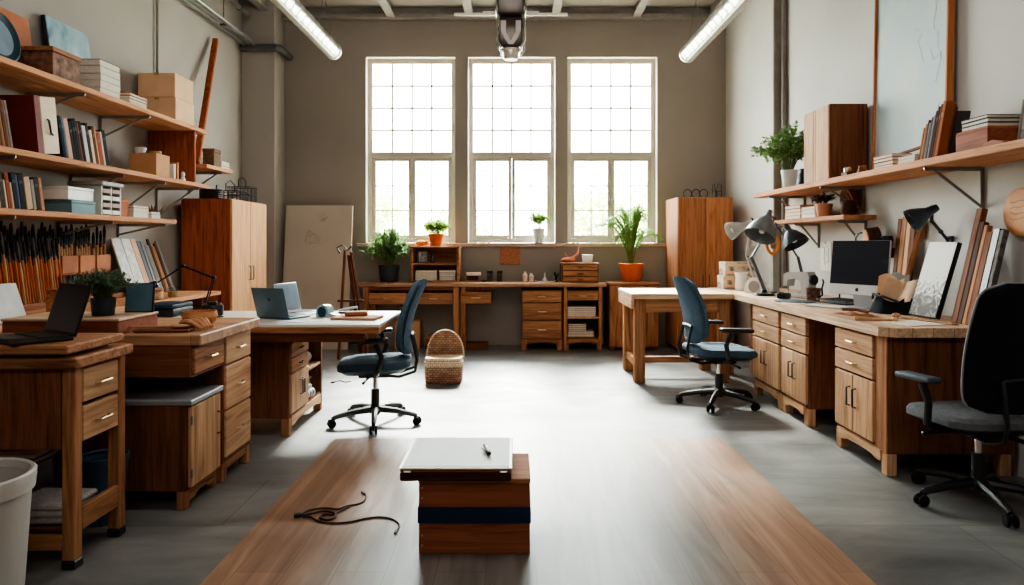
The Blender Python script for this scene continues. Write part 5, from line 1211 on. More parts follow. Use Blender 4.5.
b = MB(); b.lathe([(0.0001,0.096),(0.02,0.096),(0.02,0.11),(0.0001,0.112)], 16); b.build('lid', BLKM, t)
stack(-1.18, -0.92, 8.27, 8.47, 0.787+0.0212, [(0.03,(206,184,166),'beige'),(0.028,(222,206,190),'cream'),(0.03,(190,170,156),'dusty'),(0.025,(214,196,180),'pale')], 1, lambda i,n,w: '%s book, %s in the wide pile inside the hutch' % (w, pile_pos(i,n)), 'wide book pile in the hutch', seed=31)
stack(-0.9, -0.70, 8.27, 8.45, 0.787+0.0212, [(0.025,(226,222,214),'white'),(0.02,(150,140,136),'grey'),(0.026,(196,186,180),'pale grey'),(0.02,(120,112,110),'dark grey'),(0.022,(206,196,186),'ivory')], 1, lambda i,n,w: '%s book, %s in the narrow pile inside the hutch' % (w, pile_pos(i,n)), 'narrow book pile in the hutch', seed=33)
# items along the worktop
t = thing('tray_frame', 'small open wooden display tray with a white top edge on the worktop', 'tray', (-0.5, 8.38, ZW), R(5))
b = MB(); b.box(-0.09,0.09,-0.05,0.07,0,0.015,0.002).box(-0.09,-0.08,-0.05,0.07,0.0155,0.11,0.002); b.build('tray_body', OAK, t)
b = MB(); b.box(-0.079,0.09,-0.05,0.07,0.075,0.11,0.004); b.build('white_top', CREAM, t)
b = MB(); b.box(-0.078,0.06,-0.04,0.06,0.016,0.074,0.004); b.build('dark_insert', DKW, t)
t = thing('mortar_dish', 'low brown dish on the worktop beside the display tray', 'dish', (-0.365, 8.36, ZW), 0)
b = MB(); b.lathe([(0.0001,0),(0.03,0),(0.05,0.02),(0.046,0.02),(0.028,0.006),(0.0001,0.006)], 20); b.build('dish_body', OAKD, t)
for i, (x, lab) in enumerate(((-0.3, 'dark speckled jar on the worktop under the middle window, nearer the desk hutch'), (-0.185, 'dark speckled jar on the worktop under the cork board'))):
    t = thing('spice_jar', lab, 'jar', (x, 8.4, ZW), 0, 'dark speckled jars')
    b = MB(); b.lathe([(0.0001,0),(0.034,0),(0.036,0.004),(0.036,0.085),(0.03,0.092),(0.0001,0.092)], 18); b.build('jar_body', plain('jar_speck', (70,62,60), 0.3, noise=0.7, nscale=60), t)
    b = MB(); b.lathe([(0.0001,0.093),(0.035,0.093),(0.036,0.125),(0.03,0.132),(0.0001,0.132)], 18); b.build('lid', BLACK, t)
t = thing('hanging_cork_board', 'square brown cork board on the wall below the middle window', 'board', (-0.06, WB-0.016, 0.985), 0)
b = MB(); b.box(-0.125,0.125,0,0.013,0,0.23,0.002); b.build('cork_face', plain('cork_warm', (170,112,84), 0.9, noise=0.25, nscale=50, bump=0.4), t)
for (x, z) in ((-0.105,0.21),(0.105,0.21),(0.0,0.115)):
    b = MB(); b.lathe([(0.0001,0),(0.006,0),(0.004,0.005),(0.006,0.01),(0.0001,0.012)], 8, Matrix.Translation((x,0,z)) @ Matrix.Rotation(PI/2,4,'X')); b.build('push_pin', DKGREY, t)
for i, (x, h, lab) in enumerate(((0.12, 0.12, 'pale pink bottle on the worktop, the taller of two'), (0.195, 0.1, 'pale pink bottle on the worktop, the shorter of two'))):
    t = thing('bottle', lab, 'bottle', (x, 8.38, ZW), 0, 'pale bottles on the worktop'); s = h/0.12
    b = MB(); b.lathe([(0.0001,0),(0.028,0),(0.03,0.004),(0.03,0.08*s),(0.016,0.1*s),(0.014,0.1*s),(0.0001,0.1*s)], 18); b.build('bottle_body', plain('bottle_pink', (222,196,182), 0.45), t)
    b = MB(); b.lathe([(0.0001,0.1*s+0.0005),(0.015,0.1*s+0.0005),(0.015,0.12*s),(0.0001,0.12*s)], 14); b.build('cap', CREAM, t)
t = thing('serving_tray', 'thin pale tray with a glass funnel on the worktop', 'tray', (0.36, 8.37, ZW), 0)
b = MB(); b.box(-0.11,0.11,-0.06,0.06,0,0.006,0.002).box(-0.12,-0.105,-0.06,0.06,0.0062,0.016,0.002).box(0.105,0.12,-0.06,0.06,0.0062,0.016,0.002); b.build('tray_body', SILVER, t)
t = thing('glass_funnel', 'clear glass funnel standing on the thin tray', 'funnel', (0.355, 8.37, ZW+0.0072), 0)
b = MB(); b.lathe([(0.03,0.0),(0.034,0.004),(0.028,0.02),(0.008,0.05),(0.006,0.1),(0.005,0.1),(0.007,0.05),(0.026,0.02)], 18); b.build('funnel_body', plain('funnel_glass', (206,202,196), 0.15, noise=0.05), t)
t = thing('pen_figure', 'small dark bent metal figure on the worktop beside the drawer chest', 'figure', (0.485, 8.37, ZW), 0)
b = MB(); b.lathe([(0.0001,0),(0.032,0),(0.034,0.01),(0.012,0.02),(0.0001,0.02)], 16); b.build('base', BLKM, t)
b = MB(); b.tube([(0,0,0.02),(0.01,0,0.06),(-0.015,0,0.1),(0.0,0,0.12)], [0.012,0.018,0.014,0.006], 10).tube([(0.012,0,0.065),(0.035,0,0.085),(0.03,0,0.11)], [0.008,0.007,0.005], 8); b.build('figure_body', BLKM, t)
# white box & driftwood on chest
ZCH = 0.787+0.231
t = thing('paper_box', 'small white tapered box on top of the little drawer chest', 'box', (0.86, 8.33, ZCH), 0)
b = MB(); b.lathe([(0.0001,0),(0.075,0),(0.082,0.08),(0.078,0.08),(0.07,0.005),(0.0001,0.005)], 4, Matrix.Rotation(PI/4,4,'Z')); b.build('box_body', WHITE, t)
b = MB(); b.lathe([(0.0001,0.081),(0.086,0.081),(0.086,0.092),(0.0001,0.092)], 4, Matrix.Rotation(PI/4,4,'Z')); b.build('lid', CREAM, t)
t = thing('driftwood', 'branching piece of driftwood lying on the little drawer chest', 'driftwood', (0.66, 8.33, ZCH), 0)
b = MB(); b.tube([(-0.09,0,0.03),(-0.03,0.01,0.04),(0.03,0,0.05),(0.08,0,0.1),(0.1,0,0.17),(0.13,0.0,0.2)], [0.024,0.03,0.022,0.014,0.009,0.005], 10).tube([(-0.03,0.01,0.045),(-0.06,0,0.1),(-0.08,0,0.115)], [0.012,0.008,0.004], 8).tube([(0.1,0,0.16),(0.09,0,0.2)], [0.006,0.003], 6)
b.build('branch', plain('drift_orange', (206,126,92), 0.75, noise=0.2), t)
b = MB(); b.ball((-0.03,-0.01,0.028), (0.085,0.05,0.028), 16, 8); b.build('root_lump', plain('drift_brown', (176,100,70), 0.8, noise=0.2), t)
# sill plant
def wpot(t): pot(t, [(0.0001,0),(0.05,0),(0.054,0.006),(0.078,0.18),(0.072,0.18),(0.05,0.015),(0.0001,0.012)], POTW, 0.07, 0.165)
bushy('potted_plant', 'small bright green plant in a tapered white pot on the middle window sill', (0.29, 8.56, 1.2495), wpot, LEAFB, 22, 0.13, 0.22, 0.08, 0.02, 0.16, 8, 23, droop=0.6, squash=0.25, smr=0.002)
# palm
t = thing('potted_palm', 'feathery palm in a terracotta pot on the side cupboard', 'plant', (1.385, 8.33, 0.7915), 0)
pot(t, [(0.0001,0),(0.105,0),(0.11,0.006),(0.135,0.19),(0.128,0.19),(0.1,0.015),(0.0001,0.012)], TERRA, 0.125, 0.17)
b = MB(); b.lathe([(0.1355,0.17),(0.146,0.172),(0.148,0.215),(0.138,0.217),(0.13,0.2)], 30); b.build('pot_rim', TERRA, t)
rnd = random.Random(41); fb = MB(); sb = MB()
for k in range(44):
    a = 2*PI*k/44*2.4+rnd.uniform(-.3,.3); f = rnd.uniform(.12, 1); reach = 0.60*f; h = 0.74-0.36*f+rnd.uniform(-.05,.08)
    ca, sa = math.cos(a), math.sin(a)*0.55
    if ca > 0: ca *= 0.66
    if sa > 0.2: sa *= 0.5
    P = []
    for i in range(9):
        u = i/8; P.append(Vector((ca*(0.02+reach*u**1.5), sa*(0.02+reach*u**1.5)*0.55, 0.17+h*(math.sin(u*PI*0.5*(1+0.35*f)))/math.sin(PI*0.5*min(1,(1+0.35*f))))))
    sb.tube(P, [0.005,0.0045,0.004,0.0035,0.003,0.0025,0.002,0.0016,0.001], 5)
    for i in range(3, 9):
        for q in range(3):
            p = P[i-1].lerp(P[i], q/3); d = (P[i]-P[i-1]).normalized(); s = d.cross(Vector((0,0,1)))
            if s.length < .05: s = Vector((-sa, ca, 0))
            s.normalize()
            for sg in (-1, 1):
                L = 0.15*(1-0.45*abs((i+q/3-5.2)/4)); leafblade(fb, p, d*0.75+s*sg*0.7+Vector((0,0,rnd.uniform(-.35,.05))), L, 0.007, 0.35)
sb.build('stem', STEM, t); fb.build('foliage', plain('palm_leaf', (130,164,92), 0.5, noise=0.3, nscale=12), t, smooth=False, fix=False)
leaf_translucent(_P['palm_leaf'])
# wire rings on the wardrobe
ZCB = 1.7712
for i, x in enumerate((2.0, 2.1, 2.19)):
    t = thing('wire_ring', 'black wire ring standing on the corner cabinet, %s from the palm side' % ORD[i], 'wire ring', (x, 8.12, ZCB+0.052), 0, 'wire rings on the corner cabinet'); b = MB()
    b.tube([(0.048*math.cos(a*PI/12), 0.012*math.sin(a*PI/6+i), 0.048*math.sin(a*PI/12)) for a in range(24)], 0.005, 6, closed=True); b.build('ring', BLKM, t)
    b = MB(); b.tube([(-0.05,0,-0.047),(0.05,0,-0.047)], 0.004, 6); b.build('foot', BLKM, t)
t = thing('wire_stand', 'black wire bottle stand at the end of the corner cabinet top', 'wire stand', (2.34, 8.14, ZCB), 0); b = MB()
for x in (-0.05, 0.05): b.tube([(x,-0.03,0.004),(x,-0.03,0.15),(x*0.4,0,0.17),(x*0.4,0.0,0.12)], 0.004, 6)
b.tube([(-0.05,-0.03,0.004),(0.05,-0.03,0.004)], 0.004, 6).tube([(-0.05,-0.03,0.08),(0.05,-0.03,0.08)], 0.004, 6); b.build('wire_lattice', BLKM, t)
b = MB(); b.lathe([(0.0001,0),(0.022,0),(0.024,0.06),(0.01,0.09),(0.01,0.12),(0.0001,0.12)], 14, Matrix.Translation((0.0,0.035,0.002))); b.build('bottle', DKGREY, t)
# stuff inside open pedestal
stack(0.615, 0.93, 8.19, 8.45, 0.1535, [(0.02,(206,190,172),'cream'),(0.018,(140,120,104),'brown'),(0.02,(190,176,160),'beige')], 1, lambda i,n,w: '%s folder, %s on the bottom shelf of the open pedestal' % (w, pile_pos(i,n)), 'folders on the bottom shelf of the open pedestal', 'folder', 'folder', seed=51)
stack(0.62, 0.84, 8.2, 8.42, 0.1535+0.0625, [(0.02,(96,86,82),'dark'),(0.02,(170,160,150),'grey'),(0.022,(110,90,78),'umber'),(0.02,(160,140,120),'fawn')], 1, lambda i,n,w: '%s notebook, %s in the small pile on those folders' % (w, pile_pos(i,n)), 'notebooks in the open pedestal', 'notebook', 'notebook', seed=52)
stack(0.61, 0.95, 8.18, 8.46, 0.3888, [(0.025,(206,196,184),'pale'),(0.022,(170,146,126),'tan'),(0.02,(214,204,192),'ivory'),(0.024,(150,116,92),'brown'),(0.022,(190,168,148),'beige')], 1, lambda i,n,w: '%s paper bundle, %s on the upper shelf of the open pedestal' % (w, pile_pos(i,n)), 'paper bundles in the open pedestal', 'paper_bundle', 'papers', seed=53)
# under the worktop
carton('tall brown cardboard box on the floor under the two-drawer desk', (-1.42, 8.25, 0.001), 0.3, 0.26, 0.33, CARD)
storage_box('small dark wooden box on the floor behind the wicker basket', -1.05, -0.78, 8.2, 8.42, 0.001, 0.16, OAKD, OAK)
t = thing('wooden_tray', 'shallow brown wooden tray on the floor by the narrow desk leg', 'tray', (-0.48, 8.3, 0.001), 0)
b = MB(); b.box(-0.16,0.16,-0.12,0.12,0,0.012,0.002); b.build('tray_bottom', OAKD, t)
b = MB(); b.box(-0.16,0.16,-0.12,-0.105,0.0125,0.075,0.002).box(-0.16,0.16,0.105,0.12,0.0125,0.075,0.002).box(-0.16,-0.145,-0.1045,0.1045,0.0125,0.075,0.002).box(0.145,0.16,-0.1045,0.1045,0.0125,0.075,0.002); b.build('tray_sides', OAKD, t)
# whiteboard & easel
t = thing('drawing_board', 'large blank grey-beige board leaning against the wall beside the column', 'board', (-2.36, 8.2, 0.002), 0, rot=(R(-8.5),0,0))
b = MB(); b.box(-0.4,0.40,0,0.02,0,1.72,0.003); b.build('board_face', plain('board_beige', (186,174,160), 0.6, noise=0.05, nscale=2), t)
b = MB(); b.box(-0.4,0.40,0.0205,0.045,0,0.05,0.002).box(-0.4,0.4,0.0205,0.045,1.67,1.72,0.002).box(-0.4,-0.36,0.0205,0.045,0.0505,1.6695,0.002).box(0.36,0.4,0.0205,0.045,0.0505,1.6695,0.002); b.build('back_frame', OAKD, t)
SK = plain('pencil_faint', (150,140,128), 0.9)
for (x0, z0, s, seed) in ((0.04, 1.58, 0.07, 3), (-0.06, 1.32, 0.11, 8)):
    r2 = random.Random(seed); b = MB()
    for k in range(6): b.tube([(x0+r2.uniform(-s,s), -0.0006, z0+r2.uniform(-s,s)) for _ in range(4)], 0.0016, 4)
    b.build('pencil_marks', SK, t)
t = thing('easel', 'dark wooden folding easel standing beside the large beige board', 'easel', (-1.80, 7.5, 0.0), 0)
EW = wood('easel_wood', (60,30,20), (110,62,40))
for (p, q) in (((-0.09,0,0.002),(-0.05,0.12,1.17)), ((0.22,0,0.002),(0.02,0.12,1.15)), ((0.04,0.48,0.002),(-0.02,0.17,1.12))):
    b = MB(); b.bar(p, q, 0.035, 0.025); b.build('leg', EW, t)
b = MB(); b.bar((-0.07,0.022,0.36),(0.165,0.028,0.36),0.03,0.02); b.build('cross_bar', EW, t)
b = MB(); b.box(-0.1,0.18,-0.02,0.025,0.62,0.64,0.003); b.build('ledge', EW, t)
b = MB(); b.tube([(-0.1,0.1,1.14),(-0.13,0.09,1.2),(-0.07,0.1,1.23),(-0.02,0.1,1.17),(0.03,0.1,1.22)], 0.009, 8); b.build('top_clamp', BLKM, t)
# wicker basket on the floor
def wicker(name, rgb1, rgb2):
    m, nt, b = _new(name); tc = N(nt,'ShaderNodeTexCoord'); br = N(nt,'ShaderNodeTexBrick', Scale=1.0); br.offset = 0.5
    br.inputs['Brick Width'].default_value = 0.034; br.inputs['Row Height'].default_value = 0.02; br.inputs['Mortar Size'].default_value = 0.0018
    br.inputs['Color1'].default_value = lin(rgb1); br.inputs['Color2'].default_value = lin(rgb2); br.inputs['Mortar'].default_value = lin((70,46,34))
    sx = N(nt,'ShaderNodeSeparateXYZ'); nt.links.new(tc.outputs['Object'], sx.inputs[0]); ad = N(nt,'ShaderNodeMath', operation='ADD'); nt.links.new(sx.outputs['X'], ad.inputs[0]); nt.links.new(sx.outputs['Y'], ad.inputs[1])
    cb = N(nt,'ShaderNodeCombineXYZ'); nt.links.new(ad.outputs[0], cb.inputs[0]); nt.links.new(sx.outputs['Z'], cb.inputs[1]); nt.links.new(cb.outputs[0], br.inputs['Vector'])
    nt.links.new(br.outputs['Color'], b.inputs['Base Color']); b.inputs['Roughness'].default_value = 0.8
    bp = N(nt,'ShaderNodeBump', Strength=0.8, Distance=0.006); nt.links.new(br.outputs['Fac'], bp.inputs['Height']); bp.invert = True; nt.links.new(bp.outputs[0], b.inputs['Normal']); return m
WK = wicker('wicker_brown', (142,100,74), (176,134,104)); WKL = wicker('wicker_pale', (206,176,142), (226,200,168))
t = thing('wicker_basket', 'wicker basket with a tall arched back on the open floor', 'basket', (-0.64, 6.32, 0.001), 0)
def rr(hw, hd, z, n=40, e=0.4):
    return [(hw*abs(math.cos(2*PI*k/n))**e*(1 if math.cos(2*PI*k/n) >= 0 else -1), hd*abs(math.sin(2*PI*k/n))**e*(1 if math.sin(2*PI*k/n) >= 0 else -1), z) for k in range(n)]
def loftr(rings, cap=True):
    b = MB(); V = [[b.b.verts.new(p) for p in r] for r in rings]
    for A, B in zip(V, V[1:]):
        for k in range(len(A)): b.b.faces.new((A[k], A[(k+1)%len(A)], B[(k+1)%len(A)], B[k]))
    if cap: b.b.faces.new(V[0][::-1]); b.b.faces.new(V[-1])
    return b
loftr([rr(0.155,0.12,0.0), rr(0.165,0.13,0.015), rr(0.168,0.132,0.15)]).build('basket_body', WK, t)
loftr([rr(0.168,0.132,0.1505), rr(0.17,0.134,0.155), rr(0.17,0.134,0.195), rr(0.165,0.13,0.2)]).build('woven_band', WKL, t)
loftr([rr(0.163,0.128,0.2005), rr(0.163,0.128,0.222), rr(0.12,0.09,0.228)]).build('basket_lid', WKL, t)
b = MB(); n = 20; A = [(0.165*math.cos(PI*k/n), 0.20+0.245*math.sin(PI*k/n)**0.85) for k in range(n+1)]
b.prism(A, Matrix.Translation((0,0.128,0)) @ Matrix.Rotation(PI/2,4,'X'), 0.02); b.build('arched_back', WK, t)
b = MB(); b.tube([(x, 0.118, z) for x, z in A], 0.011, 8); b.build('arched_rim', WKL, t)
# ================================================================== WORKBENCH AND SHELVES, PAINTING WALL
ZB = 0.8025
# --- large painting on the long shelf
ZU = 1.7312
t = thing('large_painting', 'very large pale abstract painting in a thin wooden frame leaning above the long shelf', 'painting', (2.645, 4.25, ZU), 0, rot=(0, R(1.2), 0))
PM = painting_mat('pale_abstract', [(206,190,168),(190,200,198),(176,194,200),(204,206,196),(214,206,190)], 0.9)
b = MB(); b.box(-0.012, 0.01, 0.025, 0.875, 0.025, 1.40, 0.001); b.build('canvas', PM, t)
b = MB(); FRW = wood('frame_wood', (136,74,42), (190,120,76)); b.box(-0.03,0.014,0.004,0.0245,0,1.425,0.003).box(-0.03,0.014,0.8755,0.895,0,1.425,0.003).box(-0.03,0.014,0.025,0.875,0,0.0245,0.003).box(-0.03,0.014,0.025,0.875,1.4005,1.425,0.003); b.build('picture_frame', FRW, t)
CK = plain('crackle_line', (160,160,150), 0.9)
b = MB(); r2 = random.Random(5)
for k in range(5):
    y, z = r2.uniform(.08,.4), r2.uniform(.06,.9); P = []
    for i in range(7): P.append((-0.0128, max(.04,min(.86,y)), max(.04,z))); y += r2.uniform(-.05,.06); z += r2.uniform(-.02,.09)
    b.tube(P, 0.0009, 4)
b.build('crackle_lines', CK, t)
# --- tall box / cupboard on the shelf
t = thing('shelf_cupboard', 'small tall wooden cupboard standing on the long shelf beside the leafy plant', 'cupboard', (2.375, 5.76, ZU), -PI/2)
w, d, h = 0.46, 0.295, 0.575
b = MB(); b.box(0, w, 0.012, d, 0, h, 0.004); b.build('carcass', OAKD, t)
for a, c in ((0.004, w*0.42), (w*0.42, w*0.5), (w*0.5, w-0.004)):
    b = MB(); b.box(a+0.0015, c-0.0015, 0.0, 0.0115, 0.004, h-0.004, 0.003); b.build('door_panel', OAKL, t)
def spot(t): pot(t, [(0.0001,0),(0.048,0),(0.052,0.005),(0.075,0.165),(0.069,0.165),(0.048,0.014),(0.0001,0.012)], POTW, 0.066, 0.15)
bushy('potted_plant', 'leafy green plant in a white pot at the far end of the long shelf', (2.44, 6.22, ZU), spot, LEAFA, 80, 0.34, 0.47, 0.06, 0.02, 0.145, 14, 61, droop=1.4, squash=0.9, smr=0.0025, outer=0.5, xmax=0.17)
t = thing('blue_jar', 'dark blue jar next to the white plant pot on the long shelf', 'jar', (2.47, 5.96, ZU), 0)
b = MB(); b.lathe([(0.0001,0),(0.05,0),(0.058,0.02),(0.058,0.1),(0.045,0.125),(0.045,0.135),(0.04,0.135),(0.0001,0.13)], 24); b.build('jar_body', NAVY, t)
b = MB(); b.lathe([(0.0001,0.1365),(0.048,0.1365),(0.048,0.15),(0.0001,0.152)], 20); b.build('lid', BLACK, t)
# --- small items along the long shelf
t = thing('small_plane', 'small wooden block plane on the long shelf by the cupboard', 'hand plane', (2.42, 5.1, ZU), R(80))
b = MB(); b.box(-0.08,0.08,-0.022,0.022,0,0.035,0.006); b.build('plane_body', OAKD, t)
b = MB(); b.ball((-0.045,0,0.052),(0.018,0.016,0.018),10,6); b.build('knob', OAKL, t)
b = MB(); b.obox((0.02,0,0.05),(0.03,0.03,0.045),(0,R(25),0),0.004); b.build('blade', STEEL, t)
t = thing('wood_carving', 'little brown carved block beside the plane on the long shelf', 'carving', (2.43, 4.9, ZU), R(70))
b = MB(); b.prism([(-0.07,0),(0.07,0),(0.06,0.03),(0.02,0.035),(-0.01,0.06),(-0.05,0.05)], Matrix.Translation((0,0.025,0)) @ Matrix.Rotation(PI/2,4,'X'), 0.05); b.build('carved_block', OAKD, t)
b = MB(); b.box(0.025,0.055,-0.02,0.02,0.0355,0.05,0.003); b.build('light_chip', CREAM, t)
stack(2.38, 2.52, 4.42, 4.66, ZU, [(0.022,(176,120,86),'orange-brown'),(0.02,(206,164,126),'tan'),(0.022,(150,92,64),'rust'),(0.02,(190,134,98),'caramel')], 1, lambda i,n,w: '%s book, %s in the brown pile on the long shelf' % (w, pile_pos(i,n)), 'brown book pile on the long shelf', seed=71)
stack(2.38, 2.52, 4.17, 4.36, ZU, [(0.016,(226,222,212),'white'),(0.016,(210,204,192),'ivory'),(0.016,(220,216,208),'pale')], 1, lambda i,n,w: '%s slim book, %s in the white pile on the long shelf' % (w, pile_pos(i,n)), 'white book pile on the long shelf', seed=72)
t = thing('cane_hoop', 'long bent brown cane lying under the large painting on the long shelf', 'cane', (2.57, 4.75, ZU+0.012), 0)
b = MB(); b.tube([(0.02,0.16,0.0),(0.0,0.12,0.02),(0,0.05,0.07),(0.0,0.0,0.09),(0.0,-0.08,0.1),(0.0,-0.35,0.115),(0.0,-0.5,0.12)], 0.011, 8); b.build('cane_stick', OAKD, t)
rowR = [(0.016,0.2,0.17,(150,92,60),'brown'),(0.014,0.22,0.18,(190,140,104),'tan'),(0.012,0.24,0.18,(90,58,42),'umber'),(0.014,0.22,0.18,(140,136,132),'grey'),(0.014,0.25,0.18,(96,98,100),'slate'),(0.012,0.26,0.19,(150,146,142),'silver-grey'),(0.014,0.28,0.19,(70,70,72),'charcoal'),(0.018,0.3,0.1,(72,44,32),'dark brown'),(0.016,0.31,0.08,(120,72,46),'chestnut'),(0.03,0.32,0.05,(150,88,54),'orange-brown')]
upright_row(4.17, 2.40, ZU, -PI/2, rowR, None, lambda i, w: '%s folder, %s along from the white book pile on the long shelf' % (w, ORD[i]), 'folders leaning on the long shelf', 17, 'folder', 'folder')
t = thing('open_crate', 'open brown wooden box on the long shelf with teal books on it', 'crate', (2.42, 3.585, ZU), 0)
b = MB(); b.box(0,0.2,0,0.26,0,0.012,0.002).box(0,0.012,0,0.26,0.0125,0.11,0.002).box(0.188,0.2,0,0.26,0.0125,0.11,0.002).box(0.0125,0.1875,0,0.012,0.0125,0.11,0.002).box(0.0125,0.1875,0.248,0.26,0.0125,0.11,0.002); b.build('box_sides', CRATE, t)
b = MB(); b.box(0.002,0.198,0.002,0.258,0.1105,0.12,0.002); b.build('top_board', CAB, t)
stack(2.43, 2.61, 3.60, 3.82, ZU+0.1205, [(0.022,(64,78,84),'dark teal'),(0.02,(84,98,104),'grey-teal'),(0.018,(50,62,70),'blue-black')], 1, lambda i,n,w: '%s book, %s on the open brown box' % (w, pile_pos(i,n)), 'teal books on the open brown box', seed=73)
t = thing('wood_offcut', 'small split wood offcut lying at the shelf edge before the open box', 'wood block', (2.385, 3.47, ZU), R(86))
b = MB(); b.prism([(-0.1,0),(0.1,0),(0.07,0.022),(0.0,0.03),(-0.07,0.016)], Matrix.Translation((0,0.018,0)) @ Matrix.Rotation(PI/2,4,'X'), 0.036); b.build('offcut_block', CRATE, t)
frame_small('picture_card', 'tall grey printed card leaning at the camera end of the long shelf', (2.52, 3.42, ZU+0.003), 0.14, 0.24, R(-68), -12, painting_mat('card_print',[(70,72,76),(150,150,148),(206,204,200)],14), GREYW[2])
# --- short shelf under it, z = 1.462
ZV = 1.4635
stack(2.48, 2.61, 5.80, 6.08, ZV, [(0.035,(216,190,158),'cream'),(0.03,(230,214,190),'ivory'),(0.026,(206,120,80),'orange')], 1, lambda i,n,w: '%s book, %s in the near pile on the lamp-side short shelf' % (w, pile_pos(i,n)), 'near book pile on the short shelf by the lamps', seed=74)
stack(2.48, 2.61, 6.1, 6.45, ZV, [(0.03,(190,120,84),'rust'),(0.028,(214,180,146),'sand'),(0.03,(196,92,60),'red-orange'),(0.03,(150,70,50),'brick')], 1, lambda i,n,w: '%s book, %s in the far pile on the lamp-side short shelf' % (w, pile_pos(i,n)), 'far book pile on the short shelf by the lamps', seed=75)
t = thing('round_box', 'round reddish-brown box leaning on the wall on the short shelf', 'box', (2.645, 5.545, ZV+0.112), 0)
M = Matrix.Rotation(R(82), 4, 'Y')
b = MB(); b.lathe([(0.0001,-0.02),(0.11,-0.02),(0.11,0.02),(0.0001,0.02)], 32, M); b.build('box_body', RED, t)
b = MB(); b.lathe([(0.0001,-0.028),(0.08,-0.028),(0.08,-0.0205),(0.0001,-0.0205)], 32, M); b.build('disc_face', OAKD, t)
def spotb(t): pot(t, [(0.0001,0),(0.046,0),(0.05,0.005),(0.064,0.085),(0.068,0.085),(0.068,0.105),(0.06,0.105),(0.045,0.012),(0.0001,0.01)], plain('pot_peach',(206,144,112),0.7), 0.058, 0.09)
DRYL = plain('dry_leaf', (104,78,64), 0.8, noise=0.4, nscale=16)
bushy('potted_plant', 'dried brown succulent in a small peach clay pot on the short shelf', (2.51, 5.69, ZV), spotb, DRYL, 22, 0.1, 0.11, 0.05, 0.014, 0.08, 9, 76, droop=0.5, smr=0.002, xmax=0.05)
b = MB(); b.lathe([(0.0001,0),(0.045,0),(0.06,0.03),(0.056,0.09),(0.03,0.11),(0.0001,0.11)], 20); o = b.build('dark_pot', DKW); o.location = (2.54, 5.33, ZV); tag(o, 'dark rounded pot behind the peach pot at the near end of the short shelf', 'pot')
# --- items on wall
t = thing('wood_disc', 'large round orange wooden disc hung on the wall under the long shelf', 'disc', (XR2-0.02, 3.70, 1.41), 0)
b = MB(); b.lathe([(0.0001,-0.012),(0.125,-0.012),(0.13,-0.008),(0.13,0.012),(0.0001,0.014)], 40, Matrix.Rotation(PI/2,4,'Y')); b.build('disc_face', plain('disc_orange', (206,146,98), 0.6, noise=0.1), t)
b = MB(); r2 = random.Random(9)
for k in range(4): b.tube([(-0.0128, -0.05+0.03*i+r2.uniform(-.01,.01), 0.03*k-0.03+r2.uniform(-.008,.008)) for i in range(5)], 0.0012, 4)
b.build('carved_mark', plain('mark_brown', (140,92,60), 0.8), t)
b = MB(); b.box(XR2-0.006, XR2-0.002, 6.05, 6.26, 1.02, 1.27, 0.0005); o = b.build('wall_sketch', PAPER); tag(o, 'white sketch sheet pinned on the wall beside the computer screen', 'paper')
t = thing('sketch_sheet', 'white sheet with a pencil drawing pinned to the wall between lamps and computer', 'paper', (XR2-0.003, 5.97, 1.01), 0)
bpy.data.objects.remove(o)
b = MB(); b.box(-0.002, 0, 0, 0.21, 0, 0.25, 0.0004); b.build('sheet', PAPER, t)
b = MB(); G = plain('pencil_grey', (110,108,104), 0.9)
for P in ([(0.17,0.2),(0.12,0.2),(0.13,0.12),(0.12,0.05)], [(0.09,0.21),(0.05,0.2),(0.05,0.15),(0.09,0.14)], [(0.05,0.14),(0.04,0.08),(0.09,0.07)], [(0.16,0.1),(0.14,0.1)]): b.tube([(-0.0026, y, z) for y, z in P], 0.0022, 4)
b.build('pencil_lines', G, t)
b = MB(); b.lathe([(0.0001,0),(0.006,0),(0.004,0.006),(0.0001,0.008)], 8, Matrix.Translation((-0.002,0.105,0.24)) @ Matrix.Rotation(-PI/2,4,'Y')); b.build('pin', RED[0], t)
# --- computer
t = thing('desktop_computer', 'all-in-one computer with a black screen and silver chin on the long workbench', 'computer', (2.335, 4.81, ZB), R(-60))
b = MB(); b.box(-0.09,0.09,-0.03,0.12,0,0.008,0.003).box(-0.075,0.075,0.05,0.06,0.0,0.01,0.001); b.build('stand_foot', SILVER, t)
b = MB(); b.bar((0,0.1,0.006),(0,0.055,0.2),0.14,0.012,0.004); b.build('stand_neck', SILVER, t)
M = Matrix.Translation((0,0.03,0.088)) @ Matrix.Rotation(R(-7),4,'X'); Q = M.to_3x3().to_4x4()
b = MB(); b.obox(M @ Vector((0,0,0.19)), (0.43,0.022,0.38), Q, 0.008, seg=2); b.build('screen_housing', SILVER, t)
b = MB(); b.obox(M @ Vector((0,-0.0118,0.0365)), (0.424,0.0015,0.068), Q, 0.001); ch = b.build('chin', plain('chin_white', (226,228,228), 0.3), t)
b = MB(); b.obox(M @ Vector((0,-0.0118,0.2245)), (0.424,0.0015,0.305), Q, 0); b.build('screen', SCREEN, t)
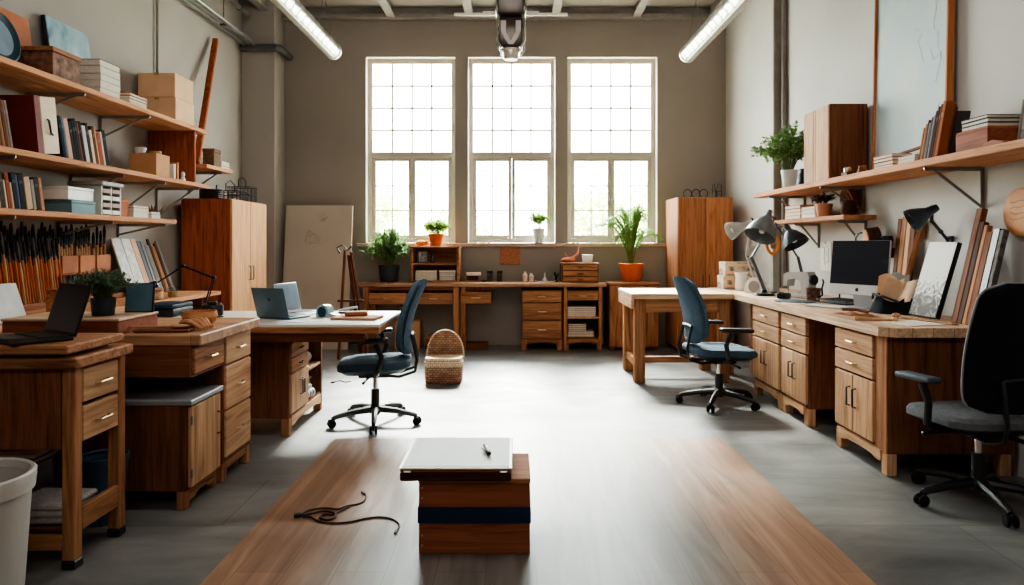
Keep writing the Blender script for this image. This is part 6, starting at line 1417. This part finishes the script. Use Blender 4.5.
# emblem: bitten fruit with leaf
Mg = M @ Matrix.Translation((0,-0.0126,0.0365)) @ Matrix.Rotation(PI/2,4,'X') @ Matrix.Scale(0.95,4)
pl = []
for k in range(40):
    a = 2*PI*k/40; r = 0.0135*(1-0.16*math.exp(-((a-PI/2)/0.35)**2)-0.10*math.exp(-((a-3*PI/2)/0.3)**2))
    x, y = r*math.cos(a), r*1.05*math.sin(a)
    dx, dy = x-0.0165, y-0.002
    if dx*dx+dy*dy < 0.0068**2:
        L = math.hypot(dx,dy); x, y = 0.0165+dx/L*0.0068, 0.002+dy/L*0.0068
    pl.append((x,y))
b = MB(); b.prism(pl, Mg, 0.0006).prism([(0.0005,0.0145),(0.003,0.0155),(0.0058,0.0195),(0.0055,0.022),(0.0025,0.0205),(0.0004,0.0175)], Mg, 0.0006); b.build('emblem', BLACK, ch)
b = MB(); b.obox((0,0,0.006),(0.29,0.11,0.01),None,0.003); o = b.build('keyboard_body', SILVER)
t = thing('keyboard', 'slim white keyboard lying before the computer', 'keyboard', (2.17, 4.86, ZB), R(-62)); o.parent = t
b = MB()
for i in range(14):
    for j in range(5): b.box(-0.138+i*0.0197,-0.138+i*0.0197+0.017,-0.05+j*0.0195,-0.05+j*0.0195+0.0165,0.0112,0.0142,0)
b.build('keys', WHITE, t)
# dark mesh keyboard-like tray behind
t = thing('mesh_tray', 'black mesh letter tray on the bench behind the computer', 'tray', (2.42, 5.18, ZB), R(-75))
b = MB(); b.box(-0.16,0.16,-0.1,0.1,0,0.008,0.002); b.build('tray_base', BLKM, t)
b = MB()
for i in range(17): b.tube([(-0.155+i*0.0194,-0.1,0.012),(-0.155+i*0.0194,-0.095,0.025),(-0.155+i*0.0194,0.1,0.03)],0.003,5)
for y, z in ((-0.097,0.025),(-0.03,0.0265),(0.04,0.0285),(0.1,0.03)): b.tube([(-0.158,y,z),(0.158,y,z)],0.003,5)
b.build('wire_mesh', BLKM, t)
# paper sheets, tools near the front edge
for i, (x, y, w_, d_, rz, rgb, lab) in enumerate(((2.08,5.25,.16,.22,-14,(226,222,214),'white sheet lying on the bench between keyboard and lamps'),(2.2,3.88,.2,.26,-72,(226,222,212),'white notebook sheet at the near end of the bench'),(2.1,5.62,.2,.16,10,(206,196,180),'cream sheet on the bench beside the gooseneck mug'))):
    b = MB(); b.box(-w_/2,w_/2,-d_/2,d_/2,0,0.004 if i == 1 else 0.0015,0); o = b.build('paper_sheet', [cmat(rgb)]); o.location = (x,y,ZB); o.rotation_euler = (0,0,R(rz)); tag(o, lab, 'paper')
t = thing('tool_roll', 'crumpled brown leather tool roll near the front edge of the bench', 'tool roll', (2.1, 4.33, ZB), R(-60))
b = MB(); r2 = random.Random(3)
b.grid(lambda u, v: ((u-.5)*0.26, (v-.5)*0.09+0.012*math.sin(9*u), 0.004+0.022*abs(math.sin(7*u+3*v))*math.sin(PI*u)*math.sin(PI*v)**.5), 22, 8); b.build('leather_sheet', BROWNL, t)
b = MB(); b.tube([(-0.08,0.0,0.03),(0.0,0.015,0.034),(0.09,0.0,0.028)], 0.009, 8); b.build('rolled_tie', OAKD, t)
t = thing('wooden_clamp', 'flat wooden clamp lying at the near edge of the bench', 'clamp', (2.1, 4.02, ZB), R(-25))
b = MB(); b.box(-0.11,0.06,-0.012,0.012,0,0.016,0.004); b.build('clamp_bar', OAKL, t)
b = MB(); b.box(0.0605,0.085,-0.03,0.03,0,0.022,0.004).box(-0.135,-0.1105,-0.03,0.03,0,0.022,0.004); b.build('clamp_jaw', OAKL, t)
b = MB(); b.ball((0,0,0.016),(0.03,0.02,0.016),14,8); o = b.build('wood_pebble', OAKL); o.location = (2.27,4.17,ZB); o.rotation_euler=(0,0,.4); tag(o, 'small smooth wooden pebble before the white sketched board', 'wooden pebble')
b = MB(); b.box(-0.2,0.2,-0.02,0.02,0,0.01,0.002); o = b.build('wooden_ruler', OAKL); o.location = (2.36,4.0,ZB); o.rotation_euler=(0,0,R(-80)); tag(o, 'flat wooden ruler lying at the foot of the sketched board', 'ruler')
# black bag with kraft papers
t = thing('tool_bag', 'slumped black bag stuffed with brown kraft papers beside the computer', 'bag', (2.41, 4.47, ZB), R(-60))
b = MB()
def bagf(u, v):
    a = 2*PI*u; r = (0.135-0.055*v)*(1+0.12*math.sin(3*a+1)+0.06*math.sin(7*a)); return (r*1.15*math.cos(a), r*0.75*math.sin(a), 0.10*v*(1+0.25*math.sin(2*a+.6)))
b.grid(bagf, 32, 8, closed_u=True); b.lathe([(0.0001,0.003),(0.12,0.001)],32,sx=1.1,sy=0.7); b.build('bag_body', BFAB, t)
b = MB()
b.grid(lambda u, v: (0.02+(u-.5)*0.22+0.05*v, 0.0+0.03*math.sin(u*5)+0.02*v, 0.06+0.14*v+0.05*abs(u-.5)), 12, 4); b.build('kraft_paper', plain('kraft',(214,182,152),0.8), t)
b = MB(); b.grid(lambda u, v: (-0.05+(u-.5)*0.18+0.02*v, 0.045+0.02*math.sin(u*4), 0.06+0.17*v+0.02*math.sin(u*6)), 10, 4); b.build('kraft_paper', CARDL, t)
b = MB(); b.grid(lambda u, v: (0.0+(u-.5)*0.12, 0.06+0.03*v, 0.08+0.17*v+0.01*math.sin(u*6)), 8, 4); b.build('grey_paper', plain('paper_grey',(150,152,150),0.8), t)
b = MB(); b.tube([(-0.1,-0.05,0.09),(-0.08,-0.08,0.12),(0.0,-0.1,0.11),(0.08,-0.07,0.08)],0.008,8); b.build('strap', BLACK, t)
# white board with sketch leaning
t = thing('sketch_board', 'white board with a grey smudged sketch leaning on the wall behind the bench end', 'board', (2.42, 4.03, ZB+0.014), 0, rot=(0, R(17), R(3)))
b = MB(); b.box(0.001, 0.03, 0, 0.25, 0, 0.46, 0.002); b.build('board_edge', BLACK, t)
m, nt, bb = _new('sketch_smudge'); tc = N(nt,'ShaderNodeTexCoord'); sx = N(nt,'ShaderNodeSeparateXYZ'); nt.links.new(tc.outputs['Object'], sx.inputs[0])
n1 = N(nt,'ShaderNodeTexNoise', Scale=16.0, Detail=8.0, Distortion=2.0); nt.links.new(tc.outputs['Object'], n1.inputs['Vector'])
mr = N(nt,'ShaderNodeMapRange'); mr.inputs[1].default_value=0.34; mr.inputs[2].default_value=0.05; mr.inputs[3].default_value=-0.25; mr.inputs[4].default_value=0.2; nt.links.new(sx.outputs['Z'], mr.inputs[0])
ad = N(nt,'ShaderNodeMath', operation='ADD'); nt.links.new(n1.outputs['Fac'], ad.inputs[0]); nt.links.new(mr.outputs[0], ad.inputs[1])
rp = ramp(nt, [(0.48, lin((226,226,222))),(0.58, lin((140,134,130))),(0.72, lin((74,68,66)))]); nt.links.new(ad.outputs[0], rp.inputs[0]); nt.links.new(rp.outputs[0], bb.inputs['Base Color']); bb.inputs['Roughness'].default_value=0.7
b = MB(); b.box(-0.002, 0.0006, 0.002, 0.248, 0.002, 0.458, 0); b.build('sketch_face', m, t)
# long planks
PK = [((0.05,0.035,0.66),OAKD,2.50,3.955,19),((0.04,0.03,0.58),DKW,2.52,3.895,19),((0.03,0.03,0.56),OAK,2.53,3.845,18),((0.045,0.03,0.52),OAKD,2.5,3.79,17),((0.05,0.05,0.54),BLACK,2.52,3.725,16),((0.03,0.03,0.53),plain('plank_grey',(96,90,86),0.7,noise=0.4,nscale=30),2.54,3.70-.0,14)]
labs = ['tallest brown plank leaning by the sketched board','dark plank second from the sketched board','brown plank third from the sketched board','light tan plank leaning behind the black chair','thick black plank leaning behind the black chair','grey speckled plank at the camera end of the leaning row']
y = 3.955
for (sz, m_, x0, yy, an), lab in zip(PK, labs):
    b = MB(); b.box(0, sz[1], -sz[0], 0, 0, sz[2], 0.003); o = b.build('plank', m_); o.location = (2.46, y, ZB+0.001); o.rotation_euler = (0, R(13), 0); tag(o, lab, 'plank', 'planks leaning at the bench end'); y -= sz[0]+0.004
# planks behind the computer
y = 4.88
for i, (w_, h_, m_) in enumerate(((0.05,0.62,OAKD),(0.06,0.63,OAK),(0.05,0.63,OAKL),(0.05,0.6,OAKD))):
    b = MB(); b.box(0,0.02,-w_,0,0,h_,0.003); o = b.build('plank', m_); o.location = (2.605,y,ZB+0.001); o.rotation_euler = (0,R(6.0),0); tag(o, '%s wooden plank standing against the wall behind the computer, %s from the far side' % (('dark','orange-brown','light brown','short dark')[i], ORD[i]), 'plank', 'planks behind the computer'); y -= w_+0.004
b = MB(); b.bar((2.58,4.70,ZB+0.012),(2.66,4.56,1.40),0.03,0.03,0.003); tag(b.build('stick', OAK), 'single slanted wooden stick leaning between the computer and the sketched board', 'stick')
t = thing('peg_block', 'small tan wooden block fixed to the wall behind the black wall lamp', 'wood block', (XR2-0.002, 4.62, 1.28), 0)
b = MB(); b.box(-0.03,0,-0.025,0.025,0,0.13,0.004); b.build('block', OAKL, t)
b = MB(); b.lathe([(0.0001,0),(0.02,0),(0.02,0.02),(0.0001,0.022)],12,Matrix.Translation((-0.03,0,0.11)) @ Matrix.Rotation(-PI/2,4,'Y')); b.build('peg', OAK, t)
# round things above computer : headphone + cork roll + dark cup on a wall ledge
t = thing('wall_ledge_shelf', 'narrow dark ledge on the wall above the computer', 'ledge', (XR2-0.003, 5.14, 1.215), 0)
b = MB(); b.box(-0.12,0,-0.24,0.24,-0.014,0,0.002); b.build('ledge_board', DKW, t)
b = MB(); b.box(-0.1,-0.0,-0.2,-0.19,-0.07,-0.0145,0.002).box(-0.1,-0.0,0.19,0.2,-0.07,-0.0145,0.002); b.build('ledge_bracket', DKGREY, t)
t = thing('cork_roll', 'round cork-faced roll lying on the ledge above the computer', 'roll', (2.62, 5.1, 1.2165+0.075), 0)
M = Matrix.Rotation(R(80),4,'Y') @ Matrix.Rotation(R(12),4,'X')
b = MB(); b.lathe([(0.0001,-0.055),(0.073,-0.055),(0.074,0.03),(0.0001,0.03)],28,M); b.build('roll_body', DKW, t)
b = MB(); b.lathe([(0.0001,-0.062),(0.066,-0.062),(0.068,-0.0555),(0.0001,-0.0555)],28,M); b.build('cork_face', plain('roll_tan',(206,152,108),0.7), t)
t = thing('desk_clock', 'small round black-rimmed gauge on the ledge above the computer', 'gauge', (2.62, 5.27, 1.2165+0.058), 0)
M = Matrix.Rotation(R(-90),4,'Y') @ Matrix.Rotation(R(18),4,'X')
b = MB(); b.lathe([(0.0001,-0.02),(0.056,-0.02),(0.058,0.02),(0.05,0.024),(0.048,0.016),(0.0001,0.016)],28,M); b.build('gauge_rim', BLKM, t)
b = MB(); b.lathe([(0.0001,0.0165),(0.047,0.0165),(0.047,0.018),(0.0001,0.018)],24,M); b.build('gauge_face', plain('gauge_white',(206,206,200),0.4), t)
t = thing('black_cup', 'little black cup with a spout on the ledge above the computer', 'cup', (2.62, 4.93, 1.2165), 0)
b = MB(); b.lathe([(0.0001,0),(0.03,0),(0.042,0.05),(0.036,0.085),(0.032,0.085),(0.036,0.05),(0.0001,0.01)],20); b.build('cup_body', BLACK, t)
b = MB(); b.tube([(-0.03,0,0.05),(-0.06,0,0.08),(-0.07,0.0,0.1)],[0.012,0.009,0.006],8); b.build('spout', BLACK, t)
# wall lamp (black)
LWALL = plain('lamp_black', (52,60,70), 0.4, 0.3)
arm_lamp('wall_lamp', 'black cone-shaded lamp fixed to the wall above the sketched board', (XR2-0.013, 4.33, 1.255), (2.64, 4.34, 1.32), (2.60, 4.37, 1.39), (2.565, 4.30, 1.455), (-0.75, 0.22, -0.45), LWALL, 0.14, 0.075, 'plate', cat='lamp', double=False, r=0.01)
# desk lamps at the far end
LG = plain('lamp_grey', (112,120,126), 0.4, 0.3); LW = plain('lamp_pale', (176,178,174), 0.4, 0.2)
arm_lamp('desk_lamp', 'tall grey desk lamp with a big cone shade at the far end of the workbench', (2.13, 5.98, ZB), (2.06, 6.1, 1.12), (2.24, 6.05, 1.46), (2.17, 5.98, 1.50), (-0.45, -0.30, -0.85), LG, 0.23, 0.135, 'disc', r=0.009, bmat=BLKM)
arm_lamp('desk_lamp', 'pale-shaded desk lamp on the bench leaning toward the corner cabinet', (2.25, 6.52, ZB), (2.17, 6.55, 1.12), (2.20, 6.5, 1.47), (2.15, 6.53, 1.42), (-0.86, -0.1, -0.35), LW, 0.17, 0.085, 'disc', r=0.009, bmat=BLKM)
arm_lamp('desk_lamp', 'dark bowl-shaded lamp on thin double stems beside the tall grey lamp', (2.50, 6.02, ZB), (2.46, 6.08, 1.12), (2.29, 6.16, 1.42), (2.34, 6.02, 1.38), (0.30, -0.45, -0.84), LWALL, 0.17, 0.11, 'disc', r=0.007, bmat=LG)
t = thing('steel_post', 'square pale steel post standing on the bench between the desk lamps', 'post', (2.34, 6.3, ZB), 0)
b = MB(); b.box(-0.03,0.03,-0.03,0.03,0.0105,0.62,0.004); b.build('post_shaft', plain('post_grey',(158,158,152),0.4,0.4), t)
b = MB(); b.box(-0.06,0.06,-0.06,0.06,0,0.01,0.002); b.build('base_plate', DKGREY, t)
t = thing('oval_hoop', 'oval orange wooden hoop hanging from the steel post', 'hoop', (2.29, 6.22, 1.24), R(-30))
b = MB(); b.tube([(0.05*math.cos(2*PI*k/28), 0, 0.085*math.sin(2*PI*k/28)) for k in range(28)], 0.014, 8, closed=True); b.build('hoop_ring', ORANGE, t)
b = MB(); b.ball((0,0,0),(0.022,0.008,0.045),14,8); b.build('hoop_core', BROWNL, t)
b = MB(); b.tube([(0,0,0.045),(0,0,0.08)],0.003,6).tube([(0,0,0.09),(0.02,0.0,0.13),(0.05,0.02,0.14)],0.004,6); b.build('hanging_cord', DKGREY, t)
# white helmet-like sander, grey sewing machine, arcs
t = thing('sewing_machine', 'small grey sewing machine on the bench below the bowl-shaded lamp', 'sewing machine', (2.34, 5.76, ZB), R(-68)); SM = plain('machine_grey',(168,170,168),0.35,0.2)
b = MB(); b.box(-0.15,0.15,-0.06,0.06,0,0.03,0.008,seg=2); b.build('machine_bed', SM, t)
b = MB(); b.prism([(0.06,0.031),(0.14,0.031),(0.14,0.19),(0.12,0.215),(-0.10,0.205),(-0.135,0.19),(-0.14,0.09),(-0.10,0.09),(-0.09,0.14),(-0.02,0.155),(0.05,0.14)], Matrix.Translation((0,0.04,0)) @ Matrix.Rotation(PI/2,4,'X'), 0.08); b.build('machine_arm', SM, t)
b = MB(); b.lathe([(0.0001,0),(0.04,0),(0.042,0.02),(0.0001,0.022)],20,Matrix.Translation((0.141,0,0.15)) @ Matrix.Rotation(PI/2,4,'Y')); b.build('hand_wheel', BLKM, t)
b = MB(); b.tube([(-0.118,0,0.089),(-0.118,0,0.035)],0.004,6); b.build('needle', CHROME, t)
t = thing('tape_stand', 'white rounded tape dispenser standing behind the tall grey lamp base', 'dispenser', (2.15, 6.25, ZB), R(-50))
b = MB(); b.prism([(-0.09,0),(0.1,0),(0.1,0.03)]+[(0.1*math.cos(PI*k/12)*0.9-0.0,0.05+0.09*math.sin(PI*k/12)) for k in range(13)]+[(-0.1,0.03)], Matrix.Translation((0,0.035,0)) @ Matrix.Rotation(PI/2,4,'X'), 0.07); b.build('dispenser_body', WHITE, t)
b = MB(); b.lathe([(0.0001,0),(0.05,0),(0.05,0.004),(0.0001,0.004)],24,Matrix.Translation((0,-0.0355,0.06)) @ Matrix.Rotation(PI/2,4,'X')); b.build('tape_core', plain('core_grey',(150,150,146),0.5), t)
t = thing('white_jug', 'white jug standing on the bench between the two far lamps', 'jug', (2.14, 6.62, ZB), 0)
b = MB(); b.lathe([(0.0001,0),(0.05,0),(0.058,0.03),(0.05,0.12),(0.062,0.17),(0.057,0.17),(0.045,0.12),(0.0001,0.02)],24); b.build('jug_body', WHITE, t)
b = MB(); b.tube([(0.05,0,0.13),(0.09,0,0.12),(0.09,0,0.06),(0.055,0,0.04)],0.008,8); b.build('handle', WHITE, t)
t = thing('camera_gadget', 'black gadget with a round lens lying before the sewing machine', 'gadget', (2.15, 5.6, ZB), R(-50))
b = MB(); b.box(-0.05,0.05,-0.03,0.03,0,0.05,0.012,seg=2); b.build('gadget_body', BLACK, t)
b = MB(); b.lathe([(0.0001,0),(0.022,0),(0.022,0.02),(0.0001,0.018)],18,Matrix.Translation((0,-0.031,0.026)) @ Matrix.Rotation(PI/2,4,'X')); b.build('lens', BLKM, t)
t = thing('pencil_mug', 'dark patterned mug with a curved handle on the bench', 'mug', (2.31, 5.42, ZB), R(-60))
b = MB(); b.lathe([(0.0001,0),(0.045,0),(0.05,0.01),(0.055,0.10),(0.05,0.10),(0.045,0.014),(0.0001,0.012)],24); b.build('mug_body', plain('mug_pattern',(112,78,66),0.5,noise=0.7,nscale=40), t)
b = MB(); b.tube([(0.05,0,0.03),(0.08,0,0.05),(0.075,0,0.1),(0.09,0,0.15),(0.08,0,0.17)],0.007,8); b.build('handle', BLKM, t)
t = thing('gooseneck_tube', 'thin black gooseneck tube curving up from the bench before the wall', 'gooseneck', (2.55, 5.5, ZB), R(-100))
b = MB(); b.lathe([(0.0001,0),(0.045,0),(0.045,0.012),(0.012,0.02),(0.0001,0.02)],20); b.build('base', BLKM, t)
b = MB(); b.tube([(0,0,0.02),(0.005,0,0.2),(-0.005,0,0.36),(-0.04,0,0.43),(-0.085,0,0.42),(-0.12,0,0.34),(-0.14,0,0.26)],0.007,8).tube([(0.0,0,0.22),(-0.06,0,0.14),(-0.09,0,0.1)],0.005,8); b.build('neck', BLKM, t)
b = MB(); b.lathe([(0.0001,0),(0.15,0),(0.15,0.006),(0.0001,0.006)],32); o = b.build('cutting_mat', plain('mat_slate',(84,92,98),0.5)); o.location=(2.14,5.35,ZB); tag(o, 'round dark slate mat lying on the bench by the lamp bases', 'mat')
# crates by the corner cabinet
t = thing('printed_crate', 'pale printed crate on the bench end against the corner cabinet, the lower one', 'crate', (2.13, 6.84, ZB), 0, 'printed crates at the bench end')
PR = painting_mat('newsprint', [(214,204,190),(196,184,170),(110,90,80),(200,190,176)], 7)
b = MB(); b.box(-0.12,0.16,-0.09,0.12,0,0.13,0.004); b.build('crate_body', PR, t)
b = MB(); b.box(-0.125,0.165,-0.095,-0.0905,0.09,0.115,0.001).box(-0.125,0.165,-0.095,-0.0905,0.02,0.045,0.001); b.build('slat', CARDL, t)
dup(t, (2.15, 6.85, ZB+0.1315), 0, 'darker-topped printed crate at the bench end, the upper one')
# ================================================================== OPEN FLOOR
def FL(px, py, z=0.0):
    Y = (CAMH-z)*700/(py-243.0); return ((px-515)*Y/700, Y, z)
t = thing('wooden_crate', 'reddish wooden chest with a navy strap standing on the floor planks', 'chest', (-0.385, 2.80, 0.005), 0)
w, d, h = 0.445, 0.34, 0.302
b = MB(); b.box(0,w,0,0.018,0,h-0.02,0.003); b.build('front_panel', CRATE, t)
b = MB(); b.box(0,w,d-0.018,d,0,h-0.02,0.003); b.build('back_panel', CRATE, t)
b = MB(); b.box(0,0.018,0.0182,d-0.0182,0,h-0.02,0.002); b.build('side_panel', CRATE, t)
b = MB(); b.box(w-0.018,w,0.0182,d-0.0182,0,h-0.02,0.002); b.build('side_panel', CRATE, t)
b = MB(); b.box(0.0182,w-0.0182,0.0182,d-0.0182,0.002,0.02,0.001); b.build('bottom_panel', CRATE, t)
b = MB(); b.box(-0.002,w+0.002,-0.002,d+0.002,h-0.0195,h,0.003); b.build('lid', CAB, t)
b = MB(); b.box(-0.004,w+0.004,-0.0045,-0.0005,0.125,0.19,0.001).box(-0.004,-0.0003,-0.0003,d+0.004,0.125,0.19,0.001).box(w+0.0003,w+0.004,-0.0003,d+0.004,0.125,0.19,0.001).box(-0.0003,w+0.0003,d+0.0005,d+0.004,0.125,0.19,0.001); b.build('strap_band', BLUEBAND, t)
for z in (0.035, 0.075, 0.225, 0.265):
    b = MB(); b.lathe([(0.0001,0),(0.004,0),(0.003,0.002),(0.0001,0.003)],8,Matrix.Translation((0.013,-0.0003,z)) @ Matrix.Rotation(PI/2,4,'X')); b.build('nail', BRASS, t)
t = thing('flat_case', 'flat wooden case with a pale grey top resting on the strapped chest', 'case', (-0.455, 2.765, 0.3085), 0)
w, d, h = 0.44, 0.43, 0.05
b = MB(); b.box(0,w,0,d,0,0.034,0.004); b.build('case_body', DKW, t)
b = MB(); b.box(0.001,w-0.001,0.001,d-0.001,0.0345,0.046,0.003); b.build('case_lid', CRATE, t)
b = MB(); b.box(-0.004,w+0.004,-0.004,d+0.004,0.0465,0.0535,0.002); b.build('top_frame', plain('alu_edge',(206,202,190),0.35,0.4), t)
b = MB(); b.box(0.008,w-0.008,0.008,d-0.008,0.0537,0.0555,0.0005); b.build('top_panel', plain('panel_sage',(186,190,182),0.45,noise=0.04), t)
for x in (0.03, w-0.03):
    b = MB(); b.box(x-0.016,x+0.016,-0.007,-0.0045,0.036,0.052,0.001); c_ = b.build('clasp', STEEL, t)
    b = MB(); b.tube([(x-0.012,-0.009,0.04),(x+0.012,-0.009,0.04)],0.0025,6); b.build('clasp_bar', STEEL, c_)
t = thing('marker_pen', 'black and white marker tool lying on the pale case top', 'pen', (-0.12, 2.98, 0.3085+0.0665), R(100))
b = MB(); b.tube([(-0.045,0,0),(-0.03,0,0),(0.02,0,0),(0.022,0,0)],[0.008,0.0105,0.0105,0.009],12); b.build('pen_body', plain('pen_grey',(196,196,192),0.3), t)
b = MB(); b.tube([(-0.075,0,0),(-0.07,0,0),(-0.0455,0,0)],[0.006,0.0095,0.0095],12); b.build('cap', BLACK, t)
b = MB(); b.tube([(0.0225,0,0),(0.05,0,0),(0.06,0,0)],[0.0095,0.0095,0.006],12); b.build('tail_cap', BLACK, t)
b = MB(); b.bar((-0.035,0.013,0.0),(0.015,0.02,0.0),0.003,0.008); b.build('clip', STEEL, t)
# cable
def sm(P, n=6):
    out = []; P = [Vector(p) for p in P]
    for i in range(len(P)-1):
        p0, p1, p2, p3 = P[max(0,i-1)], P[i], P[i+1], P[min(len(P)-1,i+2)]
        for k in range(n):
            u = k/n; out.append(0.5*((2*p1)+(p2-p0)*u+(2*p0-5*p1+4*p2-p3)*u*u+(3*p1-p0-3*p2+p3)*u**3))
    return out+[P[-1]]
t = thing('cable', 'loose dark cable with a plug lying in loops on the floor planks', 'cable', (0,0,0), 0)
CB = plain('cable_brown', (58,40,34), 0.5); zc = 0.0085
pa_ = [(303,515),(318,508),(338,509),(352,512),(366,506),(374,500),(364,504)]
pts1 = [FL(*p, zc) for p in ((302,514),(310,510),(325,508),(338,509),(347,506),(358,504),(364,501),(366,496),(364,493))]
pts2 = [FL(*p, zc) for p in ((302,515.5),(314,513),(324,511),(334,513),(335,517),(328,520),(320,518),(323,514.5),(333,514.5),(340,511),(349,506.5))]
pts3 = [FL(*p, zc) for p in ((303,516.5),(311,517),(319,521.5),(332,523),(350,522),(366,518.5),(380,517),(392,519),(399,524),(398,529),(396,531.5))]
for P in (pts1, pts2, pts3):
    b = MB(); b.tube(sm(P), 0.0042, 8); b.build('cord', CB, t)
b = MB(); b.bar(FL(294,515.5,0.014), FL(302,514.5,0.014), 0.022, 0.017, 0.004); b.build('plug', BLACK, t)
b = MB(); b.bar(FL(396.5,530.5,0.0095), FL(395,533.5,0.0095), 0.012, 0.009, 0.002); b.build('connector', BLACK, t)
b = MB(); b.bar(FL(364.5,494,0.0095), FL(362,492,0.0095), 0.012, 0.009, 0.002); b.build('connector', BLACK, t)
# small cable by the blue chair, things inside the shelf pedestal
t = thing('plug_lead', 'short dark plug lead lying on the floor beyond the shelf pedestal', 'cable', (0,0,0), 0)
b = MB(); b.tube(sm([FL(p[0],p[1],0.005) for p in ((334,382),(340,380.5),(345,382),(351,381))]), 0.004, 6); b.build('cord', BLACK, t)
b = MB(); b.bar(FL(331,382.5,0.008),FL(334.5,382,0.008),0.02,0.014,0.003); b.build('plug', BLACK, t)
zS = 0.3662
t = thing('cloth_bag', 'grey rounded cloth pouch on the upper open shelf of the shelf pedestal', 'pouch', (-1.58, 5.07, zS), 0)
b = MB(); b.ball((0,0,0.055),(0.1,0.15,0.055),20,10); b.build('pouch_body', plain('pouch_grey',(120,112,108),0.8,noise=0.2), t)
b = MB(); b.tube([(0.02,-0.07,0.1),(0.02,-0.05,0.125),(0.02,0.03,0.128),(0.02,0.06,0.105)],0.007,8); b.build('handle', BLACK, t)
t = thing('leather_case', 'brown leather case on the bottom open shelf of the shelf pedestal', 'case', (-1.62, 5.12, 0.1415), 0)
b = MB(); b.box(-0.1,0.1,-0.1,0.1,0,0.13,0.02,seg=3); b.build('case_body', BROWNL, t)
b = MB(); b.tube([(0.105,-0.06,0.11),(0.12,-0.03,0.125),(0.12,0.03,0.125),(0.105,0.06,0.11)],0.006,8); b.build('handle', BLACK, t)
t = thing('striped_cloth', 'rolled blue and white striped cloth at the front of the bottom open shelf', 'cloth', (-1.485, 5.0, 0.1415), R(75))
m, nt, bb = _new('stripe_cloth'); tc = N(nt,'ShaderNodeTexCoord'); wv = N(nt,'ShaderNodeTexWave', Scale=9.0); nt.links.new(tc.outputs['Object'], wv.inputs['Vector'])
rp = ramp(nt, [(0.45, lin((70,84,104))),(0.55, lin((206,206,204)))]); nt.links.new(wv.outputs['Fac'], rp.inputs[0]); nt.links.new(rp.outputs[0], bb.inputs['Base Color'])
b = MB(); b.tube([(-0.06,0,0.032),(0.06,0,0.036)],0.031,16); b.build('cloth_roll', m, t)
b = MB(); b.tube([(-0.055,-0.012,0.075),(0.05,0.01,0.08)],0.016,12); b.build('cloth_roll', m, t)
# ================================================================== CAMERA, LIGHT
cd = bpy.data.cameras.new('camera'); cam = bpy.data.objects.new('camera', cd); COL.objects.link(cam)
cd.sensor_fit = 'HORIZONTAL'; cd.sensor_width = 36.0; cd.lens = 36.0*700/1024
cam.location = (0, 0, CAMH); cam.rotation_euler = (PI/2, 0, 0); cd.shift_x = -3/1024; cd.shift_y = -49.5/1024; cd.clip_start = 0.05
SC.camera = cam
w = bpy.data.worlds.new('world'); SC.world = w; w.use_nodes = True
nt = w.node_tree; bg = nt.nodes['Background']
tc = nt.nodes.new('ShaderNodeTexCoord'); sp = nt.nodes.new('ShaderNodeSeparateXYZ'); nt.links.new(tc.outputs['Generated'], sp.inputs[0])
rp = ramp(nt, [(0.0, (0.86,0.86,0.80,1)), (0.25, (1,0.985,0.95,1)), (1.0, (0.93,0.97,1,1))]); nt.links.new(sp.outputs['Z'], rp.inputs[0])
nt.links.new(rp.outputs[0], bg.inputs[0]); bg.inputs[1].default_value = WORLD
for x0, x1 in WX:
    ld = bpy.data.lights.new('window_portal', 'AREA'); ld.shape = 'RECTANGLE'; ld.size = x1-x0; ld.size_y = WZ1-WZ0
    ld.cycles.is_portal = True
    lo = bpy.data.objects.new('window_portal', ld); COL.objects.link(lo); lo.location = ((x0+x1)/2, WB+0.26, (WZ0+WZ1)/2); lo.rotation_euler = (-PI/2, 0, 0)
def sun(nm, e, ang, d, col):
    ld = bpy.data.lights.new(nm, 'SUN'); ld.energy = e; ld.angle = R(ang); ld.color = col
    lo = bpy.data.objects.new(nm, ld); COL.objects.link(lo); lo.rotation_euler = Vector(d).to_track_quat('-Z', 'Y').to_euler()
sun('sun', SUN, 18, (0.03, -0.77, -0.64), (1, 0.95, 0.86))
sun('wall_fill_sun', SUN2, 34, (0.42, -0.80, -0.24), (1, 0.97, 0.92))  # second sun, added to brighten the right wall
# added fill: unseen area light to brighten the back wall
ld = bpy.data.lights.new('fill_light', 'AREA'); ld.shape = 'RECTANGLE'; ld.size = 3.0; ld.size_y = 1.4; ld.energy = FILL; ld.color = (1, 0.95, 0.9)
lo = bpy.data.objects.new('fill_light', ld); COL.objects.link(lo); lo.location = (-0.2, 3.0, 3.9); lo.rotation_euler = Vector((0, 0.8, -0.6)).to_track_quat('-Z', 'Y').to_euler()
ld = bpy.data.lights.new('fill_light', 'AREA'); ld.shape = 'RECTANGLE'; ld.size = 3.0; ld.size_y = 1.0; ld.energy = FILL2; ld.color = (1, 0.94, 0.88)  # second unseen area light, added to lift faces turned to the camera
lo = bpy.data.objects.new('fill_light', ld); COL.objects.link(lo); lo.location = (0.0, -1.2, 3.6); lo.rotation_euler = Vector((0, 0.75, -0.65)).to_track_quat('-Z', 'Y').to_euler()
SC.view_settings.view_transform = 'AgX'
SC.view_settings.look = LOOK
SC.view_settings.exposure = EXPO
SC.cycles.max_bounces = 10; SC.cycles.diffuse_bounces = 6; SC.cycles.transparent_max_bounces = 12
SC.cycles.sample_clamp_indirect = 12.0
